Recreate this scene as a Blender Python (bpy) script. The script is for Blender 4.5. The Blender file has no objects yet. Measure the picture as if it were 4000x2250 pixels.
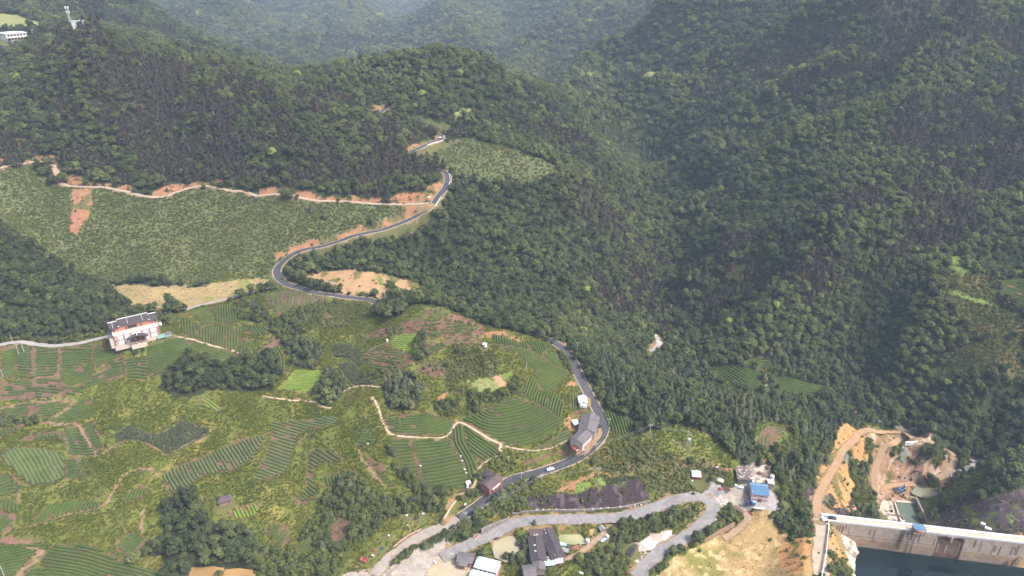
import bpy, bmesh, math, random
import numpy as np
from mathutils import Vector, Matrix

rnd = random.Random(7)
rng = np.random.default_rng(11)
S = bpy.context.scene
COL = S.collection

# ------------------------------------------------------------------ camera, world, sun, exposure
CAM_H = 300.0
PITCH = math.radians(25.0)
FPX = 2703.0                       # focal length in photo pixels (4000 wide)
cam_d = bpy.data.cameras.new("camera")
cam_d.sensor_width = 36.0
cam_d.lens = 36.0 * FPX / 4000.0
cam_d.clip_start = 1.0
cam_d.clip_end = 20000.0
cam = bpy.data.objects.new("camera", cam_d)
cam.location = (0, 0, CAM_H)
cam.rotation_euler = (math.radians(90) - PITCH, 0, 0)
COL.objects.link(cam)
S.camera = cam

HAZE = 0.00011
SUN_EL, SUN_AZ = 52.0, 112.0      # azimuth from +Y towards +X: the sun stands to the right, a little behind the camera
W = bpy.data.worlds.new("World")
S.world = W
W.use_nodes = True
_n = W.node_tree.nodes
_bg = _n["Background"]
_sky = _n.new("ShaderNodeTexSky")
_sky.sky_type = 'NISHITA'
_sky.sun_disc = False
_sky.sun_elevation = math.radians(SUN_EL)
_sky.sun_rotation = math.radians(SUN_AZ)
_sky.altitude = 900
_sky.air_density = 0.6
_sky.dust_density = 8.0
_sky.ozone_density = 0.6
_bg.inputs["Strength"].default_value = 0.11
W.node_tree.links.new(_sky.outputs[0], _bg.inputs[0])

sun_d = bpy.data.lights.new("sun", 'SUN')
sun_d.energy = 1.5
sun_d.angle = math.radians(11)
sun_d.color = (1.0, 0.94, 0.84)
sun = bpy.data.objects.new("sun", sun_d)
_el, _az = math.radians(SUN_EL), math.radians(SUN_AZ)
_dirv = Vector((math.sin(_az) * math.cos(_el), math.cos(_az) * math.cos(_el), math.sin(_el)))
sun.rotation_euler = _dirv.to_track_quat('Z', 'Y').to_euler()
sun.location = _dirv * 3000
COL.objects.link(sun)

S.view_settings.view_transform = 'Standard'
S.view_settings.look = 'None'
S.view_settings.gamma = 1.0
S.view_settings.use_curve_mapping = False
S.view_settings.exposure = 1.88
S.render.engine = 'CYCLES'
S.cycles.max_bounces = 5
S.cycles.diffuse_bounces = 3
S.cycles.glossy_bounces = 2
S.cycles.transmission_bounces = 2
S.cycles.transparent_max_bounces = 4
S.cycles.volume_bounces = 2
S.cycles.use_denoising = True

# ------------------------------------------------------------------ survey: photo pixel <-> line of sight
CC, SS = math.cos(PITCH), math.sin(PITCH)
VIEWS = dict(A1=(0, 0, 1.932), A2=(1000, 0, 1.932), A3=(2000, 0, 1.932), A4=(3000, 0, 1.932),
             B1=(0, 750, 1.932), B2=(1000, 750, 1.932), B3=(2000, 750, 1.932), B4=(3000, 750, 1.932),
             C1=(0, 1500, 1.932), C2=(1000, 1500, 1.932), C3=(2000, 1500, 1.932), C4=(3000, 1500, 1.932),
             D1=(0, 1280, 3.623), D2=(600, 1080, 3.623), D3=(1250, 1150, 3.623), D4=(1850, 1250, 3.623),
             D5=(1300, 1550, 2.576), D6=(2600, 1320, 3.019), D7=(3150, 1580, 1.95), D8=(0, 1600, 1.26),
             E1=(380, 1180, 6.585), E2=(2180, 1500, 4.829), E3=(2700, 1780, 5.174), E4=(1980, 2020, 5.855),
             E5=(1650, 2050, 6.44), E6=(1740, 1800, 6.037), E7=(3150, 1980, 5.367), E8=(3400, 1900, 4.14),
             P=(0, 0, 1.0))

def px(view, *pts):
    ox, oy, s = VIEWS[view]
    return [(ox + a / s, oy + b / s) for a, b in pts]

def rays(p):
    p = np.asarray(p, float).reshape(-1, 2)
    a = (p[:, 0] - 2000) / FPX
    b = (1125 - p[:, 1]) / FPX
    return a, CC + b * SS, -SS + b * CC      # per unit of depth: dX, dY, dZ

def from_z(u, v, z):
    a, fy, fz = rays([(u, v)])
    t = (z - CAM_H) / fz[0]
    return a[0] * t, fy[0] * t, z

def from_y(u, v, y):
    a, fy, fz = rays([(u, v)])
    t = y / fy[0]
    return a[0] * t, y, CAM_H + fz[0] * t

# ------------------------------------------------------------------ terrain heights
_ctl = [  # photo x, photo y, height (valley floor and near slopes)
 (0,2200,20),(300,2230,18),(100,2000,27),(100,1800,36),(100,1650,45),(100,1500,56),(100,1380,66),(200,1325,68.5),
 (400,1700,41),(700,1900,32),(600,2100,22),(900,2200,14),(860,1960,28),(800,1750,37),(1000,1600,47),(900,1450,54),
 (1250,1700,42),(1250,1950,22),(1300,2100,16),(1500,2200,15),(1800,2200,15.5),(600,1550,50),(600,1750,39),
 (1200,1500,50),(1350,1480,52),(1500,1600,48),(1700,1850,34),(1550,1900,30),(1800,1950,28.5),(1400,1800,36),
 (1600,1450,59),(1700,1300,70),(1700,1205,79),(1560,1225,74),(1350,1290,62),(1200,1235,69),(1150,1330,61),(1100,1145,73),(1250,1175,70),(1330,1215,66),
 (2000,1300,67),(2100,1330,62),(2150,1400,57),(1870,1370,64),(1850,1490,56),(1950,1500,54),(2100,1500,52),(2200,1600,47),(2000,1650,44),
 (1750,1650,45),(1500,1700,44),(1800,1750,40),(2280,1690,40),(2350,1740,37.5),(2330,1600,43),(2290,1500,47.5),(2200,1360,54),
 (2150,1835,32),(1950,1920,27),(1800,2030,23),(1600,2110,18.5),(1560,2060,21),
 (2000,2050,19),(2200,2030,20),(2400,2020,20.5),(2600,1990,21),(2740,1935,22),(2970,1960,22),(2930,1850,26),
 (2300,1985,21),(2300,1905,29),(2480,1960,22),(2480,1880,29.5),(2350,1850,30.5),(2400,1750,37),(2550,1750,38),(2700,1685,42),(2720,1750,35.5),
 (2700,1800,29.5),(2720,1860,24.5),(2850,1800,31),(2900,1650,39),(3000,1700,34),(3060,1800,26),
 (2720,2050,18),(2640,2130,17),(2600,2200,15.5),(2800,2120,11.5),(2900,2180,10.5),(2900,2050,14),(3000,2020,18),(3080,2100,13),(3060,1980,19),(3000,2230,9),
 (2100,2130,17),(2250,2120,17.5),(2350,2200,15.5),(2450,2100,18),(1900,2140,15.5),
 (3180,2030,20),(3150,2230,20),(3170,2120,20),(3200,1970,19.5),(3250,2080,17),(3290,2150,9),(3330,2240,6),(3365,2160,5.5),(3385,2240,3.5),
 (3500,2200,-10),(3800,2240,-14),
 (3560,1985,-25.5),(3500,1955,-24),(3660,1985,-23),(3650,1905,-26),(3600,1900,-25),(3785,1785,-24),(3480,1835,-18),(3420,1900,-20),(3440,1945,-23),
 (3210,1900,16),(3300,1745,10.5),(3360,1695,7),(3480,1688,2),(3580,1695,-2),(3450,1740,-7),(3420,1850,-16),(3550,1830,-19.5),
 (3700,1765,-14),(3735,1810,-20),(3690,1840,-24),(3640,1790,-8),(3640,1750,-4),(3320,1840,0),(3350,1900,-6),(3290,1960,6),(3400,1990,-14),(3280,1900,8),
 (3700,1910,-16),(3800,1870,-2),(3800,1920,-6),(3950,1830,9),(3900,2000,4),(3980,2070,18),(3720,2030,-12),(3850,2000,0),
 (2700,1560,45),(2500,1560,46),(2400,1450,48),(2900,1590,40),(3100,1640,31),(3180,1690,24),(2550,1480,40),(2800,1640,40),(3050,1740,30),(3130,1850,22),(3120,1750,26),
 (3260,1640,14),(3330,1645,6),(3600,1680,-6),(3420,1655,-4),
 (2900,1450,-2),(2850,1520,-8),(3050,1530,-9),(3200,1580,-12),(3350,1610,-15),(2560,1355,-10),(2620,1330,-9),
 (2560,1100,5),(2600,1000,10),(2570,800,25),(2520,640,45),(2530,1220,-3),
 (2300,1250,20),(2400,1300,5),(2450,1200,8),(2000,1150,45),(1700,1000,70),(1500,1020,75),(1400,960,87),(1300,1060,74),(1400,1110,71),(1600,1140,66),(1450,1165,66),
 (1700,880,95),(1500,905,93),(1690,800,108),(1740,700,117),(2100,900,75),(2300,1000,45),(2450,900,35),(2300,750,95),
 (2050,680,111),(1900,560,130),(1730,548,133),(2200,640,110),(2400,650,80),(2350,800,70),(2450,750,55),
 (1510,420,157),(1740,400,163),(1850,430,151),(2100,480,128),(1750,235,198),(1300,325,178),(1500,258,190),(2000,318,163),(2200,430,128),(2400,545,80),
 (600,740,120),(300,725,124),(240,700,126),(180,635,137),(0,655,139),(1000,770,113.5),(1400,790,110),(1100,690,127),
 (340,110,238),(500,165,221),(700,210,211),(900,275,196),(1100,315,183),(800,500,158),(600,400,178),(400,280,207),(200,400,180),(1000,640,135),
 (1100,400,175),(1400,500,150),(1600,600,131),(450,550,150),(0,450,168),(150,250,205),(1350,620,133),
 (300,900,100),(600,900,98),(900,900,96),(1100,1000,81.5),(600,1050,80),(900,1110,70),(400,1120,70),(200,800,114),(50,800,118),(1100,880,98),(1300,900,95),
 (100,1000,95),(100,1150,85),(350,1180,75),(450,1225,69),(100,1280,72),(0,900,112),(0,1200,84),
 (700,1150,68),(500,1150,68.5),(900,1130,68.5),(1080,1060,73),(1000,1120,69),
 (540,1330,69),(640,1310,69.5),(700,1380,65),(560,1420,61),(950,1330,62),(1000,1230,67),(800,1250,68),(650,1220,69),(400,1500,54),
]
_cty = [  # photo x, photo y, ground distance (the far slopes)
 (3000,1400,505),(2700,1200,590),(2750,1130,592),(3000,1100,570),(3000,900,640),(3250,895,594),(3250,1100,548),(3250,1350,503),(3300,1550,464),
 (3600,1600,448),(3600,1400,482),(3600,1100,540),(3600,900,590),(3500,790,620),(3400,700,660),(3400,500,755),(3400,300,850),(3400,100,965),
 (3900,1600,428),(3900,1450,440),(3900,1300,470),(3900,1000,550),(3900,600,700),(3900,300,840),(3900,0,1040),(3750,1700,415),
 (3000,700,744),(3000,500,850),(3000,300,1000),(3000,100,1200),(3000,0,1320),(2800,900,690),(2700,700,830),(2700,500,960),(2700,300,1110),(2700,100,1330),(2700,0,1450),
 (2500,500,1010),(2550,200,1350),(2600,50,1600),(2400,300,1350),(2400,100,1750),(2100,300,1550),(2000,200,1900),(2200,100,1950),(2300,0,2150),(1800,220,1750),
 (1700,100,2400),(1700,0,2900),(1560,210,1900),(1560,120,2700),(1545,60,3600),(1500,20,4400),(1500,0,4800),(1600,10,4000),
 (1200,200,1900),(1200,100,2300),(1100,0,2700),(1300,290,1450),(700,100,1750),(700,0,2100),(1450,100,2400),(1400,200,1900),(1000,230,1600),
 (400,0,1800),(100,50,1100),(0,0,1250),(150,120,960),(60,190,880),(500,100,1600),(1350,20,3000),
]
_ctw = [  # x, y, z : ground the picture hides or leaves out
 (-100,1080,105),(-20,1180,98),(60,1250,92),(-180,1250,110),(-420,1250,135),(-250,960,150),(150,1120,85),(-330,2600,160),(-120,470,63),(-54,505,55),(-20,480,48),
 (175,470,-14),(235,430,-20),(290,416,-23),(320,405,-25),(150,500,-12),
 (-300,180,25),(0,180,15),(180,200,10),(320,190,-16),(450,250,-18),(-600,300,60),(-800,600,200),(-800,1000,300),(600,300,60),(520,380,80),
 (800,600,300),(1200,900,450),(1500,1500,520),(-900,1500,380),(-1500,2200,600),(1900,2500,700),(0,6800,560),(-3000,6800,900),(3600,6800,1000),(1500,4200,560),(-1000,3600,460),(-2600,3600,700),(3200,3800,800),
 (300,300,-12),(390,280,30),(420,330,40),(200,255,-6),(240,230,-14),(500,150,0),(-500,150,30),(700,150,40),(-1100,150,90),(1300,150,120),
]
def _deep(y): return y if y < 1350 else 1350 + (y - 1350) * 1.75
CT = np.array([from_z(*c) for c in _ctl] + [from_y(c[0], c[1], _deep(c[2])) for c in _cty] + _ctw, float)

def _q(x, y):
    return np.stack([x / (np.asarray(y) + 250.0) * 1.6, np.log(np.asarray(y) + 60.0)], -1)

class TPS:
    def __init__(s, xy, z, lam=0.0):
        s.p = _q(xy[:, 0], xy[:, 1])
        n = len(z)
        K = s.k(s.p, s.p) + lam * np.eye(n)
        Pm = np.c_[np.ones(n), s.p]
        A = np.zeros((n + 3, n + 3)); A[:n, :n] = K; A[:n, n:] = Pm; A[n:, :n] = Pm.T
        s.w = np.linalg.solve(A, np.r_[z, 0, 0, 0])
    @staticmethod
    def k(a, b):
        d2 = ((a[:, None, :] - b[None, :, :]) ** 2).sum(-1)
        return 0.5 * d2 * np.log(d2 + 1e-12)
    def __call__(s, x, y):
        q = _q(np.ravel(x), np.ravel(y)); out = np.empty(len(q))
        for i in range(0, len(q), 20000):
            b = q[i:i + 20000]
            out[i:i + 20000] = s.k(b, s.p) @ s.w[:-3] + s.w[-3] + b @ s.w[-2:]
        return out.reshape(np.shape(x))

# value noise -------------------------------------------------------
def _hash(ix, iy, seed):
    h = (ix.astype(np.int64) * 374761393 + iy.astype(np.int64) * 668265263 + seed * 1442695) & 0x7fffffff
    h = ((h ^ (h >> 13)) * 1274126177) & 0x7fffffff
    return ((h ^ (h >> 16)) & 0xffff) / 65535.0

def vnoise(x, y, sc, seed=0):
    x = np.asarray(x) / sc; y = np.asarray(y) / sc
    ix = np.floor(x); iy = np.floor(y); fx = x - ix; fy = y - iy
    fx = fx * fx * (3 - 2 * fx); fy = fy * fy * (3 - 2 * fy)
    a = _hash(ix, iy, seed); b = _hash(ix + 1, iy, seed); c = _hash(ix, iy + 1, seed); d = _hash(ix + 1, iy + 1, seed)
    return (a * (1 - fx) + b * fx) * (1 - fy) + (c * (1 - fx) + d * fx) * fy

def fbm(x, y, sc, oct=4, seed=0):
    s = 0; a = 1; t = 0
    for o in range(oct):
        s = s + a * vnoise(x, y, sc / 2 ** o, seed + o * 17); t += a; a *= 0.5
    return s / t            # 0..1

# the mesh grid: rows get coarser with distance ---------------------
def _rows():
    ys = [150.0]
    while ys[-1] < 6900:
        y = ys[-1]
        if y < 235: d = 3.0
        elif y < 480: d = 0.95
        elif y < 720: d = 0.95 + (y - 480) / 240 * 1.3
        elif y < 1500: d = 2.25 + (y - 720) / 780 * 3.5
        else: d = 5.75 + (y - 1500) / 2700 * 13
        ys.append(y + d)
    return np.array(ys)
YS = _rows()
NJ = 700
_s = np.linspace(-1, 1, NJ)
US = _s + 0.8 * _s ** 11
GY = np.repeat(YS[:, None], NJ, 1)
GX = US[None, :] * (150 + 0.72 * YS[:, None])
base = TPS(CT[:, :2], CT[:, 2], lam=2e-4)
# interpolate on a thinned grid, then refine
_ri = np.unique(np.r_[np.arange(0, len(YS), 4), len(YS) - 1]); _ci = np.unique(np.r_[np.arange(0, NJ, 4), NJ - 1])
_zc = base(GX[np.ix_(_ri, _ci)], GY[np.ix_(_ri, _ci)])
_tmp = np.stack([np.interp(np.arange(NJ), _ci, r) for r in _zc])
GZ = np.stack([np.interp(np.arange(len(YS)), _ri, c) for c in _tmp.T]).T

def H(x, y, G=None):
    G = GZ if G is None else G
    x = np.asarray(x, float); y = np.asarray(y, float)
    i = np.interp(y, YS, np.arange(len(YS)))
    u = np.clip(x / (150 + 0.72 * np.clip(y, YS[0], YS[-1])), US[0], US[-1])
    j = np.interp(u, US, np.arange(NJ))
    i0 = np.clip(i.astype(int), 0, len(YS) - 2); j0 = np.clip(j.astype(int), 0, NJ - 2)
    fi = i - i0; fj = j - j0
    return ((G[i0, j0] * (1 - fj) + G[i0, j0 + 1] * fj) * (1 - fi) + (G[i0 + 1, j0] * (1 - fj) + G[i0 + 1, j0 + 1] * fj) * fi)

_TS = np.geomspace(200, 7200, 1700)
def hit(p, lift=0.0):
    """where the lines of sight through photo points meet the ground -> (n,3)"""
    p = np.asarray(p, float).reshape(-1, 2)
    a, fy, fz = rays(p)
    out = np.zeros((len(p), 3))
    for k in range(0, len(p), 400):
        aa, yy, zz = a[k:k+400, None], fy[k:k+400, None], fz[k:k+400, None]
        t = _TS[None, :]
        d = (CAM_H + zz * t) - (H(aa * t, yy * t) + lift)
        neg = d < 0
        i = np.where(neg.any(1), neg.argmax(1), len(_TS) - 1); i = np.maximum(i, 1)
        r = np.arange(len(i))
        lo, hi = _TS[i - 1].copy(), _TS[i].copy()
        for _ in range(14):
            m = (lo + hi) / 2
            below = (CAM_H + zz[:, 0] * m) < (H(aa[:, 0] * m, yy[:, 0] * m) + lift)
            hi = np.where(below, m, hi); lo = np.where(below, lo, m)
        out[k:k+400] = np.stack([aa[:, 0] * hi, yy[:, 0] * hi, CAM_H + zz[:, 0] * hi], -1)
    return out

def G(view, *pts):
    return hit(px(view, *pts))

def seg_dist(x, y, pl):
    """distance from points to a polyline, with the index of the nearest place along it"""
    best = np.full(np.shape(x), 1e9); along = np.zeros(np.shape(x))
    for k in range(len(pl) - 1):
        ax, ay = pl[k][:2]; bx, by = pl[k + 1][:2]
        dx, dy = bx - ax, by - ay; L2 = dx * dx + dy * dy + 1e-9
        t = np.clip(((x - ax) * dx + (y - ay) * dy) / L2, 0, 1)
        d = np.hypot(x - ax - t * dx, y - ay - t * dy)
        m = d < best
        best = np.where(m, d, best); along = np.where(m, k + t, along)
    return best, along

# spurs and gullies that furrow the slopes: photo polyline, height, width
_folds = [
 ([(2620,1190),(2750,1080),(2900,985),(3060,915),(3250,885),(3480,800),(3750,690),(3990,600)], 14, 26),
 ([(2640,1010),(2800,940),(3000,820),(3200,750),(3400,690),(3600,640),(3990,520)], -11, 24),
 ([(2600,900),(2800,790),(3000,690),(3200,600),(3500,500),(3990,340)], 15, 28),
 ([(2620,760),(2800,680),(3000,590),(3300,480),(3600,390),(3990,250)], -13, 26),
 ([(2560,660),(2750,600),(2950,480),(3200,360),(3500,270),(3990,110)], 20, 34),
 ([(2520,560),(2700,480),(2900,400),(3100,300),(3400,180),(3800,20)], -18, 36),
 ([(2400,480),(2600,400),(2800,300),(3100,200),(3400,80),(3600,0)], 20, 38),
 ([(2330,410),(2500,330),(2700,240),(2900,150),(3200,20)], -18, 40),
 ([(2150,400),(2300,310),(2500,220),(2700,110),(2900,10)], 22, 44),
 ([(2060,340),(2200,260),(2400,150),(2600,40)], -18, 42),
 ([(1950,330),(2100,220),(2280,110),(2450,0)], 22, 46),
 ([(1900,270),(2050,170),(2200,60)], -16, 44),
 ([(1820,240),(1900,170),(2050,90),(2200,10)], 24, 55),
 ([(1640,180),(1780,90),(1950,10)], 22, 70),
 ([(2660,1290),(2800,1180),(2950,1080),(3050,990)], -7, 22),
 ([(2900,1400),(3050,1250),(3150,1130),(3200,1000)], 9, 26),
 ([(3300,1500),(3400,1330),(3450,1180),(3420,1000)], -9, 26),
 ([(3480,1560),(3600,1400),(3700,1200),(3760,1000)], 7, 26),
 ([(1500,200),(1300,110),(1150,40)], 26, 60), ([(1450,210),(1250,160),(1000,60)], -22, 60), ([(1420,225),(1200,180),(950,130),(700,60)], 22, 55),
 ([(1560,205),(1552,120),(1520,50),(1490,5)], -30, 60), ([(1490,170),(1420,90),(1330,10)], 16, 40), ([(1620,130),(1680,60),(1750,5)], -14, 40), ([(1380,250),(1150,215),(900,190)], -18, 45), ([(1300,240),(1050,230),(800,160),(520,60)], -12, 40), ([(480,110),(330,40),(250,0)], 14, 45),
 ([(340,120),(400,300),(450,450),(500,620)], 7, 26), ([(560,190),(620,380),(700,560),(760,680)], -7, 24), ([(720,240),(830,400),(930,560),(1000,700)], 6, 26),
 ([(160,300),(190,450),(200,580)], -7, 28),
 ([(1800,560),(2050,640),(2250,760),(2380,870)], 6, 24), ([(1960,480),(2150,560),(2330,670)], -6, 24), ([(1900,900),(2050,1000),(2250,1100),(2420,1180)], 5, 24), ([(1800,990),(2000,1090),(2200,1190)], -5, 22),
 ([(2100,760),(2250,880),(2400,960)], -6, 22),
 ([(900,280),(1100,385),(1400,490),(1600,595),(1730,655)], 8, 22), ([(1050,345),(1300,405),(1480,455)], -9, 24),
 ([(1180,330),(1350,300),(1500,262),(1750,240),(1880,275),(2000,325)], 7, 26), ([(700,215),(900,280)], 6, 22),
 ([(1580,1235),(1700,1215),(1780,1240),(1900,1290)], 3.0, 12), ([(1080,1160),(1200,1165),(1300,1180)], 3.0, 12), ([(1080,1290),(1200,1240),(1350,1215)], 3.5, 12),
 ([(1000,1300),(1100,1220),(1250,1205)], -2.5, 9), ([(1850,1400),(1900,1380)], 3.5, 16), ([(1570,1420),(1640,1440)], 2.5, 16),
 ([(30,700),(130,860),(220,1010),(330,1120)], -6, 20), ([(820,800),(850,900),(880,1020)], -4, 20), ([(650,800),(560,900),(500,1050)], 4, 26),
]
FOLD = np.zeros_like(GZ)
for pl, amp, wid in _folds:
    if wid >= 22 and abs(amp) >= 7 and pl[0][0] > 1400: amp *= 2.4 if pl[0][0] > 1960 else 1.2
    w = hit(pl)
    sc_ = float(np.clip(np.median(w[:, 1]) / 1250, 1, 3.2)); amp *= sc_ ** .7; wid *= sc_ ** .8
    k = (GX > w[:, 0].min() - 4 * wid) & (GX < w[:, 0].max() + 4 * wid) & (GY > w[:, 1].min() - 4 * wid) & (GY < w[:, 1].max() + 4 * wid)
    d, al = seg_dist(GX[k], GY[k], w)
    # fade at both ends
    n = len(w) - 1
    f = np.clip(np.minimum(al, n - al) / 0.6, 0.15, 1)
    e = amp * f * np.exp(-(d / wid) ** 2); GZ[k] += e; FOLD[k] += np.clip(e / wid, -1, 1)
# roughness that grows with distance
_am = np.clip((GY - 520) / 700, 0, 1)
GZ += _am * ((fbm(GX, GY, 190, 4, 3) - 0.5) * 26 + (fbm(GX, GY, 60, 3, 9) - 0.5) * 14)
_x = np.clip((GY - 3000) / 2200, 0, 1)
GZ += _x * (fbm(GX, GY, 600, 4, 31) - 0.3) * 200
_rg = lambda sc, sd: 1 - np.abs(2 * fbm(GX + 40 * (fbm(GX, GY, 150, 2, sd + 5) - .5), GY, sc, 2, sd) - 1) * 2.2
_sl = np.clip((GY - 560) / 260, 0, 1) * np.where(GX > 0, 1.0, np.clip((GY - 900) / 300, .25, 1)) * np.clip((GX + GY * .05 - 120) / 90, .3, 1)
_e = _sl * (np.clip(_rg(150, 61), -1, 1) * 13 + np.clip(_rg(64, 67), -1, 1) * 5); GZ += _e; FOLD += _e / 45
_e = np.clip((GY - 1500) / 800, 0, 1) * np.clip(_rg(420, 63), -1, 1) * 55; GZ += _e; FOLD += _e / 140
_nr = 1 - _am
GZ += _nr * ((fbm(GX, GY, 26, 3, 5) - 0.5) * 2.0)

# ------------------------------------------------------------------ roads and tracks: traced, then bedded into the slopes
def smooth_line(w, step=2.0, zwin=9):
    w = np.asarray(w, float)
    # Catmull-Rom through the points
    P = np.vstack([2 * w[0] - w[1], w, 2 * w[-1] - w[-2]])
    out = []
    for k in range(1, len(P) - 2):
        p0, p1, p2, p3 = P[k - 1], P[k], P[k + 1], P[k + 2]
        n = max(2, int(np.hypot(*(p2 - p1)[:2]) / step))
        for t in np.arange(n) / n:
            out.append(0.5 * ((2 * p1) + (-p0 + p2) * t + (2 * p0 - 5 * p1 + 4 * p2 - p3) * t * t + (-p0 + 3 * p1 - 3 * p2 + p3) * t ** 3))
    out.append(w[-1])
    out = np.array(out)
    z = out[:, 2]
    k = np.hanning(2 * zwin + 1); k /= k.sum()
    zz = np.convolve(np.pad(z, zwin, mode='edge'), k, mode='valid')
    out[:, 2] = zz
    return out

_main = (px('A2', (1170,1145), (1240,1112), (1330,1076), (1392,1058), (1404,1030), (1378,1008)))
_top = px('A2', (925,858), (955,838), (985,810), (990,795), (970,785))
_r2 = (px('A2', (1405,1285), (1438,1315), (1448,1360), (1430,1415), (1410,1440)) +
       px('B2', (1372,40), (1340,85), (1295,130), (1240,165), (1150,215), (1040,255), (960,283), (870,302), (780,320), (720,333), (640,368), (560,393), (480,415), (380,430), (300,455), (230,500), (180,550), (158,600), (168,645), (205,680), (245,702)))
_r3 = px('B2', (600,783), (650,790), (740,800), (860,815), (915,826))
_r4 = (px('B3', (335,1140), (390,1185), (430,1230), (465,1285), (500,1370)) +
       px('C3', (535,-10), (570,60), (612,140), (655,220), (690,290), (690,350), (660,410), (610,470), (540,530), (440,582), (340,622), (240,655), (120,690), (0,718)) +
       px('C2', (1850,775), (1760,850), (1680,910), (1600,970), (1535,1015)))
_r5 = px('C2', (1535,1015), (1470,1045), (1380,1085), (1260,1140), (1160,1200), (1080,1260), (1000,1325), (940,1385), (895,1449))
_hidden23 = [(1147, 1118), (1220, 1140)]
tarmac_pts = hit(_r2 + _hidden23 + _r3)
_w4 = hit(_r4)
_gap = np.array([(-98, 494, 60.), (-72, 503, 50.), (-40, 503, 43.5), (-6, 486, 44.), (16, 458, 48.)])
tarmac_pts = np.vstack([tarmac_pts, _gap, _w4])
ROADS = []   # name, line, half width, kind, label
def road(name, w, half, kind, **k):
    ROADS.append(dict(name=name, line=smooth_line(w, k.pop('step', 2.0), k.pop('zwin', 7)), half=half, kind=kind, **k))
road('road', tarmac_pts, 3.0, 'asphalt')
road('road', hit(_main), 3.0, 'asphalt')
road('road', hit(_top), 2.8, 'asphalt')
road('concrete_road', hit(_r5), 3.3, 'concrete')
road('gravel_road', hit(px('C2', (1400,1315), (1480,1270), (1560,1235), (1640,1195), (1750,1145), (1850,1105)) + px('C3', (0,1052), (150,1032), (350,1020), (600,1018), (760,1010), (900,985), (1050,945), (1200,885), (1330,850), (1430,850), (1500,890), (1515,940), (1490,1000), (1430,1065), (1350,1130), (1250,1190), (1150,1245), (1060,1315), (1000,1380), (945,1460))), 3.7, 'gravel')
road('concrete_lane', hit(px('B2', (1300,86), (1180,95), (1000,95), (850,88), (700,75), (500,70), (400,60), (300,35), (200,18), (100,20), (0,35)) + px('A1', (1840,1440), (1740,1447), (1680,1428), (1580,1406), (1480,1410), (1400,1432)) +
     px('B1', (1335,2), (1240,40), (1100,35), (960,2)) + px('A1', (900,1440), (800,1418), (650,1410), (520,1408), (452,1380), (432,1320), (400,1260), (340,1225), (270,1222), (150,1240), (0,1268), (-120,1300))), 1.9, 'lane')
road('concrete_lane', hit(px('B1', (-150,1180), (0,1150), (150,1132), (280,1152), (430,1160), (600,1140), (700,1115), (800,1095), (870,1080))), 2.1, 'greyroad')
road('field_track', hit(px('B1', (1400,888), (1500,858), (1650,824), (1800,784), (1932,745)) + px('B2', (80,725), (150,715))), 1.3, 'greyroad')
road('footpath', hit(px('B1', (1300,1083), (1340,1090), (1450,1112), (1600,1157), (1750,1197), (1840,1232))), 0.75, 'path')
road('footpath', hit(px('C2', (880,95), (915,160), (945,240), (975,320), (1010,375), (1100,395), (1250,402), (1400,408), (1450,390), (1490,330), (1520,288), (1560,290), (1640,340), (1750,405), (1850,465), (1835,490), (1860,515))), 0.7, 'path')
road('footpath', hit(px('C2', (1860,515), (1810,550), (1740,580), (1690,625), (1660,720), (1640,780), (1590,800), (1530,850), (1460,950), (1420,1030))), 0.6, 'path')
road('footpath', hit(px('C2', (30,85), (130,105), (240,120), (350,130), (440,135), (490,165), (540,182), (570,175))), 0.6, 'path')
road('footpath', hit(px('C2', (660,60), (720,30), (780,10), (850,15), (945,20))), 0.6, 'path')
road('footpath', hit(px('C1', (215,1075), (330,1045), (520,990), (700,950), (775,930), (830,840), (900,740), (980,660), (1070,630), (1150,655), (1210,680))), 0.55, 'dirt')
road('footpath', hit(px('C1', (730,548), (820,500), (870,445), (940,425), (1010,420), (1100,440), (1190,490), (1270,538), (1310,520), (1450,440), (1600,360))), 0.5, 'dirt')
road('footpath', hit(px('C1', (350,295), (400,250), (470,200), (560,120))), 0.5, 'dirt')
road('footpath', hit(px('C1', (0,180), (150,150), (350,135), (560,120))), 0.45, 'dirt')
road('footpath', hit(px('C1', (290,295), (350,300), (460,310), (590,308), (640,400), (690,490), (730,545))), 0.5, 'dirt')
road('footpath', hit(px('C1', (160,1449), (180,1400), (270,1340), (260,1310), (330,1260), (200,1240))), 0.9, 'dirt')
road('footpath', hit(px('C1', (1075,1110), (1070,1020), (1090,930))), 0.4, 'dirt')
road('footpath', hit(px('D5', (2420,390), (2300,470), (2150,530), (2020,545), (1880,530), (1720,490))), 0.5, 'path')
road('footpath', hit(px('C2', (770,480), (800,560), (880,650), (960,780))), 0.4, 'dirt')
road('dam_road', hit(px('C4', (410,1449), (385,1300), (400,1180), (410,1080), (385,1010))), 3.6, 'dirtconcrete')
road('dirt_track', hit(px('C4', (380,1010), (370,900), (400,800), (450,710), (490,640), (540,560), (570,490), (640,430), (690,365), (760,350), (880,358), (1010,370), (1090,395), (1150,430))), 2.3, 'track')
road('dirt_track', hit(px('C4', (1150,420), (1060,400), (960,430), (880,470), (840,560), (810,640), (800,740), (820,830), (860,870))), 2.2, 'track')
road('dirt_track', hit(px('C4', (1110,750), (1000,765), (890,775), (870,840))), 1.9, 'track')
road('dirt_track', hit(px('C4', (1160,420), (1260,440), (1340,490), (1400,560), (1400,620), (1330,690), (1250,720))), 2.3, 'track2')
road('dirt_track', hit(px('C3', (1745,930), (1780,1000), (1760,1050), (1700,1100), (1600,1170))), 1.8, 'track2')
road('dirt_track', hit(px('E4', (2390,170), (2330,280), (2200,400), (2050,520), (1850,680), (1650,840), (1450,920), (1330,970))), 1.3, 'track2')
road('stony_track', hit(px('D7', (340,95), (420,110), (540,130), (660,160), (770,195))), 2.2, 'stonetrack')

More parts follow.
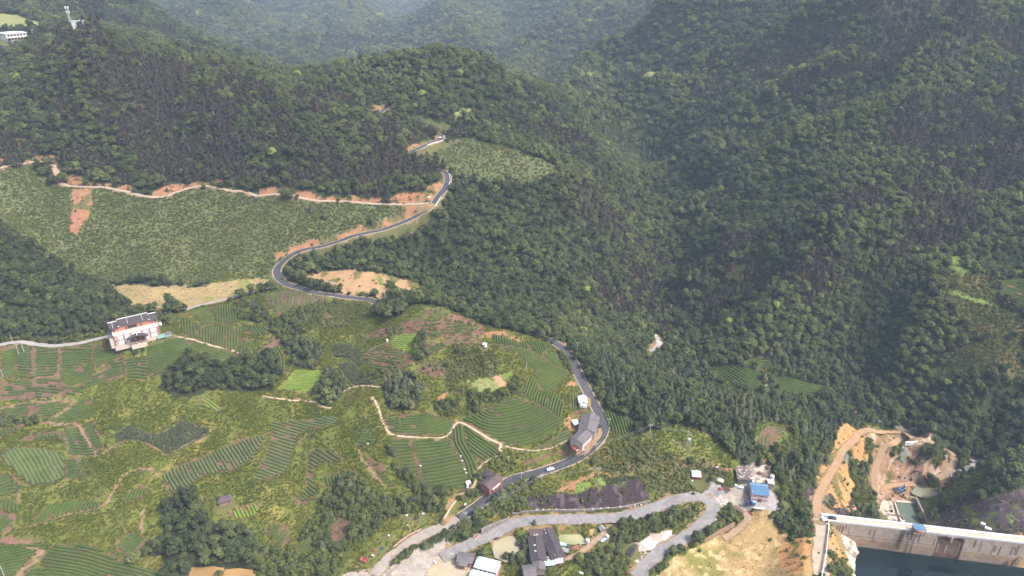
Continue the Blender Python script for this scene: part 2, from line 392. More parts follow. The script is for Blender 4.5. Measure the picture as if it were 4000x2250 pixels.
def bed(line, half, depth, out=5.0):
    """press the ground to the line's height, blending back over 'out' metres"""
    m = half + out + 3
    k = (GX > line[:, 0].min() - m) & (GX < line[:, 0].max() + m) & (GY > line[:, 1].min() - m) & (GY < line[:, 1].max() + m)
    ii = np.where(k)
    pl = line[::2] if len(line) > 60 else line
    # coarse cull by tiles
    x, y = GX[ii], GY[ii]
    best = np.full(len(x), 1e9); bz = np.zeros(len(x))
    for a, b in zip(pl[:-1], pl[1:]):
        c = (a + b) / 2; R = m + np.hypot(*(b - a)[:2])
        s = np.where((np.abs(x - c[0]) < R) & (np.abs(y - c[1]) < R))[0]
        if not len(s): continue
        dx, dy = (b - a)[:2]; L2 = dx * dx + dy * dy + 1e-9
        t = np.clip(((x[s] - a[0]) * dx + (y[s] - a[1]) * dy) / L2, 0, 1)
        d = np.hypot(x[s] - a[0] - t * dx, y[s] - a[1] - t * dy)
        better = d < best[s]
        best[s] = np.where(better, d, best[s]); bz[s] = np.where(better, a[2] + t * (b[2] - a[2]), bz[s])
    w = np.clip(1 - (best - half) / out, 0, 1); w = w * w * (3 - 2 * w)
    z = GZ[ii]
    GZ[ii] = z + w * (bz - depth - z)
for r in ROADS:
    wide = r['half'] > 1.2
    bed(r['line'], r['half'] + (0.9 if wide else 0.2), 0.22 if wide else 0.06, 4.5 if wide else 2.0)

def inside(x, y, poly):
    c = np.zeros(np.shape(x), bool)
    n = len(poly)
    for k in range(n):
        x1, y1 = poly[k][:2]; x2, y2 = poly[(k + 1) % n][:2]
        if y1 == y2: continue
        t = ((y1 > y) != (y2 > y)) & (x < (x2 - x1) * (y - y1) / (y2 - y1) + x1)
        c ^= t
    return c

def flatten(poly, z, out=2.5, only_down=False):
    p = np.asarray(poly)
    k = (GX > p[:, 0].min() - out) & (GX < p[:, 0].max() + out) & (GY > p[:, 1].min() - out) & (GY < p[:, 1].max() + out)
    ii = np.where(k); x, y = GX[ii], GY[ii]
    ins = inside(x, y, p)
    d, _ = seg_dist(x, y, np.vstack([p, p[:1]]))
    w = np.where(ins, 1, np.clip(1 - d / out, 0, 1)); w = w * w * (3 - 2 * w)
    zz = GZ[ii]; nz = zz + w * (z - zz)
    GZ[ii] = np.minimum(zz, nz) if only_down else nz

# level ground for the plaza, the buildings and the yards; basins for the ponds
PADS = {}
def pad(name, view, pts, z=None, out=3.0):
    w = G(view, *pts)
    z = float(np.median(w[:, 2])) if z is None else z
    flatten(w, z, out); PADS[name] = z
    return z
pad('restaurant', 'E1', [(380,1040),(520,1240),(1700,960),(2000,900),(2010,620),(1640,560),(1560,520),(420,700)], 69.0)
pad('bend', 'E2', [(250,1050),(340,1300),(500,1270),(760,950),(760,760),(700,560),(430,540),(280,640),(300,860)])
pad('roadhouse', 'E6', [(860,480),(900,690),(960,740),(1320,430),(1300,300)])
pad('blue', 'E3', [(1100,900),(1250,1050),(1550,1020),(1750,1000),(1780,760),(1550,620),(1180,640)])
pad('rubble', 'E3', [(900,250),(930,560),(1200,580),(1700,620),(1650,400),(1600,240),(1160,190)])
pad('court', 'E4', [(500,330),(700,1200),(1250,1080),(1290,880),(1040,240)])
pad('plaza', 'C2', [(1030,1449),(1240,1270),(1480,1230),(1600,1280),(1932,1330),(1932,1449)], 16.0, 4)
pad('whiteshed', 'E2', [(370,230),(390,380),(550,390),(560,230),(450,190)])
PONDS = []
def pond(view, pts, drop=0.9, floor=1.2, z=None):
    w = G(view, *pts)
    z = float(np.percentile(w[:, 2], 20)) - drop if z is None else z
    flatten(w, z - floor, 1.6)
    PONDS.append((w, z))
pond('E4', [(-300,480),(0,360),(150,310),(230,500),(355,700),(280,880),(170,980),(0,1010),(-280,900),(-330,700)], 0.6)
pond('E4', [(1190,360),(1240,335),(1640,345),(1700,370),(1800,540),(1790,600),(1480,600),(1240,585),(1195,450)], 0.6)
pond('C1', [(1440,1350),(1600,1350),(1690,1375),(1660,1430),(1640,1470),(1420,1470)], 0.3)
pond('C1', [(1700,1380),(1800,1370),(1900,1395),(1932,1420),(1920,1470),(1680,1470),(1685,1420)], 0.3)
pond('D7', [(830,585),(920,598),(1010,600),(1080,565),(1090,590),(1020,660),(960,700),(860,720),(800,690),(800,660),(830,620)], 0.2, 1.5)
pond('C4', [(955,895),(1095,900),(1185,1075),(1010,1062)], 0.2, 1.5)
# river bed and reservoir bed
_riv = [hit(px('B3', (1075,630), (1060,690), (1010,740)))]
RIVER_A = hit([(2532,1385), (2552,1368), (2575,1348), (2568,1326), (2555,1308)])
RIVER_B = hit(px('C4', (1700,600), (1640,600), (1580,590), (1560,615), (1500,650), (1440,680), (1390,710), (1340,740)))
RIVER_C = hit(px('C4', (1485,540), (1530,570), (1575,600)))
GZ[:] = np.where((GY > 140) & inside(GX, GY, [(192,294),(193,250),(215,200),(330,180),(470,180),(480,240),(272,277)]), np.minimum(GZ, np.maximum(GZ - 3.0, -14)), GZ)

# ------------------------------------------------------------------ ground classes
CL = dict(forest=0, conif=1, pine=2, shrub=3, grass=4, tea=5, corn=6, soil=7, dry=8, conc=9, gravel=10, earth=11, gslope=12, bright=13,
          net=14, brown=15, orange=16, field=17, yard=18, stones=19, soilrow=20, rubble=21, broad=22, none=23, gravel2=24, lowshrub=25, dryor=26, pinemix=27, meadow=28, bare=29, clay=30, teared=31)
X0, X1, Y0, Y1 = -1000, 1000, 170, 1700
CR = np.zeros((Y1 - Y0, X1 - X0), np.uint8)
_cx, _cy = np.meshgrid(np.arange(X0, X1) + 0.5, np.arange(Y0, Y1) + 0.5)
def paint(c, pts, world=False):
    w = np.asarray(pts) if world else hit(pts)
    xa, xb = max(int(w[:, 0].min()) - 1 - X0, 0), min(int(w[:, 0].max()) + 2 - X0, CR.shape[1])
    ya, yb = max(int(w[:, 1].min()) - 1 - Y0, 0), min(int(w[:, 1].max()) + 2 - Y0, CR.shape[0])
    if xa >= xb or ya >= yb: return w
    m = inside(_cx[ya:yb, xa:xb], _cy[ya:yb, xa:xb], w)
    CR[ya:yb, xa:xb][m] = CL[c]
    return w
def strip(c, line, half):
    l = np.asarray(line)
    d = np.gradient(l[:, :2], axis=0); d /= np.linalg.norm(d, axis=1, keepdims=True) + 1e-9
    nrm = np.stack([-d[:, 1], d[:, 0]], 1) * half
    for k in range(len(l) - 1):
        paint(c, [l[k, :2] + nrm[k], l[k + 1, :2] + nrm[k + 1], l[k + 1, :2] - nrm[k + 1], l[k, :2] - nrm[k]], True)
g = lambda c, v, *p: paint(c, px(v, *p))
paint('grass', [(-1000,-500) for _ in range(0)] or [(-250,1345),(200,1335),(450,1290),(640,1205),(800,1190),(1000,1150),(1100,1125),(1450,1165),(1640,1185),(1800,1225),(1950,1285),(2130,1335),(2230,1390),(2300,1480),(2340,1560),(2420,1650),(2500,1700),(2650,1655),(2790,1700),(2880,1800),(2950,1830),(3060,1890),(3130,1900),(3200,2010),(3290,2065),(3400,2300),(2000,2500),(-350,2500)])
paint('grass', [(-700, 150), (700, 150), (700, 262), (-700, 262)], True)
g('pinemix', 'A1', (250,430),(450,300),(650,165),(800,300),(1150,470),(1400,470),(1700,520),(1932,640),(2300,760),(2700,1000),(3100,1200),(3300,1290),(3320,1400),(3000,1400),(2500,1420),(2100,1430),(1800,1380),(1450,1380),(1200,1430),(800,1360),(600,1290),(480,1240),(430,1150),(480,900),(300,700))
g('pinemix', 'A4', (-200,470),(600,200),(1400,20),(1900,-100),(1932,250),(1200,560),(600,640),(0,760))
g('pinemix', 'B4', (0,420),(100,330),(330,280),(500,300),(620,420),(600,560),(480,760),(300,860),(180,700),(60,560))
g('pinemix', 'B4', (620,210),(800,120),(1100,50),(1500,20),(1530,200),(1450,400),(1200,470),(900,380),(760,330))
g('pinemix', 'A4', (900,900),(1500,700),(1932,560),(1932,1449),(1500,1449),(1200,1300),(900,1150))
g('broad', 'B1', (-200,330),(0,330),(200,420),(330,520),(520,640),(700,690),(880,790),(985,900),(900,950),(850,1040),(700,1090),(400,1130),(200,1110),(-200,1130))
g('gslope', 'P', (-200,680),(0,665),(120,650),(240,735),(500,750),(560,775),(700,745),(830,740),(1100,775),(1600,812),(1680,800),(1560,850),(1400,900),(1200,960),(1110,1010),(1075,1075),(900,1105),(700,1112),(350,1090),(280,1060),(150,960),(0,870),(-200,840))
paint('gslope', [(1660,585),(1760,552),(1850,540),(2000,590),(2180,655),(2190,690),(1950,722),(1800,705),(1745,650)])
paint('gslope', px('A2', (1230,1150),(1420,1085),(1500,1040),(1700,1080),(1932,1120)) + px('A3', (150,1180),(330,1250),(300,1330),(0,1330)) + px('A2', (1800,1340),(1640,1260),(1480,1290),(1420,1270),(1300,1200)))
g('gslope', 'A2', (1200,870),(1300,900),(1500,955),(1560,1010),(1400,1000),(1300,970),(1200,930))
for v, p in [('A2', [(1480,880),(1560,820),(1750,785),(1870,772),(1840,800),(1650,840),(1600,880),(1500,900)]), ('A2', [(430,225),(485,235),(540,290),(480,305)]),
             ('A2', [(640,468),(745,488),(745,512),(650,502)]), ('A2', [(520,388),(595,393),(585,412),(530,407)]), ('A2', [(720,428),(805,438),(805,462),(730,452)]),
             ('A3', [(140,482),(240,458),(235,492),(150,494)]), ('A3', [(925,602),(980,562),(1125,568),(1080,602),(980,618)]), ('A2', [(1060,372),(1200,308),(1215,332),(1110,382)]),
             ('A1', [(0,100),(130,110),(230,150),(400,190),(300,230),(100,235),(-200,240)]), ('A2', [(1880,930),(1932,920),(1932,960),(1890,970)])]:
    g('field', v, *p)
g('bright', 'B4', (1380,500),(1420,472),(1465,490),(1450,560),(1535,630),(1460,625),(1390,580))
g('bright', 'B4', (1330,748),(1450,762),(1600,808),(1795,862),(1600,835),(1380,775))
g('lowshrub', 'B4', (1290,570),(1450,600),(1560,640),(1700,640),(1700,780),(1800,870),(1560,840),(1330,765)); g('bright', 'B4', (1380,505),(1420,472),(1465,490),(1455,560),(1545,632),(1455,630),(1385,585)); g('bright', 'B4', (1330,748),(1450,762),(1600,808),(1795,862),(1600,842),(1380,785))
g('lowshrub', 'B4', (1350,790),(1800,880),(1932,950),(1932,1140),(1700,1120),(1550,1060),(1450,930))
g('lowshrub', 'B4', (1550,1130),(1932,1180),(1932,1449),(1200,1449),(1300,1330),(1450,1200))
# woods in the lower land
g('conif', 'P', (2260,1345),(2330,1360),(2600,1395),(2750,1480),(2950,1555),(3250,1620),(3295,1690),(3220,1780),(3160,1850),(3080,1890),(3000,1810),(2890,1800),(2870,1740),(2790,1665),(2650,1640),(2560,1650),(2480,1600),(2390,1560),(2340,1480),(2290,1400))
g('shrub', 'D6', (1300,1200),(1500,1130),(1800,1200),(1870,1449),(1100,1449),(1100,1320))
g('meadow', 'D6', (1050,1120),(1110,1020),(1250,990),(1400,1030),(1540,1090),(1450,1180),(1300,1300),(1090,1300))
g('meadow', 'D6', (0,1060),(150,1020),(350,1060),(500,1130),(600,1280),(700,1400),(400,1449),(0,1449))
g('conif', 'C2', (950,60),(960,-10),(1000,-65),(1100,-85),(1200,-65),(1250,30),(1250,130),(1200,200),(1100,215),(1000,180))
g('conif', 'D2', (1800,900),(2000,860),(2300,900),(2420,1000),(2340,1150),(2280,1310),(2050,1290),(1900,1160))
g('conif', 'D3', (60,1130),(180,1040),(290,1150),(370,1290),(310,1420),(200,1540),(50,1560),(-30,1400),(0,1200))
g('broad', 'P', (650,1440),(720,1395),(800,1385),(840,1425),(880,1435),(960,1400),(1000,1390),(1080,1370),(1110,1400),(1090,1480),(1060,1530),(960,1530),(850,1520),(760,1545),(680,1560),(640,1510))
g('broad', 'P', (640,1965),(720,1950),(780,1965),(830,2040),(900,2060),(1000,2100),(1010,2260),(600,2260),(700,2180),(560,2160),(640,2080))
g('shrub', 'C2', (560,760),(700,680),(820,720),(900,830),(1100,850),(1280,760),(1450,800),(1400,960),(1250,950),(1000,1010),(820,1180),(720,1200),(620,1449),(0,1449),(0,1200),(200,1240),(300,1200),(420,1040),(470,900))
g('shrub', 'C2', (1530,840),(1600,800),(1700,640),(1720,800),(1640,860),(1540,900))
g('shrub', 'C2', (1790,530),(1932,500),(2000,560),(1932,650),(1860,660),(1800,600))
g('shrub', 'C2', (1560,1060),(1700,950),(1860,800),(1932,760),(2000,740),(2100,720),(2100,900),(2000,960),(1700,1040),(1850,1060),(1700,1130),(1560,1190),(1250,1200),(1050,1330),(1060,1300),(1250,1170),(1400,1110),(1500,1080))
g('lowshrub', 'C3', (560,600),(700,480),(900,400),(1100,480),(1300,560),(1500,600),(1640,700),(1600,790),(1450,720),(1300,830),(1100,880),(1000,720),(700,660))
g('shrub', 'C3', (750,1050),(900,1020),(1150,960),(1400,930),(1420,980),(1330,1040),(1100,1110),(940,1200),(880,1310),(740,1260),(720,1150))
g('shrub', 'C3', (1060,1400),(1250,1220),(1370,1110),(1450,1080),(1560,990),(1640,930),(1700,1000),(1660,1050),(1480,1150),(1350,1230),(1200,1320),(1080,1449))
g('shrub', 'C3', (0,1240),(60,1200),(140,1230),(180,1330),(100,1380),(0,1350)); g('shrub', 'C3', (480,1330),(700,1230),(900,1330),(880,1449),(560,1449))
g('shrub', 'D2', (1150,400),(1400,340),(1600,480),(1660,620),(1480,660),(1200,600)); g('shrub', 'D2', (2100,420),(2300,390),(2500,380),(2400,440),(2200,480))
g('shrub', 'D2', (1640,640),(1850,560),(2150,440),(2536,380),(2700,420),(2536,620),(2250,760),(2000,860),(1800,890),(1650,760))
g('lowshrub', 'D3', (0,230),(300,120),(640,110),(760,200),(720,330),(500,420),(300,560),(0,640))
g('broad', 'D3', (720,130),(880,20),(1250,-20),(1330,100),(1260,200),(1150,300),(940,360),(760,260))
g('broad', 'D2', (1850,30),(1940,40),(2300,130),(2536,210),(2500,270),(2250,210),(1950,150),(1700,150),(1650,110))
g('broad', 'D2', (150,500),(160,400),(280,340),(400,400),(450,500),(300,530)); g('shrub', 'D2', (60,620),(120,560),(320,570),(340,680),(300,700))
g('broad', 'D3', (1370,640),(1440,590),(1500,700),(1530,850),(1480,930),(1380,980),(1350,900))
g('lowshrub', 'D3', (1800,900),(1900,740),(2050,690),(2330,780),(2500,850),(2536,1100),(2300,1180),(2050,1200),(1950,1250),(2200,1400),(2000,1449),(1750,1400),(1780,1150))
g('shrub', 'D3', (620,1090),(900,1080),(900,1170),(760,1200),(640,1160))
g('shrub', 'D4', (230,1100),(430,960),(600,780),(650,880),(650,1030),(400,1150),(280,1180)); g('shrub', 'D4', (-80,1010),(100,1040),(220,1060),(200,1170),(60,1290),(-100,1250))
g('shrub', 'D4', (1130,400),(1260,480),(1420,600),(1560,900),(1500,900),(1400,780),(1280,640),(1200,480))
g('broad', 'D3', (1270,130),(1500,40),(1750,60),(2000,170),(2300,280),(2536,340),(2536,470),(2350,440),(2000,300),(1760,190),(1500,150))
g('shrub', 'D5', (1600,640),(1700,560),(1800,640),(1850,720),(1700,760),(1620,720)); g('shrub', 'D5', (560,450),(620,640),(700,760),(900,840),(1050,960),(800,960),(600,700))
g('shrub', 'D5', (1010,60),(1080,40),(1300,20),(1200,200),(1080,190)); g('shrub', 'D1', (0,1270),(300,1250),(520,1290),(560,1360),(250,1400),(0,1449))
g('shrub', 'B1', (0,1120),(200,1100),(430,1110),(640,1090),(840,1040),(840,1060),(700,1100),(600,1130),(430,1145),(280,1140),(150,1120),(0,1140))
g('meadow', 'E1', (640,1200),(960,1110),(1500,970),(1580,1090),(1400,1300),(1000,1400),(700,1350))
# crops and fields
g('corn', 'C1', (875,400),(930,340),(1000,330),(1130,380),(1220,385),(1380,290),(1480,330),(1600,350),(1450,440),(1285,530),(1200,480),(1080,430),(990,420),(880,440))
g('corn', 'D3', (170,700),(300,690),(560,790),(620,880),(600,1000),(560,1030),(480,950),(440,900),(200,890))
g('corn', 'D3', (270,1000),(440,950),(560,1050),(650,1180),(800,1270),(640,1280),(480,1280),(350,1100))
g('bright', 'D3', (1000,690),(1080,590),(1250,550),(1380,570),(1390,660),(1370,850),(1280,840),(1020,740))
g('bright', 'B2', (200,1449),(300,1340),(500,1350),(510,1449),(440,1500),(170,1490))
g('dry', 'B1', (760,685),(1150,712),(1520,712),(1700,668),(1932,650),(2025,650),(2012,715),(1932,738),(1800,780),(1500,855),(1390,888),(1050,910),(960,850),(890,770))
g('dryor', 'B2', (350,650),(400,615),(560,595),(720,590),(850,605),(1050,640),(1200,685),(1260,720),(1330,795),(1180,790),(1060,720),(960,760),(930,800),(650,772),(640,730),(420,695))
g('bright', 'B2', (895,640),(925,640),(975,690),(960,720),(935,700))
g('field', 'D4', (-70,860),(60,830),(250,800),(390,960),(330,1000),(190,1035),(90,1010),(0,950))
g('soilrow', 'D4', (258,800),(400,770),(480,870),(470,930),(400,965)); g('bright', 'D4', (410,770),(575,740),(570,780),(490,830))
g('brown', 'D3', (1310,350),(1480,210),(1640,180),(1760,200),(2000,320),(2300,440),(2340,480),(2320,560),(2000,590),(1490,620),(1440,560),(1300,520))
g('brown', 'D3', (600,560),(1000,450),(1300,380),(1400,560),(1080,580),(620,640)); g('brown', 'D3', (630,850),(750,750),(940,680),(1010,740),(1280,850),(1350,900),(1200,1050),(960,1080),(750,1070),(650,990))
g('brown', 'D3', (1480,960),(1650,900),(1780,930),(1790,1100),(1600,1200),(1400,1100)); g('soil', 'D3', (1490,640),(1700,620),(2000,590),(2300,570),(2300,590),(2050,580),(1850,610),(1600,690),(1560,720))
g('soil', 'D4', (120,200),(250,150),(500,170),(640,240),(700,290),(640,312),(400,222),(200,245)); g('soil', 'D4', (1240,350),(1290,320),(1420,370),(1380,410))
# bare earth
for v, p in [('B2', [(1330,5),(1390,0),(1320,70),(1180,82),(850,76),(650,50),(640,38),(1000,55),(1040,20),(1180,5)]), ('A2', [(1270,1449),(1340,1390),(1400,1380),(1420,1400),(1380,1449)]),
             ('B2', [(1300,95),(1200,158),(1040,240),(930,275),(900,262),(1000,200),(1180,120)]), ('B2', [(880,275),(840,298),(740,312),(640,345),(560,380),(430,405),(330,418),(330,402),(520,350),(640,312),(800,262)]),
             ('A1', [(470,1320),(600,1330),(750,1390),(800,1405),(560,1400),(500,1385)]), ('A1', [(1260,1390),(1395,1385),(1340,1435),(1180,1449)]), ('A1', [(-60,1200),(60,1205),(30,1250),(-60,1265)]),
             ('A1', [(920,1395),(1000,1410),(1060,1449),(960,1449)]), ('A1', [(1600,1350),(1780,1365),(1770,1395),(1650,1395)]),
             ('B1', [(545,-20),(700,-20),(690,180),(640,220),(610,300),(570,330),(525,290),(545,120)]), ('B2', [(130,455),(215,450),(190,490),(150,515)]), ('A2', [(820,800),(960,795),(935,845),(880,840)]),
             ('A2', [(1140,1132),(1270,1075),(1372,1030),(1365,1055),(1240,1098),(1160,1142)]), ('E2', [(130,650),(250,560),(420,590),(430,700),(350,880),(300,930),(200,860),(130,760)]),
             ('C2', [(1430,970),(1470,880),(1510,830),(1515,850),(1460,950),(1430,1020)]), ('C2', [(1100,850),(1150,800),(1200,810),(1210,870),(1150,880)]), ('C2', [(560,1130),(610,1010),(700,1040),(720,1150),(660,1200),(570,1200)]),
             ('C3', [(300,820),(420,740),(560,700),(640,660),(640,700),(480,770),(420,800)]), ('C3', [(540,620),(600,620),(720,680),(960,685),(960,695),(700,690)]), ('D4', [(1330,920),(1420,860),(1470,900),(1440,940),(1340,970)]), ('D1', [(455,290),(490,290),(492,690),(462,690)]), ('D1', [(815,300),(855,300),(838,640),(815,640)]), ('D1', [(480,695),(830,645),(850,690),(480,725)]),
             ('C1', [(0,1150),(70,1150),(200,1150),(350,1165),(330,1195),(0,1200)]), ('C1', [(0,970),(130,985),(120,1030),(60,1110),(0,1170),(0,1130),(90,1030),(0,1000)]), ('C1', [(60,660),(150,740),(160,880),(130,880),(130,800),(40,845)]),
             ('D2', [(1630,760),(1700,850),(1740,890),(1810,940),(1650,1010),(1560,1000),(1700,910),(1640,800)]), ('E4', [(1180,280),(1240,220),(1540,240),(1570,330),(1250,335),(1180,360)]), ('C2', [(1350,120),(1400,80),(1480,60),(1420,120),(1380,170)]),
             ('D2', [(440,470),(600,420),(1000,380),(1010,360),(600,410)])]:
    g('clay' if v in ('C1', 'D1', 'D2') else 'brown' if (v == 'C2' and p[0][0] in (560, 1100)) else 'soil', v, *p)
g('soilrow', 'E4', (1880,300),(2090,230),(2120,330),(1960,420),(1900,400))
g('bright', 'C3', (475,760),(540,735),(585,770),(560,800),(480,800)); g('bright', 'C3', (615,720),(690,725),(740,760),(640,785)); g('corn', 'C3', (700,725),(960,700),(960,715),(740,760))
g('brown', 'C3', (1480,590),(1560,610),(1640,660),(1600,680)); g('orange', 'C3', (1500,585),(1640,650),(1650,680),(1540,610)); g('orange', 'C3', (1880,570),(1932,560),(1932,600),(1890,595))
g('net', 'C3', (110,850),(300,830),(600,790),(820,750),(970,720),(1050,880),(880,930),(550,960),(130,950))
# settlement, plaza, yard
g('conc', 'C2', (560,1470),(820,1400),(900,1385),(1030,1360),(1200,1262),(1330,1210),(1480,1212),(1640,1190),(1610,1290),(1500,1290),(1480,1330),(1350,1400),(1270,1470))
g('conc', 'C2', (1240,1500),(1350,1398),(1500,1335),(1640,1350),(1640,1500))
g('gravel', 'C3', (1440,850),(1440,760),(1465,720),(1510,720),(1530,760),(1640,800),(1770,760),(1790,790),(1930,780),(2025,800),(2015,950),(1960,1010),(1830,955),(1740,950),(1640,920),(1540,900))
g('conc', 'C3', (1600,820),(1700,800),(1790,860),(1760,900),(1660,890))
g('rubble', 'E3', (900,210),(1150,180),(1240,170),(1500,200),(1620,250),(1650,400),(1720,600),(1560,600),(1200,570),(940,540))
g('gravel2', 'C3', (940,1200),(1050,1130),(1200,1110),(1240,1150),(1100,1230),(950,1270)); g('gravel2', 'C3', (905,1300),(985,1265),(1000,1310),(940,1370)); g('gravel2', 'C3', (1540,860),(1640,860),(1640,940),(1560,930))
paint('yard', px('C3', (1050,1470),(1200,1330),(1330,1262),(1450,1192),(1640,1085),(1700,1060),(1760,1040),(1830,960),(1932,955)) + px('C4', (30,1000),(110,1130),(290,1090),(360,1200),(330,1470)))
g('orange', 'C4', (130,1140),(300,1100),(355,1210),(340,1400),(200,1449),(60,1300)); g('grass', 'C4', (150,1130),(190,1140),(250,1230),(190,1270)); g('shrub', 'C4', (150,1080),(290,1060),(350,1180),(300,1120),(180,1200))
g('shrub', 'C4', (70,800),(270,740),(290,860),(320,960),(330,1050),(290,1090),(110,1120),(30,1000),(90,900))
g('orange', 'C4', (200,790),(240,780),(245,840),(200,840)); g('net', 'C4', (280,755),(335,770),(345,870),(330,920),(280,850)); g('net', 'C4', (280,880),(340,990),(370,1100),(370,1200),(310,1100))
# dam surroundings
g('orange', 'D7', (235,235),(290,138),(440,200),(430,330),(480,400),(440,500),(360,440),(390,610),(330,700),(400,819),(470,819),(480,850),(100,850),(60,819),(60,720),(60,600),(110,470),(170,440))
g('earth', 'D7', (430,190),(600,185),(760,205),(860,240),(960,280),(1060,340),(1160,420),(1155,490),(1050,560),(920,598),(840,590),(800,640),(800,690),(850,720),(820,750),(670,740),(650,819),(650,900),(540,900),(540,819),(480,640),(500,520),(540,400),(440,300))
g('lowshrub', 'C4', (1115,885),(1250,830),(1400,755),(1520,690),(1640,650),(1600,760),(1400,860),(1250,930),(1190,1060),(1130,960))
g('shrub', 'D7', (310,345),(350,450),(400,520),(480,600),(500,680),(545,819),(560,870),(480,850),(400,770),(330,700),(380,640),(320,480)); g('shrub', 'D7', (445,250),(520,270),(500,340),(510,420),(490,520),(445,490),(475,400),(440,330))
g('shrub', 'D7', (860,330),(930,288),(1000,305),(1055,380),(1045,450),(980,478),(900,440),(850,390)); g('shrub', 'D7', (640,370),(720,310),(740,340),(710,420),(650,425)); g('shrub', 'D7', (590,225),(670,220),(670,240),(620,255)); g('shrub', 'D7', (790,430),(850,410),(850,490),(800,450))
g('net', 'C4', (415,860),(480,820),(525,880),(500,960),(410,985)); g('net', 'C4', (510,960),(560,920),(620,960),(700,970),(780,1030),(560,1010)); g('net', 'C4', (600,880),(660,880),(660,950),(610,950))
g('rubble', 'C4', (820,920),(900,880),(955,890),(1010,1062),(850,1040)); g('net', 'C4', (1210,1070),(1300,960),(1450,910),(1700,850),(1932,815),(2100,780),(2100,1330),(1700,1290),(1300,1230),(1190,1180))
g('grass', 'C4', (640,280),(760,300),(900,330),(1060,350),(860,345),(690,320)); g('grass', 'C4', (1450,930),(1480,920),(1560,1010),(1700,1130),(1660,1130),(1530,1030))
g('orange', 'C4', (455,1150),(560,1100),(600,1260),(660,1449),(420,1470)); g('grass', 'C4', (455,1060),(560,1095),(560,1140),(470,1130)); g('shrub', 'C4', (430,1300),(560,1310),(640,1420),(650,1470),(420,1470),(430,1350)); g('orange', 'C4', (465,1320),(520,1310),(520,1380),(470,1380))
g('rubble', 'C4', (820,1010),(1010,1062),(1190,1075),(1190,1160),(820,1120)); g('stones', 'C4', (555,1098),(600,1150),(650,1180),(680,1260),(745,1449),(760,1500),(680,1490),(620,1350),(580,1220))
for r in ROADS:
    far = r['kind'] in ('asphalt', 'lane')
    strip('none', r['line'], r['half'] + (0.9 if r['half'] > 1.2 else 0.25))
for w, z in PONDS: paint('none', w, True)

paint('none', [(176,304),(177,288),(187,268),(190,250),(215,200),(330,160),(500,160),(500,252),(272,284)], True)
paint('none', [(168,300),(275,283),(420,258),(420,272),(277,293),(172,308)], True)
strip('none', smooth_line(RIVER_A), 5.0); strip('none', smooth_line(RIVER_B), 4.0); strip('none', smooth_line(RIVER_C), 3.0)
g('stones', 'C4', (555,1098),(600,1150),(650,1180),(690,1270),(755,1449),(770,1520),(670,1500),(610,1350),(575,1220))
g('shrub', 'C2', (1035,1350),(1190,1240),(1330,1180),(1480,1185),(1480,1205),(1330,1212),(1205,1264),(1050,1375))
def clear(view, r, *pts, c='bare'):
    for q in G(view, *pts):
        a = np.arange(12) * math.pi / 6
        paint(c, np.stack([q[0] + r * np.cos(a), q[1] - r * .35 + r * np.sin(a)], 1), True)
clear('E3', 5, (110, 440), (200, 470)); clear('C1', 5.5, (1700, 890)); clear('D6', 5, (1165, 590)); clear('D4', 3.5, (160, 380)); clear('D3', 2.5, (950, 665))
clear('E1', 6, (1650, 960), (1850, 930), (1950, 900)); clear('E6', 2.5, (385, 1150), (470, 1095), (545, 580)); clear('E4', 4, (2170, 310), (2240, 520), (1840, 575)); clear('A1', 14, (545, 222), (600, 215)); clear('A1', 22, (60, 330), (170, 300)); clear('A1', 9, (262, 300), (430, 195))
clear('C3', 5, (905, 1240)); clear('C3', 2.5, (1040, 382), (1318, 462), (1337, 495), (650, 745)); clear('C2', 3, (1213, 1015), (1265, 980), (1135, 993), (815, 1325), (885, 1250), (955, 1240), (1003, 1145)); clear('C4', 4, (1620, 1065), (1658, 1100), (850, 985), (140, 905))
clear('D4', 2, (1463, 465), (745, 695)); clear('D5', 2, (678, 290)); clear('B1', 2.2, (700, 672), (800, 690), (900, 702), (1000, 712), (1100, 720), (1200, 724), (1300, 718), (1400, 712), (1500, 722), c='dry')
for p in ([(380,1040),(520,1240),(1700,960),(1640,600),(1560,500),(420,700)],): paint('bare', px('E1', *p))
paint('bare', px('E4', (460,260),(640,1200),(870,1230),(1330,1080),(1320,880),(1060,230)))
paint('bare', px('E5', (860,690),(850,1000),(1300,1300),(2000,1320),(2060,1050),(1980,900),(1380,760),(1310,730)))
# road cuts keep their outer edge open to the view
for k, r in enumerate(ROADS):
    if r['kind'] == 'asphalt':
        l = r['line'].copy(); m = l[:, 1] > 470
        if m.sum() > 4:
            e_ = 3.0 if k == 0 else 7.5; q = l[m]; q[:, 1] -= e_
            keep = CR.copy(); strip('bare', q[::2], e_ + r['half']); CR[:] = np.where(np.isin(keep, [CL['forest'], CL['broad'], CL['pinemix'], CL['gslope'], CL['shrub']]), CR, keep)

# earth banks on the uphill side of the lane and of the upper tarmac
for k, r in enumerate(ROADS):
    if r['kind'] == 'lane' or (r['kind'] == 'asphalt' and k < 3):
        l = r['line'].copy()
        if r['kind'] == 'asphalt': l = l[l[:, 1] > 505]
        if len(l) < 6: continue
        on = vnoise(l[:, 0], l[:, 1], 22, 301) > (.38 if r['kind'] == 'lane' else .30)
        wd = 2.6 + 3.4 * vnoise(l[:, 0], l[:, 1], 13, 303)
        for q in range(len(l) - 1):
            if on[q] and l[q, 0] < -40:
                a, b = l[q], l[q + 1]; h0 = r['half'] + .7
                paint('soil', [(a[0], a[1] + h0), (b[0], b[1] + h0), (b[0], b[1] + h0 + wd[q + 1]), (a[0], a[1] + h0 + wd[q])], True)

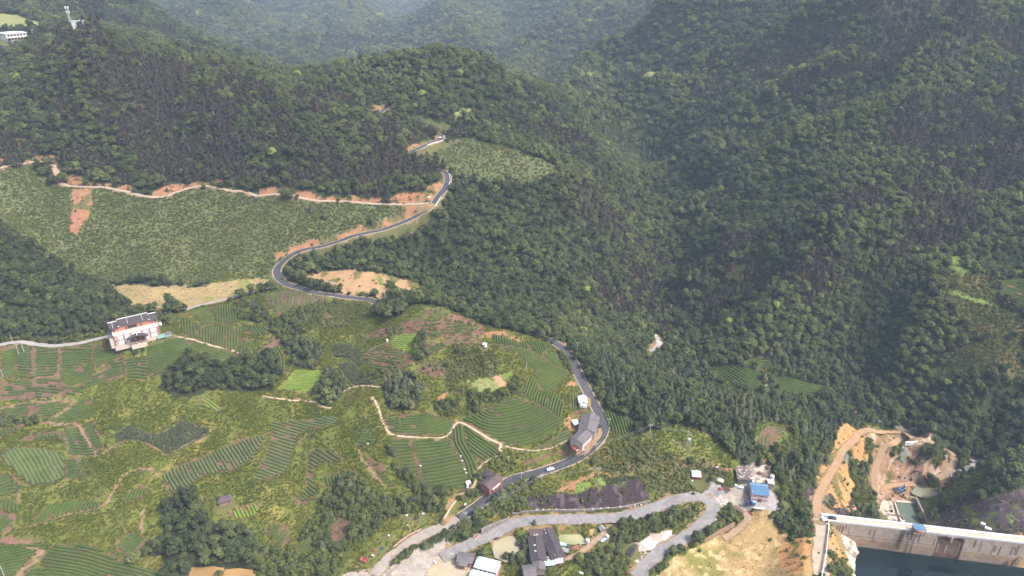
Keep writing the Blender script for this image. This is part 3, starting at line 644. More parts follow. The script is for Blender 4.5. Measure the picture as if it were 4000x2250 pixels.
# ------------------------------------------------------------------ materials
def new_mat(name):
    m = bpy.data.materials.new(name); m.use_nodes = True
    nt = m.node_tree; nt.nodes.clear()
    out = nt.nodes.new("ShaderNodeOutputMaterial")
    return m, nt, nt.nodes, nt.links, out

def ramp(nodes, stops, interp='LINEAR'):
    r = nodes.new("ShaderNodeValToRGB"); r.color_ramp.interpolation = interp
    e = r.color_ramp.elements
    while len(e) < len(stops): e.new(0.5)
    for k, (p, c) in enumerate(stops):
        e[k].position = p; e[k].color = (*c, 1)
    return r

def noise(nodes, links, scale, detail=4, rough=0.6, coord=None):
    n = nodes.new("ShaderNodeTexNoise"); n.inputs["Scale"].default_value = scale
    n.inputs["Detail"].default_value = detail; n.inputs["Roughness"].default_value = rough
    if coord is not None: links.new(coord, n.inputs["Vector"])
    return n

def plain(name, col, rough=0.8, var=0.25, scale=1.5, col2=None, scale2=0.25, metal=0.0, bump=0.0, spec=0.3):
    """a solid-object material: base colour broken by two sizes of procedural mottling"""
    m, nt, N, L, out = new_mat(name)
    b = N.new("ShaderNodeBsdfPrincipled"); L.new(b.outputs[0], out.inputs[0])
    tc = N.new("ShaderNodeNewGeometry")
    n1 = noise(N, L, scale, 5, 0.65, tc.outputs["Position"]); n2 = noise(N, L, scale2, 3, 0.6, tc.outputs["Position"])
    c2 = col2 or tuple(c * (1 - var) for c in col)
    r1 = ramp(N, [(0.32, c2), (0.62, col)]); L.new(n1.outputs["Fac"], r1.inputs[0])
    mix = N.new("ShaderNodeMix"); mix.data_type = 'RGBA'; mix.blend_type = 'MULTIPLY'; mix.inputs[0].default_value = 1
    r2 = ramp(N, [(0.3, (1 - var * .7,) * 3), (0.65, (1.0,) * 3)]); L.new(n2.outputs["Fac"], r2.inputs[0])
    L.new(r1.outputs[0], mix.inputs[6]); L.new(r2.outputs[0], mix.inputs[7]); L.new(mix.outputs[2], b.inputs["Base Color"])
    b.inputs["Roughness"].default_value = rough; b.inputs["Metallic"].default_value = metal
    b.inputs["Specular IOR Level"].default_value = spec
    if bump:
        bp = N.new("ShaderNodeBump"); bp.inputs["Strength"].default_value = bump; bp.inputs["Distance"].default_value = 0.1
        L.new(n1.outputs["Fac"], bp.inputs["Height"]); L.new(bp.outputs[0], b.inputs["Normal"])
    return m

def leaf_mat(name, stops, trans=0.35, isl=0.35):
    m, nt, N, L, out = new_mat(name)
    at = N.new("ShaderNodeAttribute"); at.attribute_type = 'INSTANCER'; at.attribute_name = "tint"
    geo = N.new("ShaderNodeNewGeometry")
    r = ramp(N, stops); L.new(at.outputs["Fac"], r.inputs[0])
    mr = N.new("ShaderNodeMapRange"); L.new(geo.outputs["Random Per Island"], mr.inputs[0])
    mr.inputs[3].default_value = 1 - isl; mr.inputs[4].default_value = 1 + isl
    mx = N.new("ShaderNodeVectorMath"); mx.operation = 'SCALE'; L.new(r.outputs[0], mx.inputs[0]); L.new(mr.outputs[0], mx.inputs["Scale"])
    d = N.new("ShaderNodeBsdfDiffuse"); t = N.new("ShaderNodeBsdfTranslucent"); ms = N.new("ShaderNodeMixShader")
    ms.inputs[0].default_value = trans
    L.new(mx.outputs[0], d.inputs[0]); L.new(mx.outputs[0], t.inputs[0])
    L.new(d.outputs[0], ms.inputs[1]); L.new(t.outputs[0], ms.inputs[2]); L.new(ms.outputs[0], out.inputs[0])
    return m

M = {}
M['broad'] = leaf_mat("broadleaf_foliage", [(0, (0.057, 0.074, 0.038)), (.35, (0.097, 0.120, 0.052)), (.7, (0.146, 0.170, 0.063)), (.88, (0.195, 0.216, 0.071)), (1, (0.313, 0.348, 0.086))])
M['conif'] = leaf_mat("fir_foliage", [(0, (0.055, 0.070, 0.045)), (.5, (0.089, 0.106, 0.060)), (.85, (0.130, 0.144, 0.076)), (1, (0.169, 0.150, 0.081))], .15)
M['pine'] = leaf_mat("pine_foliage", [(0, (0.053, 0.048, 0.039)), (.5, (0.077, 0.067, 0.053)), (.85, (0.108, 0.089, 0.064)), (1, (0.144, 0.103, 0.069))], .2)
M['shrub'] = leaf_mat("shrub_foliage", [(0, (0.076, 0.096, 0.038)), (.4, (0.128, 0.149, 0.048)), (.75, (0.183, 0.192, 0.057)), (1, (0.274, 0.276, 0.071))])
M['grass'] = leaf_mat("grass_blades", [(0, (.078, .108, .024)), (.45, (.130, .152, .031)), (.75, (.172, .176, .039)), (1, (.190, .162, .056))], .3, .18)
M['corn'] = leaf_mat("maize_leaves", [(0, (0.094, 0.115, 0.060)), (.5, (0.140, 0.160, 0.088)), (1, (0.199, 0.205, 0.118))], .25)
M['bark'] = plain("bark", (.10, .075, .055), .9, .4, 3)

# ------------------------------------------------------------------ object helpers
def link(o, parent=None):
    COL.objects.link(o)
    if parent is not None: o.parent = parent
    return o
def tag(o, label=None, cat=None, group=None, kind=None):
    if label: o["label"] = label
    if cat: o["category"] = cat
    if group: o["group"] = group
    if kind: o["kind"] = kind
    return o
def mesh_np(name, v, f, mats=(), mi=None, smooth=False):
    v = np.asarray(v, np.float32).reshape(-1, 3); f = np.asarray(f, np.int32)
    me = bpy.data.meshes.new(name)
    k = f.shape[1]
    me.vertices.add(len(v)); me.vertices.foreach_set("co", v.ravel())
    me.loops.add(f.size); me.loops.foreach_set("vertex_index", f.ravel())
    me.polygons.add(len(f)); me.polygons.foreach_set("loop_start", np.arange(0, f.size, k, dtype=np.int32))
    for m in mats: me.materials.append(m)
    if mi is not None: me.polygons.foreach_set("material_index", np.asarray(mi, np.int32))
    if smooth: me.polygons.foreach_set("use_smooth", np.ones(len(f), bool))
    me.update(calc_edges=True)
    return me


def quads_from(c, nrm, size, aspect=1.0, roll=None, bend=0.0):
    """one four-cornered leaf spray per centre c, facing nrm"""
    n = len(c)
    nrm = nrm / (np.linalg.norm(nrm, axis=1, keepdims=True) + 1e-9)
    t = np.cross(nrm, rng.normal(size=(n, 3))) if roll is None else np.cross(nrm, roll)
    t /= np.linalg.norm(t, axis=1, keepdims=True) + 1e-9
    b = np.cross(nrm, t)
    size = np.broadcast_to(size, (n,))[:, None]; a = np.broadcast_to(aspect, (n,))[:, None]
    j = lambda: 1 + .35 * (rng.random((n, 1)) - .5)
    p0 = c + t * size * .5 * j(); p1 = c + b * size * .5 * a * j() - nrm * size * bend; p2 = c - t * size * .5 * j(); p3 = c - b * size * .5 * a * j() - nrm * size * bend
    v = np.stack([p0, p1, p2, p3], 1).reshape(-1, 3)
    f = np.arange(n * 4).reshape(n, 4)
    return v, f


# ------------------------------------------------------------------ tea gardens: every hedge row is a part of its garden
M['tea'] = None
def tea_mat(name, c1, c2, c3):
    m, nt, N, L, out = new_mat(name)
    geo = N.new("ShaderNodeNewGeometry")
    n1 = noise(N, L, 2.2, 5, .75, geo.outputs["Position"]); n2 = noise(N, L, .12, 3, .6, geo.outputs["Position"])
    r = ramp(N, [(.3, c1), (.5, c2), (.72, c3)]); L.new(n1.outputs["Fac"], r.inputs[0])
    r2 = ramp(N, [(.3, (.78, .80, .8)), (.7, (1.15, 1.12, 1.0))]); L.new(n2.outputs["Fac"], r2.inputs[0])
    mx = N.new("ShaderNodeMix"); mx.data_type = 'RGBA'; mx.blend_type = 'MULTIPLY'; mx.inputs[0].default_value = 1
    L.new(r.outputs[0], mx.inputs[6]); L.new(r2.outputs[0], mx.inputs[7])
    d = N.new("ShaderNodeBsdfDiffuse"); L.new(mx.outputs[2], d.inputs[0]); L.new(d.outputs[0], out.inputs[0])
    bp = N.new("ShaderNodeBump"); bp.inputs["Strength"].default_value = .9; bp.inputs["Distance"].default_value = .25
    L.new(n1.outputs["Fac"], bp.inputs["Height"]); L.new(bp.outputs[0], d.inputs["Normal"])
    return m
M['tea'] = tea_mat("tea_hedge", (.040, .062, .020), (.066, .096, .030), (.105, .138, .042))
M['tea_pale'] = tea_mat("pale_tea_hedge", (.062, .084, .036), (.090, .116, .048), (.124, .150, .062))
M['tea_yellow'] = tea_mat("young_tea_hedge", (.090, .140, .026), (.140, .200, .040), (.190, .250, .055))

def hedge_mesh(line, w, h):
    l = np.asarray(line); n = len(l)
    d = np.gradient(l[:, :2], axis=0); d /= np.linalg.norm(d, axis=1, keepdims=True) + 1e-9
    nn = np.stack([-d[:, 1], d[:, 0]], 1)
    prof = np.array([(-.5, -.35), (-.52, .45), (-.27, .96), (.27, .96), (.52, .45), (.5, -.35)])
    end = np.clip(np.minimum(np.arange(n), np.arange(n)[::-1]) / 1.2 + .45, 0, 1)
    V = []
    for (a, b) in prof:
        jw = 1 + .30 * (rng.random(n) - .5); jh = 1 + .34 * (rng.random(n) - .5)
        off = nn * (a * w * jw * (.6 + .4 * end))[:, None]
        V.append(np.c_[l[:, :2] + off, l[:, 2] + np.where(b > 0, b * h * jh * end, b)])
    V = np.stack(V, 1).reshape(-1, 3); k = len(prof)
    i = np.arange(n - 1)[:, None] * k + np.arange(k - 1)[None, :]
    f = np.stack([i, i + 1, i + k + 1, i + k], -1).reshape(-1, 4)
    ends = np.array([[0, 1, 4, 5], [1, 2, 3, 4], [(n - 1) * k + 5, (n - 1) * k + 4, (n - 1) * k + 1, (n - 1) * k], [(n - 1) * k + 4, (n - 1) * k + 3, (n - 1) * k + 2, (n - 1) * k + 1]])
    return V, np.vstack([f, ends])

N_ROWS = 0
def tea(label, poly, guide, sp=2.2, w=None, h=.95, mat='tea', gap=0.06, ext=70, cls_name=None, rowname='tea_row', cat='tea garden', group='tea gardens', name='tea_garden'):
    """poly and guide are photo traces (view, points...): rows run parallel to the guide and stop at the poly"""
    global N_ROWS
    sp *= .9
    P = G(*poly); gd = G(*guide)
    paint(cls_name or ('teared' if gap >= .06 else 'tea'), P[:, :2], True)
    w = w or sp * (.76 if gap < .1 else .68)
    gl = smooth_line(gd, 1.15, 2)[:, :2]
    a = (gl[0] - gl[min(6, len(gl) - 1)]); a /= np.linalg.norm(a) + 1e-9
    b = (gl[-1] - gl[max(-7, -len(gl))]); b /= np.linalg.norm(b) + 1e-9
    s = np.arange(1.15, ext, 1.15)[:, None]
    gl = np.vstack([(gl[0] + a * s)[::-1], gl, gl[-1] + b * s])
    t = np.gradient(gl, axis=0)
    k = np.hanning(15); k /= k.sum()
    t = np.stack([np.convolve(np.pad(t[:, q], 7, mode='edge'), k, 'valid') for q in (0, 1)], 1)
    t /= np.linalg.norm(t, axis=1, keepdims=True) + 1e-9
    nn = np.stack([-t[:, 1], t[:, 0]], 1)
    dd = ((P[:, None, :2] - gl[None]) * nn[None]).sum(-1)
    root = None; rows = []
    lim = int(max(np.abs(P[:, :2] - gl[len(gl) // 2]).sum(1).max() / sp, 4)) + 4
    for q in range(-lim, lim + 1):
        off = q * sp
        l = gl + nn * off
        st = np.gradient(l, axis=0)
        good = (st * t).sum(1) > .35
        l = l + nn * ((vnoise(l[:, 0], l[:, 1], 7, 201) - .5) * .55)[:, None]
        ins = inside(l[:, 0], l[:, 1], P[:, :2]) & good
        ins &= vnoise(l[:, 0] + q * 31.7, l[:, 1], 5, 211 + q % 5) > gap * 1.5
        run = []
        for m in range(len(l) + 1):
            if m < len(l) and ins[m]:
                run.append(l[m])
            else:
                if len(run) >= 4:
                    rows.append(np.array(run))
                run = []
    if not rows: print("NO ROWS", label); return
    c = P.mean(0); zc = float(H(c[0], c[1]))
    root = bpy.data.objects.new(name, None); root.empty_display_size = 2; root.location = (c[0], c[1], zc); link(root)
    tag(root, label, cat, group)
    for r in rows:
        r = np.c_[r, H(r[:, 0], r[:, 1])]
        v, f = hedge_mesh(r, w, h)
        me = mesh_np(rowname, v - np.array([c[0], c[1], zc]), f, [M[mat]])
        link(bpy.data.objects.new(rowname, me), root); N_ROWS += 1
    return root

tea("tea garden with rows curving round a small rise below the two leaning poles", ('D1', (0,265),(200,268),(450,292),(462,600),(420,690),(120,725),(0,700)), ('D1', (0,600),(60,530),(130,480),(250,430),(440,450)), 2.3)
tea("square tea block between two red clay paths below the grey lane", ('D1', (490,292),(835,292),(820,640),(700,690),(492,692)), ('D1', (490,480),(650,470),(830,468)), 2.4)
tea("tea block with level rows just left of the restaurant front", ('D1', (855,290),(1310,240),(1310,460),(1080,545),(850,615)), ('D1', (850,430),(1080,415),(1300,400)), 2.3)
tea("tea block rising towards the restaurant corner", ('D1', (1320,240),(1590,262),(1740,400),(1500,520),(1345,585),(1320,470)), ('D1', (1330,460),(1520,390),(1690,310)), 2.3)
tea("tea block with long slanting rows below the level rows left of the restaurant", ('D1', (840,650),(1060,570),(1330,490),(1370,620),(1250,755),(1050,828),(860,790)), ('D1', (850,690),(1060,610),(1330,520)), 2.3)
tea("tea garden below the restaurant's weedy bank with patches of red soil", ('D1', (1375,640),(1750,425),(1775,690),(1560,745),(1300,830),(1060,845),(1250,760)), ('D1', (1380,670),(1560,610),(1760,560)), 2.3, gap=.14)
tea("small tea block directly under the weedy restaurant bank", ('D1', (1765,430),(2085,430),(2105,600),(2100,740),(1790,740)), ('D1', (1770,580),(1930,560),(2100,575)), 2.3)
tea("tea garden between the pale footpath and the dark wood right of the restaurant", ('D2', (280,862),(480,892),(700,962),(1000,1032),(1270,1112),(1120,1180),(900,1180),(640,1075),(480,1130),(300,1270),(0,1390),(-110,1390),(-110,1010),(60,960)), ('D2', (-100,1130),(100,1060),(350,990),(600,920)), 2.3)
tea("thin tea garden with much bare red soil above the yellow field path", ('D1', (0,745),(480,725),(830,705),(860,800),(1050,850),(1290,880),(1100,945),(700,970),(0,1050)), ('D1', (0,890),(480,855),(950,890)), 2.2, gap=.26)
tea("tea garden under the yellow field path at the left edge", ('D1', (0,1120),(500,1070),(1020,1045),(900,1170),(660,1310),(560,1240),(300,1230),(0,1280)), ('D1', (0,1215),(500,1150),(1000,1080)), 2.2, gap=.12)
tea("tea block right of the slanting clay path with rows rising to the right", ('D1', (1065,1040),(1280,1000),(1330,1150),(1390,1230),(1200,1290),(1000,1370),(690,1345),(910,1200)), ('D1', (700,1320),(1000,1245),(1340,1140)), 2.3)
tea("tea block with level rows left of the steep clay path and below the slanting one", ('C1', (475,345),(585,310),(640,400),(725,535),(655,545),(510,520)), ('C1', (480,430),(560,415),(660,425)), 2.1)
tea("narrow tea block right of the steep clay path beside the yellow grass", ('C1', (605,315),(690,275),(760,420),(780,465),(735,525),(650,395)), ('C1', (620,385),(680,365),(750,350)), 2.1)
tea("narrow terrace of short tea rows above the wide oval garden", ('C1', (145,440),(170,400),(300,375),(445,362),(462,400),(300,425)), ('C1', (245,380),(252,430)), 1.9)
tea("small terrace of short slanting tea rows at the left edge", ('C1', (-40,350),(80,320),(180,300),(170,330),(60,400),(-40,415)), ('C1', (60,325),(85,400)), 1.9)
tea("wide oval tea garden with closed canopy and thin dark seams", ('C1', (0,550),(60,505),(130,475),(300,485),(440,510),(488,560),(490,700),(400,750),(240,772),(150,690)), ('C1', (170,480),(250,600),(330,750)), 2.15, w=1.98, h=.6, mat='tea_pale', gap=0)
tea("small tea patch attached to the right end of the wide oval garden", ('C1', (500,560),(560,542),(630,620),(600,715),(495,710)), ('C1', (500,640),(560,628),(620,618)), 2.1)
tea("tea patch with thick rows and red soil at the left edge below the oval garden", ('C1', (-40,640),(60,670),(145,760),(140,805),(-40,850)), ('C1', (-20,765),(60,735),(140,725)), 2.7, gap=.03)
tea("tea patch with steep short rows at the left edge above the clay junction", ('C1', (-30,850),(60,850),(138,880),(138,978),(-30,955)), ('C1', (60,850),(45,900),(35,965)), 2.3)
tea("tea patch in the corner left of the clay junction", ('C1', (-30,985),(40,980),(108,1020),(50,1100),(-30,1140)), ('C1', (-20,1110),(40,1050),(100,990)), 2.4)
tea("lens shaped tea terrace above the long curved clay path", ('C1', (182,1095),(370,905),(530,880),(760,880),(782,920),(740,943),(520,985),(280,1055)), ('C1', (300,1055),(380,970),(450,885)), 2.0)
tea("small half moon tea patch inside the bend of the clay path", ('C1', (920,910),(942,850),(1000,795),(1060,765),(1110,790),(1143,840),(1050,868),(930,915)), ('C1', (985,895),(1015,840),(1040,775)), 2.1)
tea("long pale tea terrace left of the grassy spur with rows across it", ('C1', (1228,680),(1420,592),(1650,492),(1932,392),(2020,370),(1980,460),(1900,560),(1780,640),(1560,690),(1360,815),(1272,815)), ('C1', (1460,575),(1500,650),(1530,700)), 2.1, mat='tea_pale')
tea("small tea patch above the pale grey bush at the bottom left", ('C1', (887,1180),(1010,1115),(1100,1160),(1062,1240),(965,1288),(890,1250)), ('C1', (900,1245),(960,1185),(1015,1125)), 1.9)
tea("large tea garden along the bottom edge right of the winding clay path", ('C1', (370,1245),(420,1205),(700,1232),(900,1312),(1000,1372),(1200,1420),(1290,1470),(340,1470),(300,1350),(345,1270)), ('C1', (330,1290),(600,1330),(900,1410)), 1.9)
tea("narrow tea strip along the top of the bottom edge garden", ('C1', (180,1208),(420,1204),(360,1243),(240,1240)), ('C1', (190,1215),(300,1220),(410,1212)), 1.7)
tea("tea garden in the bottom left corner behind the leaning pole", ('C1', (-30,1200),(170,1212),(200,1245),(300,1262),(220,1330),(150,1415),(-30,1470)), ('C1', (-10,1320),(100,1300),(220,1270)), 1.9)
tea("small tea patch at the bottom edge with a bright grass border", ('C1', (180,1435),(240,1395),(340,1402),(400,1470),(180,1470)), ('C1', (190,1440),(280,1425),(380,1440)), 1.8)
tea("broad tea terrace in the middle of the left slope with a path round its foot", ('C2', (92,290),(400,262),(620,248),(618,290),(560,328),(420,340),(330,388),(290,490),(260,600),(238,655),(150,708),(0,748),(0,640),(60,560),(112,420),(118,340)), ('C2', (60,440),(180,480),(300,520)), 2.1, mat='tea_pale')
tea("crooked tea terrace reaching down towards the bushes left of centre", ('C2', (402,520),(440,482),(520,492),(600,532),(698,535),(690,560),(560,588),(480,602),(442,650),(442,740),(468,800),(420,868),(380,898),(300,908),(292,890),(370,800),(395,680),(388,600)), ('C2', (395,560),(460,590),(540,640)), 2.0)
tea("small tea patch with upright rows above the mid slope bushes", ('C2', (512,690),(620,670),(750,652),(738,700),(640,720),(620,768),(542,788)), ('C2', (545,685),(565,740),(580,790)), 1.9)
tea("small dense tea patch shaped like a fan left of the big striped garden", ('C2', (762,460),(780,372),(830,330),(880,372),(913,435),(850,440),(772,478)), ('C2', (780,410),(850,420),(905,430)), 1.9, w=1.75, gap=.02)
tea("thin sloping tea strip beside the weedy gully left of the striped garden", ('C2', (850,545),(880,552),(960,640),(1050,770),(1000,788),(950,750),(900,640),(842,572)), ('C2', (850,590),(900,580),(960,575)), 1.9)
tea("tea garden under the round conifer grove with gently bowed rows", ('D5', (522,222),(640,200),(930,152),(1050,192),(1218,240),(1200,330),(1130,388),(900,388),(650,368),(562,330)), ('D5', (530,270),(700,298),(860,292),(990,262),(1080,215)), 2.15)
tea("left part of the big striped garden beyond the narrow downhill path", ('D5', (592,410),(748,406),(830,600),(868,740),(900,828),(790,800),(690,740),(642,640),(602,520)), ('D5', (600,480),(700,472),(800,470)), 2.3)
tea("main part of the big striped tea garden with level rows and white sacks", ('D5', (782,408),(950,422),(1100,432),(1180,455),(1255,560),(1325,680),(1335,760),(1380,860),(1300,958),(1170,900),(1000,928),(905,860),(874,740),(838,600)), ('D5', (850,690),(1080,655),(1310,610)), 2.35, gap=.03)
tea("tea slope of long curving rows at the right end of the big striped garden", ('D5', (1190,440),(1240,282),(1288,268),(1325,470),(1400,600),(1470,690),(1415,830),(1350,835),(1345,700),(1262,570)), ('D5', (1250,300),(1280,470),(1370,620),(1410,760)), 2.2, gap=.02)
tea("tea slope folding down below the pale footpath to the scrap hut", ('D5', (1312,268),(1500,402),(1665,500),(1640,588),(1570,620),(1492,680),(1430,590),(1345,470)), ('D5', (1330,340),(1480,450),(1640,560)), 2.1, gap=.02)
tea("bowl shaped tea garden above the pale footpath with sweeping concave rows", ('D5', (1290,205),(1440,182),(1530,132),(1700,52),(1880,22),(1950,62),(2150,112),(2320,240),(2300,280),(2180,378),(2050,468),(1800,488),(1690,468),(1560,388),(1420,288)), ('D5', (1380,250),(1560,330),(1780,330),(2000,265),(2190,165)), 2.35, gap=.03)
tea("upper tea slope with upright rows below the orange bare strip", ('D4', (262,202),(400,232),(620,320),(850,292),(1000,312),(1088,388),(950,500),(760,400),(500,365),(272,332)), ('D4', (400,235),(410,300),(430,375)), 2.0, gap=.02)
tea("tea slope with fine slanting rows in the middle of the upper gardens", ('D4', (290,345),(500,375),(750,412),(940,520),(1270,700),(1335,745),(1200,900),(1150,1000),(960,980),(870,760),(760,640),(640,470),(420,400)), ('D4', (860,770),(980,715),(1180,620)), 2.1, gap=.01, mat='tea')
tea("tea slope with steep rows dropping towards the grey roofed house", ('D4', (950,995),(1150,1010),(1288,1180),(1238,1388),(1040,1250),(880,1170),(700,1080),(690,900),(780,800),(865,800)), ('D4', (950,1240),(985,1100),(1030,980)), 2.1, gap=.01)
tea("tea strip between the upper slope and the roadside conifers", ('D4', (955,512),(1095,470),(1200,500),(1280,640),(1398,785),(1340,730),(1090,600)), ('D4', (960,545),(1100,570),(1230,630)), 2.0)
tea("tea patch with wavy rows beside the white shed", ('D4', (1342,1060),(1440,1042),(1470,1190),(1560,1215),(1640,1215),(1685,1300),(1560,1310),(1392,1290)), ('D4', (1400,1070),(1410,1180),(1425,1290)), 1.9)
tea("curved tea band with short rows above the weedy mound", ('D3', (1510,775),(1600,700),(1850,622),(2050,590),(2300,598),(2330,628),(2100,618),(1950,645),(1750,762),(1600,845),(1540,828)), ('D3', (1640,690),(1680,730),(1720,770)), 1.9, h=.7)
tea("second curved tea band hugging the top of the weedy mound", ('D3', (1900,690),(1960,655),(2120,635),(2300,675),(2420,770),(2500,850),(2380,770),(2250,712),(2050,690)), ('D3', (2050,640),(2062,670),(2075,705)), 1.9, h=.7)
tea("tea slope across the road from the grey roofed house", ('C3', (662,195),(720,202),(850,252),(955,292),(940,340),(840,395),(780,378),(722,312),(702,262)), ('C3', (745,225),(775,310),(795,385)), 1.9, gap=.02)
tea("thin crescent tea terrace above the curved field path by the roadside house", ('D5', (2022,535),(2180,432),(2330,352),(2408,372),(2395,398),(2280,455),(2100,525)), ('D5', (2040,525),(2200,450),(2390,370)), 1.9, mat='tea_pale')
tea("small round tea patch left of the crescent terrace", ('D5', (1772,560),(1850,542),(1953,562),(1900,598),(1790,600)), ('D5', (1775,575),(1870,570),(1950,575)), 1.8)
tea("roadside strip of short upright tea rows above the white car", ('D5', (1852,660),(1990,622),(2200,572),(2400,522),(2438,540),(2200,618),(1960,688)), ('D5', (2005,625),(2015,690)), 1.8)
tea("tea block of bent rows beside the field track behind the restaurant", ('D2', (335,545),(480,522),(700,442),(815,422),(800,480),(898,660),(700,690),(640,640),(560,560)), ('D2', (470,580),(600,492),(810,470)), 2.0)
tea("tea block of upright rows under the pale field track", ('D2', (822,430),(1138,382),(1178,660),(940,668),(905,655),(808,485)), ('D2', (1000,400),(1005,530),(1015,650)), 2.0)
tea("tea block right of the concrete yard behind the restaurant", ('D2', (345,560),(480,575),(560,640),(680,700),(690,900),(500,850),(385,760)), ('D2', (440,560),(450,690),(460,820)), 2.0)
tea("large tea block of long upright rows above the pale footpath", ('D2', (692,705),(930,682),(1228,692),(1248,820),(1200,900),(1228,1095),(900,988),(692,928)), ('D2', (885,700),(870,840),(860,960)), 2.0)
tea("tea block of slanting rows left of the round grassy hump", ('D2', (1242,660),(1400,682),(1618,702),(1598,820),(1540,848),(1350,792),(1262,790)), ('D2', (1410,690),(1460,760),(1500,825)), 2.0)
tea("small tea block with hooked rows at the end of the pale footpath", ('D2', (1212,900),(1272,872),(1400,932),(1498,1000),(1380,1098),(1242,1088)), ('D2', (1335,910),(1320,1000),(1295,1090)), 2.0)
tea("thin tea rows with bare brown soil on the round hillock below the hairpin", ('D2', (1585,252),(1900,192),(2150,202),(2400,282),(2500,330),(2300,398),(2000,478),(1755,555),(1700,450),(1610,400)), ('D2', (1960,205),(1910,370),(1840,545)), 2.0, gap=.2, mat='tea_pale', w=1.1)
tea("short tea rows along the crest beside the field track", ('D2', (1150,385),(1450,282),(1578,242),(1558,330),(1380,370),(1200,400)), ('D2', (1350,300),(1362,345),(1375,390)), 1.9)
tea("tiny tea patch above the red clay corner", ('D2', (1562,862),(1690,862),(1700,900),(1605,938)), ('D2', (1565,905),(1640,890),(1700,868)), 2.0)
tea("narrow tea strip winding down beside the tall conifer grove", ('D2', (1642,1022),(1775,962),(1858,1150),(1868,1388),(1705,1400),(1758,1250),(1722,1120)), ('D2', (1715,1000),(1770,1090),(1805,1200),(1790,1390)), 2.0)
tea("dark tea garden across the river below the forested mountain", ('D6', (472,352),(620,312),(830,342),(960,332),(1128,420),(1140,568),(1040,640),(880,570),(620,500)), ('D6', (500,345),(700,460),(960,620)), 2.2, w=1.75, gap=.01)
tea("upper tea terraces beyond the river with red soil between the rows", ('D6', (850,342),(1080,202),(1288,310),(1240,358),(1150,398),(960,322)), ('D6', (930,285),(1080,310),(1230,350)), 2.3, gap=.08)
tea("long tea terraces beyond the river right of the white tent", ('D6', (1292,480),(1440,452),(1700,542),(1995,600),(1990,690),(1700,738),(1400,640),(1282,590)), ('D6', (1290,555),(1600,630),(1950,700)), 2.3, gap=.05)
tea("thin tea rows under the bare tree beyond the river", ('D6', (2010,770),(2400,830),(2500,900),(2380,920),(2150,850)), ('D6', (2020,790),(2200,820),(2480,900)), 2.2, gap=.15)
tea("dark tea terraces at the right edge on the forested mountain", ('B4', (1690,665),(1840,655),(1990,650),(1990,895),(1840,850),(1785,790),(1770,720)), ('B4', (1700,730),(1850,745),(1980,770)), 2.6)
tea("overgrown tea rows on the grassy knoll in front of the conifer ridge", ('D6', (1080,1130),(1200,1040),(1400,1070),(1440,1100),(1300,1180),(1250,1290),(1110,1260)), ('D6', (1130,1260),(1170,1120),(1260,1050),(1420,1090)), 2.4, gap=.22, mat='tea_pale', h=.55)
tea("two lonely rows of tea beside the lower maize plot", ('D3', (225,1030),(262,1020),(478,1295),(440,1315),(250,1110)), ('D3', (245,1040),(350,1170),(460,1305)), 1.8)
tea("weedy tea rows in the gully above the bottom bushes", ('C2', (60,1100),(110,1045),(210,1060),(250,1120),(240,1200),(170,1240),(130,1180)), ('C2', (100,1160),(130,1120),(160,1060)), 2.0, gap=.1)
tea("small tea patch half hidden in the bottom bushes", ('C2', (280,1250),(330,1190),(420,1150),(450,1230),(350,1290)), ('C2', (285,1270),(360,1240),(440,1190)), 1.9, gap=.1)
tea("small bright tea patch right of the dark roofed field hut", ('C1', (1700,1010),(1780,940),(1932,900),(1980,900),(1932,1000),(1820,1030)), ('C1', (1840,930),(1870,1000)), 2.0, mat='tea_yellow')
tea("small plot of young yellow green hedges on the grass above the grey maize", ('C1', (1495,105),(1540,85),(1680,190),(1640,220),(1560,170)), ('C1', (1500,100),(1580,150),(1660,215)), 1.9, mat='tea_yellow', h=.5, gap=.06)
# other crops set out in rows
crop = dict(cat='vegetable plot', group='vegetable plots', name='vegetable_plot', rowname='crop_row', mat='tea_yellow')
tea("bright green plot with level crop rows beside the small white tank", ('D3', (1005,690),(1080,592),(1250,555),(1378,572),(1385,660),(1368,845),(1285,838),(1150,790),(1030,740)), ('D3', (1020,690),(1200,700),(1370,705)), 2.0, h=.5, gap=.05, cls_name='bright', **crop)
tea("yellow green plot of low crop rows between two conifer groves", ('B2', (205,1449),(300,1345),(500,1355),(505,1449),(440,1490),(180,1485)), ('B2', (230,1420),(360,1425),(490,1430)), 1.9, h=.4, gap=.04, cls_name='bright', **crop)
tea("contour rows of weedy crops on the reddish mound beside the bright plot", ('D3', (640,860),(750,760),(940,690),(1005,745),(1270,855),(1340,900),(1200,1045),(960,1075),(750,1065),(655,985)), ('D3', (660,930),(900,985),(1120,985),(1320,900)), 2.1, h=.5, gap=.16, cls_name='brown', cat='vegetable plot', group='vegetable plots', name='vegetable_plot', rowname='crop_row', mat='tea')
tea("weedy crop rows on the purple brown knoll top", ('D3', (1400,430),(1500,330),(1750,330),(2000,400),(2250,450),(2250,540),(2000,580),(1500,610),(1440,550)), ('D3', (1430,480),(1700,500),(2230,490)), 2.3, h=.4, gap=.25, cls_name='brown', cat='vegetable plot', group='vegetable plots', name='vegetable_plot', rowname='crop_row', mat='tea')
for r in ROADS: strip('none', r['line'], r['half'] + (0.9 if r['half'] > 1.2 else 0.25))
print("tea rows", N_ROWS)
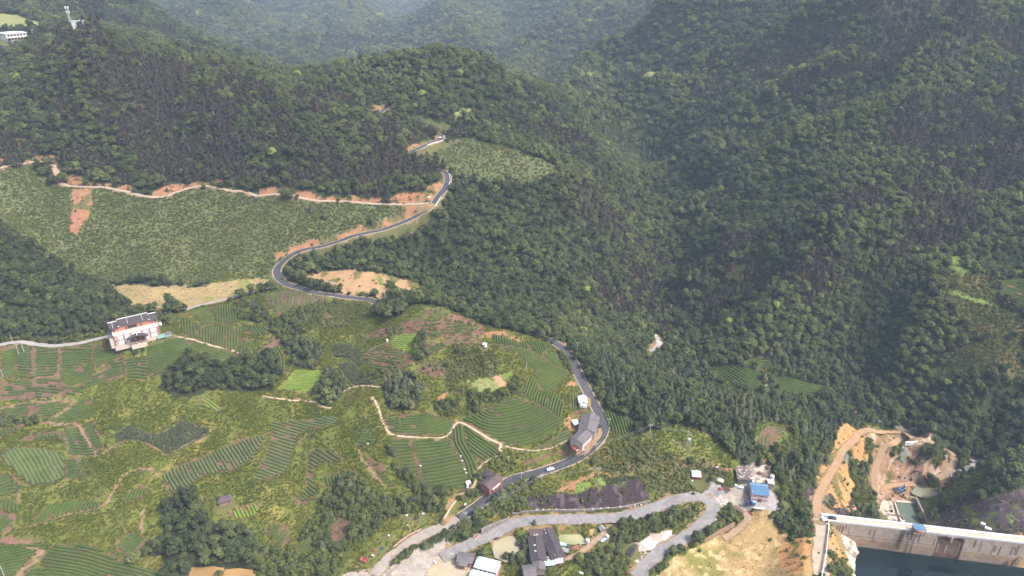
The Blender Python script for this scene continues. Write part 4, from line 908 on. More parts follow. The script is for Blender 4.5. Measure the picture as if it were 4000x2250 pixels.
# ------------------------------------------------------------------ the ground sheet
ALB = dict(forest=(.040,.048,.022), conif=(.038,.044,.022), pine=(.045,.042,.028), shrub=(.065,.075,.028), grass=(.114,.126,.029), tea=(.085,.068,.040), corn=(.100,.110,.060),  # tea: brown soil, darkened in colour for the shade between hedges
           soil=(.290,.150,.080), dry=(.285,.215,.105), conc=(.330,.285,.240), gravel=(.300,.280,.275), earth=(.270,.165,.105), gslope=(.100,.118,.046), bright=(.150,.210,.045),
           net=(.046,.034,.040), brown=(.150,.085,.060), orange=(.400,.215,.090), field=(.200,.215,.080), yard=(.310,.220,.100), stones=(.420,.350,.280), soilrow=(.340,.215,.125),
           rubble=(.300,.240,.210), broad=(.036,.042,.020), none=(.230,.160,.085), gravel2=(.360,.290,.255), lowshrub=(.095,.095,.038), dryor=(.330,.215,.115), pinemix=(.042,.042,.026), meadow=(.115,.150,.034), bare=(.105,.105,.040), clay=(.180,.102,.070), teared=(.135,.082,.056))
LUT = np.zeros((len(CL), 3)); 
for k, v in CL.items(): LUT[v] = ALB[k]
_LIST = [None] * len(CL)
for k, v in CL.items(): _LIST[v] = k
def cls(x, y, warp=1.3):
    wx = x + (fbm(x, y, 5, 2, 41) - .5) * 2 * warp; wy = y + (fbm(x, y, 5, 2, 43) - .5) * 2 * warp
    i = np.clip((wy - Y0).astype(int), 0, CR.shape[0] - 1); j = np.clip((wx - X0).astype(int), 0, CR.shape[1] - 1)
    c = CR[i, j]
    return np.where((wy < Y1 - 1) & (np.abs(wx) < 999) & (wy > Y0), c, 0)
GC = cls(GX, GY, 2.2)
_col = LUT[GC]
# exposed soil, worn grass and damp patches have shapes of their own
n1 = fbm(GX, GY, 9, 4, 71)[..., None]; n2 = fbm(GX, GY, 34, 3, 73)[..., None]; n3 = vnoise(GX, GY, 2.2, 75)[..., None]
def isc(*names): return np.isin(GC, [CL[n] for n in names])[..., None]
grassy = isc('grass', 'meadow', 'lowshrub')
_col = np.where(grassy, _col * (0.86 + .28 * n2) + (n1 > .62) * np.array([.05, .02, .012]), _col)
_col = np.where(isc('gslope'), _col * (0.7 + .6 * n2) + (n1 > .66) * np.array([.03, .012, .01]), _col)
weeds = np.array([.075, .095, .03])
for nm, th in (('brown', .52), ('earth', .64), ('orange', .62), ('soil', .56), ('clay', .6), ('net', .66), ('dryor', .64), ('rubble', .7)):
    t = np.clip((n1 - th) / .05, 0, 1)
    _col = np.where(isc(nm), _col * (1 - t * .8) + weeds * t * .8, _col)
t = np.clip((n2 * .6 + n1 * .5 - .53) / .10, 0, 1)
_col = np.where(isc('yard'), _col * (1 - t) + np.array([.18, .165, .05]) * t, _col)
_col = np.where(isc('yard') & (n3 > .72), np.array([.37, .28, .15]), _col)
t = np.clip((n2 * .5 + n1 * .6 - .56) / .08, 0, 1)
_col = np.where(isc('dry'), _col * (1 - t) + np.array([.19, .19, .06]) * t, _col)
_col = np.where(isc('rubble', 'stones', 'gravel2') & (n3 > .6), _col * 1.5, _col)
_col = np.where(isc('rubble', 'stones') & (n3 < .3), _col * .5, _col)
_col = np.where(isc('net') & (n3 > .75), _col * 1.9, _col)
_col = np.where(isc('conc', 'gravel'), _col * (0.72 + .5 * n1), _col)
_col = np.where(isc('earth') & (n3 > .7), np.array([.36, .27, .2]), _col)
_col = np.clip(_col * (0.86 + 0.28 * n3), 0, .8)
# small relief: stones, tussocks, furrows
GZ += np.where(isc('rubble', 'stones', 'earth', 'net')[..., 0], (n3[..., 0] - .5) * .5, 0) + np.where(grassy[..., 0], (n1[..., 0] - .5) * .9, 0)

nI, nJ = GX.shape
_idx = np.arange(nI * nJ).reshape(nI, nJ)
_f = np.stack([_idx[:-1, :-1], _idx[:-1, 1:], _idx[1:, 1:], _idx[1:, :-1]], -1).reshape(-1, 4)
gme = mesh_np("ground", np.stack([GX, GY, GZ], -1), _f, smooth=True)
ca = gme.color_attributes.new("albedo", 'FLOAT_COLOR', 'POINT')
ca.data.foreach_set("color", np.concatenate([_col, np.ones_like(_col[..., :1])], -1).astype(np.float32).ravel())
m, nt, N, L, out = new_mat("ground_cover")
b = N.new("ShaderNodeBsdfPrincipled"); L.new(b.outputs[0], out.inputs[0]); b.inputs["Roughness"].default_value = .95; b.inputs["Specular IOR Level"].default_value = .1
at = N.new("ShaderNodeAttribute"); at.attribute_name = "albedo"; geo = N.new("ShaderNodeNewGeometry")
na = noise(N, L, .9, 6, .7, geo.outputs["Position"])
ra = ramp(N, [(.28, (.6, .6, .62)), (.5, (1, 1, 1)), (.75, (1.32, 1.28, 1.2))]); L.new(na.outputs["Fac"], ra.inputs[0])
mx = N.new("ShaderNodeMix"); mx.data_type = 'RGBA'; mx.blend_type = 'MULTIPLY'; mx.inputs[0].default_value = 1
L.new(at.outputs["Color"], mx.inputs[6]); L.new(ra.outputs[0], mx.inputs[7]); L.new(mx.outputs[2], b.inputs["Base Color"])
bp = N.new("ShaderNodeBump"); bp.inputs["Strength"].default_value = .6; bp.inputs["Distance"].default_value = .5
L.new(na.outputs["Fac"], bp.inputs["Height"]); L.new(bp.outputs[0], b.inputs["Normal"])
gme.materials.append(m)
tag(link(bpy.data.objects.new("ground", gme)), kind='structure')

# ------------------------------------------------------------------ road surfaces
def mottled(name, c1, c2, scale, rough=.85, streak=None):
    return plain(name, c1, rough, .3, scale, c2, .12)
M['asphalt'] = plain("asphalt", (.070, .068, .078), .75, .3, .7, (.045, .044, .052), .08, spec=.5)
M['concrete'] = plain("worn_concrete", (.38, .325, .27), .85, .3, .5, (.28, .24, .20), .09)
M['gravel'] = plain("crushed_stone", (.275, .258, .255), .9, .35, .45, (.19, .175, .172), .1)
M['lane'] = plain("pale_concrete_lane", (.40, .30, .20), .85, .3, .4, (.30, .21, .14), .08)
M['greyroad'] = plain("grey_concrete_lane", (.36, .335, .325), .85, .25, .4, (.27, .245, .235), .08)
M['path'] = plain("trodden_clay", (.50, .40, .29), .9, .3, .5, (.36, .26, .17), .1)
M['dirt'] = plain("bare_clay_path", (.27, .17, .115), .9, .35, .5, (.18, .115, .075), .1)
M['dirtconcrete'] = plain("dusty_concrete", (.42, .345, .26), .9, .2, .4, (.34, .27, .19), .08)
M['track'] = plain("ochre_track", (.38, .25, .145), .92, .3, .4, (.36, .22, .12), .09)
M['track2'] = plain("brown_track", (.36, .265, .18), .92, .3, .4, (.26, .18, .12), .09)
M['stonetrack'] = plain("stony_ground", (.28, .25, .235), .92, .4, .6, (.17, .15, .14), .1)
M['kerb'] = plain("kerb_concrete", (.42, .345, .26), .85, .25, .8, (.33, .26, .19), .2)
M['whitestone'] = plain("whitewashed_concrete", (.62, .60, .58), .8, .15, .6, (.50, .47, .44), .15)

def ribbon(line, half, dz, side=0.0, hgt=None, jag=0.0):
    l = np.asarray(line)
    d = np.gradient(l[:, :2], axis=0); d /= np.linalg.norm(d, axis=1, keepdims=True) + 1e-9
    nn = np.stack([-d[:, 1], d[:, 0]], 1)
    c = l[:, :2] + nn * side
    h = half + (jag * (rng.random((len(l), 2)) - .5) if jag else 0)
    hl = h[:, 0:1] if jag else half; hr = h[:, 1:2] if jag else half
    a = np.c_[c + nn * hl, l[:, 2] + dz]; b2 = np.c_[c - nn * hr, l[:, 2] + dz]
    n = len(l); i = np.arange(n - 1)
    if hgt is None:
        v = np.vstack([a, b2]); f = np.stack([i, i + n, i + n + 1, i + 1], -1)
        return v, f
    a0 = a - [0, 0, hgt]; b0 = b2 - [0, 0, hgt]
    v = np.vstack([a, b2, a0, b0])
    f = np.vstack([np.stack([i, i + n, i + n + 1, i + 1], -1), np.stack([i + 1, i + 1 + 2 * n, i + 2 * n, i], -1), np.stack([i + n, i + 3 * n, i + 3 * n + 1, i + n + 1], -1),
                   [[0, 2 * n, 3 * n, n]], [[n - 1, 2 * n - 1, 4 * n - 1, 3 * n - 1]]])
    return v, f
for r in ROADS:
    k = r['kind']
    v, f = ribbon(r['line'], r['half'], 0.03, jag=0 if k in ('asphalt',) else r['half'] * .3)
    o = link(bpy.data.objects.new(r['name'], mesh_np(r['name'], v, f, [M[k]]))); tag(o, kind='structure')
    if k == 'asphalt':
        for s in (1, -1):
            v, f = ribbon(r['line'], .32, .07, s * (r['half'] + .30), .3)
            o = link(bpy.data.objects.new("kerb", mesh_np("kerb", v, f, [M['kerb']]))); tag(o, kind='structure')
    if k == 'lane' :
        v, f = ribbon(r['line'], .22, .16, -(r['half'] + .18) if r['half'] < 2 else 1.9, .45)
        o = link(bpy.data.objects.new("kerb", mesh_np("kerb", v, f, [M['whitestone']]))); tag(o, kind='structure')

# ------------------------------------------------------------------ water
def water_mat(name, col, rough=.06, murk=1.0):
    m, nt, N, L, out = new_mat(name)
    b = N.new("ShaderNodeBsdfPrincipled"); L.new(b.outputs[0], out.inputs[0])
    geo = N.new("ShaderNodeNewGeometry"); n = noise(N, L, .06, 3, .5, geo.outputs["Position"])
    r = ramp(N, [(.35, tuple(c * .8 for c in col)), (.65, tuple(c * 1.15 for c in col))]); L.new(n.outputs["Fac"], r.inputs[0]); L.new(r.outputs[0], b.inputs["Base Color"])
    b.inputs["Roughness"].default_value = rough; b.inputs["IOR"].default_value = 1.33
    n2 = noise(N, L, .8, 3, .5, geo.outputs["Position"]); bp = N.new("ShaderNodeBump"); bp.inputs["Strength"].default_value = .06; bp.inputs["Distance"].default_value = .2
    L.new(n2.outputs["Fac"], bp.inputs["Height"]); L.new(bp.outputs[0], b.inputs["Normal"])
    return m
M['lake'] = water_mat("reservoir_water", (.005, .014, .016), .05)
M['pond'] = water_mat("silty_pond_water", (.31, .275, .185), .2)
M['pond2'] = water_mat("green_silty_pond_water", (.30, .29, .16), .2)
M['mud'] = water_mat("muddy_paddy_water", (.33, .21, .09), .3)
M['riverpool'] = water_mat("grey_green_river_water", (.20, .20, .13), .15)
M['basin'] = water_mat("green_basin_water", (.105, .135, .095), .1)
def water(name, poly, z, mat):
    bm = bmesh.new(); vs = [bm.verts.new((p[0], p[1], z)) for p in poly]
    fc = bm.faces.new(vs); bmesh.ops.recalc_face_normals(bm, faces=[fc])
    if fc.normal.z < 0: fc.normal_flip()
    bmesh.ops.triangulate(bm, faces=[fc])
    me = bpy.data.meshes.new(name); bm.to_mesh(me); bm.free(); me.materials.append(mat)
    return tag(link(bpy.data.objects.new(name, me)), kind='structure')
for (w, z), nm, mt in zip(PONDS, ("pond", "pond", "paddy", "paddy", "river_pool", "stilling_basin_water"), ('pond', 'pond2', 'mud', 'mud', 'riverpool', 'basin')):
    c = w[:, :2].mean(0)
    water(nm, c + (w[:, :2] - c) * 1.03, z, M[mt])
water("reservoir_water", [(150, 291), (160, 150), (520, 150), (520, 232), (272, 274.5), (190, 289.5)], 6.0, M['lake'])
# streams: white water over stones
m, nt, N, L, out = new_mat("white_water")
b = N.new("ShaderNodeBsdfPrincipled"); L.new(b.outputs[0], out.inputs[0]); b.inputs["Roughness"].default_value = .25
geo = N.new("ShaderNodeNewGeometry"); n = noise(N, L, .75, 5, .7, geo.outputs["Position"])
r = ramp(N, [(.38, (.16, .13, .11)), (.5, (.34, .30, .27)), (.64, (.70, .70, .70))]); L.new(n.outputs["Fac"], r.inputs[0]); L.new(r.outputs[0], b.inputs["Base Color"])
M['stream'] = m
def stream(w, half, jag=.8):
    l = smooth_line(w, 1.5, 3)
    l[:, 2] = H(l[:, 0], l[:, 1]) + .35
    v, f = ribbon(l, half, .1, jag=half * jag)
    tag(link(bpy.data.objects.new("stream", mesh_np("stream", v, f, [M['stream']]))), kind='structure')
stream(RIVER_A, 2.4); stream(RIVER_B, 2.2, 1.2); stream(RIVER_C, 1.4, 1.0); stream(_riv[0], 2.5)

# grassy edges that hold the terraces
m = leaf_mat("terrace_edge_grass", [(0, (.105, .135, .040)), (1, (.105, .135, .040))], .2, .2)
for vw, pts in [('C2', [(0,752),(150,712),(242,658),(264,600),(294,490),(334,390),(422,343),(562,331),(622,290)]), ('C2', [(382,902),(472,800),(446,742),(446,652),(484,605),(564,591),(694,563),(745,520)]),
                ('C1', [(1272,825),(1360,822),(1560,698),(1780,648),(1905,565),(1985,462)]), ('C1', [(182,1102),(282,1064),(522,994),(745,948)]), ('C2', [(772,484),(850,445),(918,438)]), ('C1', [(-20,425),(60,410),(120,370),(172,333)]),
                ('C1', [(150,775),(240,778),(400,756),(480,715)]), ('C1', [(145,445),(300,430),(440,410)]), ('C1', [(1275,540),(1450,446),(1610,358)]), ('C1', [(880,446),(990,424),(1080,434),(1200,488),(1270,537)]),
                ('D3', [(660,1000),(900,1090),(1120,1085),(1300,1000)]), ('C1', [(920,922),(1050,875),(1145,848)]), ('D5', [(1150,182),(1290,186),(1440,174)]), ('C1', [(1700,1035),(1830,1030),(1932,1005)])]:
    l = smooth_line(G(vw, *pts), .9, 2); l[:, 2] = H(l[:, 0], l[:, 1])
    n = len(l) * 9; k = rng.integers(0, len(l), n); c = l[k] + np.c_[rng.normal(size=(n, 2)) * .42, rng.random(n) * .5]
    v, f = quads_from(c, rng.normal(size=(n, 3)) + [0, 0, 1.1], .45 + .4 * rng.random(n), .8)
    tag(link(bpy.data.objects.new("terrace_edge", mesh_np("terrace_edge", v, f, [m]))), kind='stuff')

# ------------------------------------------------------------------ plants: prototypes built from small leafy faces
def cone_trunk(h, r0, r1, lean=(0, 0), seg=6, lv=4, limbs=0):
    V, F = [], []
    def tube(p, q, ra, rb):
        base = len(V); d = np.array(q, float) - p; d /= np.linalg.norm(d)
        u = np.cross(d, [.3, 1, .2]); u /= np.linalg.norm(u); w = np.cross(d, u)
        for c, r in ((p, ra), (q, rb)):
            for k in range(seg):
                an = 2 * math.pi * k / seg
                V.append(np.array(c) + r * (math.cos(an) * u + math.sin(an) * w))
        for k in range(seg): F.append([base + k, base + (k + 1) % seg, base + seg + (k + 1) % seg, base + seg + k])
    pts = [np.array([lean[0] * (t ** 2), lean[1] * (t ** 2), h * t - .4]) for t in np.linspace(0, 1, lv)]
    for k in range(lv - 1):
        tube(pts[k], pts[k + 1], r0 + (r1 - r0) * k / (lv - 1), r0 + (r1 - r0) * (k + 1) / (lv - 1))
    for k in range(limbs):
        an = 2 * math.pi * k / limbs + rng.random(); z = h * (.45 + .4 * rng.random())
        tube(np.array([0, 0, z]), np.array([math.cos(an) * h * .28, math.sin(an) * h * .28, z + h * .22]), r1 * 1.2, r1 * .4)
    return np.array(V), np.array(F)

def lobes_crown(W, Hh, z0, nl, nq, size, squash=.8, flat=0.0):
    """an uneven crown: leaf sprays over the upper side of several lobes"""
    V, F, o = [], [], 0
    for k in range(nl):
        if k == 0: c = np.array([0, 0, z0 + Hh * .62]); R = W * .34
        else:
            an = 2 * math.pi * (k + rng.random() * .7) / (nl - 1); rr = W * (.2 + .16 * rng.random())
            c = np.array([math.cos(an) * rr, math.sin(an) * rr, z0 + Hh * (.18 + .55 * rng.random())]); R = W * (.17 + .13 * rng.random())
        n = int(nq * (R / (W * .25)) ** 2)
        d = rng.normal(size=(n, 3)); d /= np.linalg.norm(d, axis=1, keepdims=True); d[:, 2] = np.abs(d[:, 2]) * 1.15 - .28
        d /= np.linalg.norm(d, axis=1, keepdims=True)
        rad = R * (.78 + .34 * rng.random((n, 1)))
        p = c + d * rad * np.array([1, 1, squash])
        nn = d * .9 + rng.normal(size=(n, 3)) * .38 + np.array([0, 0, .7])
        v, f = quads_from(p, nn, size * (.7 + .6 * rng.random(n)), .75, bend=.12)
        V.append(v); F.append(f + o); o += len(v)
        # dark inner mass so that gaps show depth, not sky
        m = max(8, n // 5); d2 = rng.normal(size=(m, 3)); d2 /= np.linalg.norm(d2, axis=1, keepdims=True)
        v, f = quads_from(c + d2 * R * .5 * np.array([1, 1, squash]), d2, np.full(m, R * .9), 1.0)
        V.append(v); F.append(f + o); o += len(v)
    return np.vstack(V), np.vstack(F)

def fir_crown(h, w, tiers, per, z0=.8, droop=.25, tuft=True):
    V, F, o = [], [], 0
    for t in range(tiers):
        u = t / (tiers - 1); z = z0 + (h - z0) * u
        r = w * .5 * min(1.0, (1.05 - u) * 1.35) ** .58 * min(1.0, .7 + u * 1.6) * (.85 + .3 * rng.random()) + .12
        n = max(4, int(per * (1 - .6 * u)))
        an = rng.random() * 6 + np.arange(n) * 2 * math.pi / n + rng.normal(size=n) * .2
        dirs = np.stack([np.cos(an), np.sin(an), np.zeros(n)], 1)
        rr = r * (.8 + .35 * rng.random((n, 1)))
        c = dirs * rr * .58 + np.array([0, 0, 1]) * (z - droop * rr * .5 + rng.normal(size=(n, 1)) * .12)
        nn = dirs * .85 + np.array([0, 0, .9]) + rng.normal(size=(n, 3)) * .28
        side = np.stack([-dirs[:, 1], dirs[:, 0], np.zeros(n)], 1)
        v, f = quads_from(c, nn, (rr[:, 0] * 1.05 + .25), .62, roll=side, bend=.14)
        V.append(v); F.append(f + o); o += len(v)
    return np.vstack(V), np.vstack(F)

def pine_crown(h, w, tiers=6):
    V, F, o = [], [], 0
    for t in range(tiers):
        u = t / (tiers - 1); z = h * (.2 + .78 * u); r = w * .5 * (1 - .6 * u ** 1.5) * (.75 + .5 * rng.random())
        n = int(26 * (1 - .5 * u)); an = rng.random(n) * 6.3; q = np.sqrt(rng.random(n)) * r
        c = np.stack([np.cos(an) * q, np.sin(an) * q, z + rng.normal(size=n) * .28 - q * .12], 1)
        nn = np.stack([np.cos(an) * .9, np.sin(an) * .9, np.full(n, .75)], 1) + rng.normal(size=(n, 3)) * .45
        v, f = quads_from(c, nn, 1.15 + .8 * rng.random(n), .7, bend=.15)
        V.append(v); F.append(f + o); o += len(v)
    return np.vstack(V), np.vstack(F)

def blades(n, h, w, spread, lean=.5):
    an = rng.random(n) * 6.283; q = np.sqrt(rng.random(n)) * spread
    b = np.stack([np.cos(an) * q, np.sin(an) * q, np.zeros(n)], 1)
    a2 = rng.random(n) * 6.283; hh = h * (.6 + .7 * rng.random(n))
    t = np.stack([np.cos(a2) * lean * hh, np.sin(a2) * lean * hh, hh], 1)
    s = np.stack([-np.sin(a2), np.cos(a2), np.zeros(n)], 1) * (w * (.6 + .8 * rng.random(n)))[:, None]
    m = b + t * .55 + np.array([0, 0, .08])
    v = np.stack([b, m + s, b + t * np.array([1.25, 1.25, .8]), m - s], 1).reshape(-1, 3)
    return v, np.arange(n * 4).reshape(n, 4)

PROTO = bpy.data.collections.new("plant_kinds")       # sources for the scattered plants; not itself part of the scene
def proto(name, parts):
    V, F, MI, mats, o = [], [], [], [], 0
    for (v, f), m in parts:
        V.append(v); F.append(f + o); o += len(v); MI.append(np.full(len(f), len(mats))); mats.append(m)
    return mesh_np(name, np.vstack(V), np.vstack(F), mats, np.concatenate(MI))

def tree_parts(kind, k):
    if kind == 'broad':
        h = 6.2 + k * .7; return cone_trunk(h * .75, .20, .06, (rng.normal() * .3, rng.normal() * .3), limbs=3), lobes_crown(6.6, h * .78, h * .22, 7, 34, 1.25)
    if kind == 'conif':
        h = 7.4 + k * .6; return cone_trunk(h * .96, .17, .03), fir_crown(h, 4.9 + .3 * k, 12, 17)
    if kind == 'pine':
        h = 7.2 + k * .6; return cone_trunk(h * .95, .18, .04, (rng.normal() * .4, rng.normal() * .4)), pine_crown(h, 6.2, 6)
    if kind == 'shrub':
        return None, lobes_crown(2.5, 1.9, -.1, 4, 26, .62)
TREES = {}
for kind, nv in (('broad', 5), ('conif', 4), ('pine', 4), ('shrub', 4)):
    TREES[kind] = []
    for k in range(nv):
        tr, cr = tree_parts(kind, k)
        TREES[kind].append((tr, cr))

def kindcol(name, meshes):
    c = bpy.data.collections.new(name)
    for k, me in enumerate(meshes):
        o = bpy.data.objects.new("%s_%02d" % (name, k), me); c.objects.link(o)
    return c
KC = {}
for kind in ('broad', 'conif', 'pine'):
    KC[kind] = kindcol(kind + "_kinds", [proto(kind, [(tr, M['bark']), (cr, M[kind])]) for tr, cr in TREES[kind]])
KC['shrub'] = kindcol("shrub_kinds", [proto('shrub', [(cr, M['shrub'])]) for tr, cr in TREES['shrub']])
KC['grass'] = kindcol("tuft_kinds", [proto('tuft', [(blades(26, .62, .085, .62), M['grass'])]), proto('tuft', [(blades(22, .8, .07, .5, .35), M['grass'])]), proto('tuft', [(blades(30, .42, .1, .7, .7), M['grass'])])])
KC['corn'] = kindcol("maize_kinds", [proto('maize', [(blades(14, 1.5, .10, .16, .42), M['corn'])]), proto('maize', [(blades(12, 1.7, .09, .12, .35), M['corn'])])])

def scatter(name, col, pts, tint, scale, kind_n, label=None):
    """one object whose points carry plants (geometry nodes)"""
    n = len(pts)
    me = bpy.data.meshes.new(name); me.vertices.add(n); me.vertices.foreach_set("co", np.asarray(pts, np.float32).ravel())
    for nm, ty, arr in (("tint", 'FLOAT', tint), ("size", 'FLOAT_VECTOR', scale), ("turn", 'FLOAT_VECTOR', np.stack([rng.normal(size=n) * .06, rng.normal(size=n) * .06, rng.random(n) * 6.283], 1))):
        a = me.attributes.new(nm, ty, 'POINT')
        a.data.foreach_set("value" if ty == 'FLOAT' else "vector", np.asarray(arr, np.float32).ravel())
    a = me.attributes.new("which", 'INT', 'POINT'); a.data.foreach_set("value", rng.integers(0, kind_n, n).astype(np.int32))
    o = link(bpy.data.objects.new(name, me)); tag(o, label, kind='stuff')
    ng = bpy.data.node_groups.new(name + "_scatter", 'GeometryNodeTree')
    ng.interface.new_socket("Geometry", in_out='INPUT', socket_type='NodeSocketGeometry'); ng.interface.new_socket("Geometry", in_out='OUTPUT', socket_type='NodeSocketGeometry')
    N, L = ng.nodes, ng.links
    gi, go = N.new("NodeGroupInput"), N.new("NodeGroupOutput")
    ip = N.new("GeometryNodeInstanceOnPoints"); ci = N.new("GeometryNodeCollectionInfo")
    ci.inputs["Collection"].default_value = col; ci.inputs["Separate Children"].default_value = True; ci.inputs["Reset Children"].default_value = True
    ip.inputs["Pick Instance"].default_value = True
    def attr(nm, ty):
        a = N.new("GeometryNodeInputNamedAttribute"); a.data_type = ty; a.inputs["Name"].default_value = nm; return a.outputs["Attribute"]
    L.new(gi.outputs[0], ip.inputs["Points"]); L.new(ci.outputs[0], ip.inputs["Instance"])
    L.new(attr("which", 'INT'), ip.inputs["Instance Index"]); L.new(attr("size", 'FLOAT_VECTOR'), ip.inputs["Scale"])
    er = N.new("FunctionNodeEulerToRotation"); L.new(attr("turn", 'FLOAT_VECTOR'), er.inputs[0]); L.new(er.outputs[0], ip.inputs["Rotation"])
    L.new(ip.outputs[0], go.inputs[0])
    o.modifiers.new("scatter", 'NODES').node_group = ng
    return o

def project(p):
    x, y, z = p[:, 0], p[:, 1], p[:, 2] - CAM_H
    dep = y * CC - z * SS; up = y * SS + z * CC
    return 2000 + FPX * x / dep, 1125 - FPX * up / dep, dep

def grid_points(y0, y1, sp, mgn=1.18, jit=1.1):
    ys = np.arange(y0, y1, sp); out = []
    for y in ys:
        hw = (y * CC + 260 * SS) * .74 * mgn
        x = np.arange(-hw, hw, sp)
        out.append(np.stack([x, np.full(len(x), y)], 1))
    p = np.vstack(out); return p + (rng.random(p.shape) - .5) * sp * jit

def visible(p, lift=7.0, steps=46):
    """drop plants that stand well behind a hill from everywhere near the camera"""
    t = np.linspace(.12, .97, steps); keep = np.ones(len(p), bool)
    for q in t:
        x, y = p[:, 0] * q, p[:, 1] * q
        z = CAM_H + (p[:, 2] + lift + 9 - CAM_H) * q
        keep &= z > H(x, y) - 4
    return keep
SEASON = dict(broad=[], conif=[], pine=[], shrub=[], grass=[], corn=[])
def put(kind, p, tint, sc, sz=None):
    if not len(p): return
    sc = np.asarray(sc); sz = sc if sz is None else sz
    SEASON[kind].append((p, np.clip(tint, 0, 1), np.stack([sc, sc, sz], 1)))

def ground(p): return np.c_[p, H(p[:, 0], p[:, 1])]
# woods --------------------------------------------------------------
_zones = [(262, 560, 3.6), (560, 800, 4.6), (800, 1150, 5.6), (1150, 1800, 8.0), (1800, 2800, 11.5), (2800, 4400, 17), (4400, 6800, 26)]
for y0, y1, sp in _zones:
    p = grid_points(y0, y1, sp); c = cls(p[:, 0], p[:, 1])
    k = np.isin(c, [CL[n] for n in ('forest', 'conif', 'broad', 'pinemix')])
    p, c = ground(p[k]), c[k]
    v = visible(p); p, c = p[v], c[v]
    x, y = p[:, 0], p[:, 1]; n = len(p); r = rng.random(n); r2 = rng.normal(size=n)
    big = sp / 4.4                                   # far woods: wider spacing, a larger crown stands for a clump
    patch = fbm(x, y, 70, 3, 101); fine = vnoise(x, y, 16, 103); pp = fbm(x, y, 120, 3, 107)
    ispine = (c == CL['pinemix']) & (fine * .45 + fbm(x, y, 45, 3, 109) * .75 > .50) & (r < .88) | (c == CL['forest']) & (y > 560) & (pp > .60) & (fine > .35) & (r < .7)
    iscon = (c == CL['conif']) & (r < .72) | (c == CL['forest']) & (pp < .36) & (r < .45)
    isb = ~(ispine | iscon)
    s = (.55 + .75 * rng.random(n) ** 1.4 + np.where(rng.random(n) < .05, .4, 0)) * np.maximum(big, .8)
    dk = np.where(c == CL['broad'], -.13, 0)
    fo = H(x, y, FOLD)  # spur crowns lighter, gully crowns darker: species, and relief shading put into colour
    tb = .36 + (patch - .5) * .7 + r2 * .2 + dk + np.clip(fo * .6, -.3, .22) + np.where(y > 2000, np.clip(1 - np.abs(x / y + .16) / .12, 0, 1) * .35, 0) + 0  # far mid-valley crowns lightened: a sunlit glow put into their tint
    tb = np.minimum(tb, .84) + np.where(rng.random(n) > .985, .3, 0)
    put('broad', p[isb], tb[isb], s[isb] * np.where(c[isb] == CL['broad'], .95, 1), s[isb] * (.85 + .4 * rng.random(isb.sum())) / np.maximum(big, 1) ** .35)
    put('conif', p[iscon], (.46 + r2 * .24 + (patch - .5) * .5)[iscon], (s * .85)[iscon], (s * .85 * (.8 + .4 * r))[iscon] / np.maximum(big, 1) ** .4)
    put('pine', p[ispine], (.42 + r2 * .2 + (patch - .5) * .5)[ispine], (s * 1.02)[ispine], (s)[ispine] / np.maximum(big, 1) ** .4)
# bushes ---------------------------------------------------------------
for y0, y1, sp in ((235, 480, 1.75), (480, 640, 2.1), (640, 900, 3.0)):
    p = grid_points(y0, y1, sp); c = cls(p[:, 0], p[:, 1])
    dens = np.zeros(len(CL))
    for nm, d in (('shrub', 1), ('lowshrub', .85), ('gslope', .8), ('brown', .13), ('grass', .06), ('meadow', .03), ('net', .12), ('earth', .07), ('orange', .05), ('dryor', .02), ('yard', .012), ('rubble', .03), ('stones', .01), ('soil', .04), ('none', .012)): dens[CL[nm]] = d
    cl = fbm(p[:, 0], p[:, 1], 14, 3, 121)
    pr = dens[c]; pr = np.where(np.isin(c, [CL['grass'], CL['meadow'], CL['brown'], CL['net'], CL['earth']]), pr * np.clip((cl - .42) * 9, .1, 3), pr)
    k = rng.random(len(p)) < pr; k &= ~((c == CL['none']) & (rng.random(len(p)) < .8))
    p, c = ground(p[k]), c[k]; x, y = p[:, 0], p[:, 1]; n = len(p)
    v = visible(p, 2); p, c = p[v], c[v]; x, y = p[:, 0], p[:, 1]; n = len(p)
    s = .45 + .55 * rng.random(n) ** 1.5
    s = np.where(c == CL['shrub'], .75 + 1.0 * rng.random(n) ** 2, s); s = np.where(c == CL['gslope'], .4 + .45 * rng.random(n), s) * sp / 1.75
    t = .42 + (fbm(x, y, 30, 3, 131) - .5) * .9 + rng.normal(size=n) * .14 - np.where(c == CL['gslope'], .06, 0) + np.where(c == CL['lowshrub'], .08, 0) - np.where(c == CL['shrub'], .05, 0)
    og = np.isin(c, [CL['grass'], CL['meadow']]); s = np.where(og, s * .62, s); t = np.where(og, t * .5 + .42, t); t = np.where(c == CL['gslope'], t * .6 + .3, t)
    put('shrub', p, t, s, s * (.8 + .5 * rng.random(n)) * np.where(c == CL['gslope'], .68, 1))
    # small trees stand among the bushes
    k = (c == CL['shrub']) & (rng.random(n) < .075) | (c == CL['lowshrub']) & (rng.random(n) < .012)
    put('broad', p[k], .4 + rng.normal(size=k.sum()) * .2, .45 + .35 * rng.random(k.sum()))
    k = (c == CL['shrub']) & (rng.random(n) < .02)
    put('conif', p[k], .5 + rng.normal(size=k.sum()) * .2, .5 + .3 * rng.random(k.sum()))
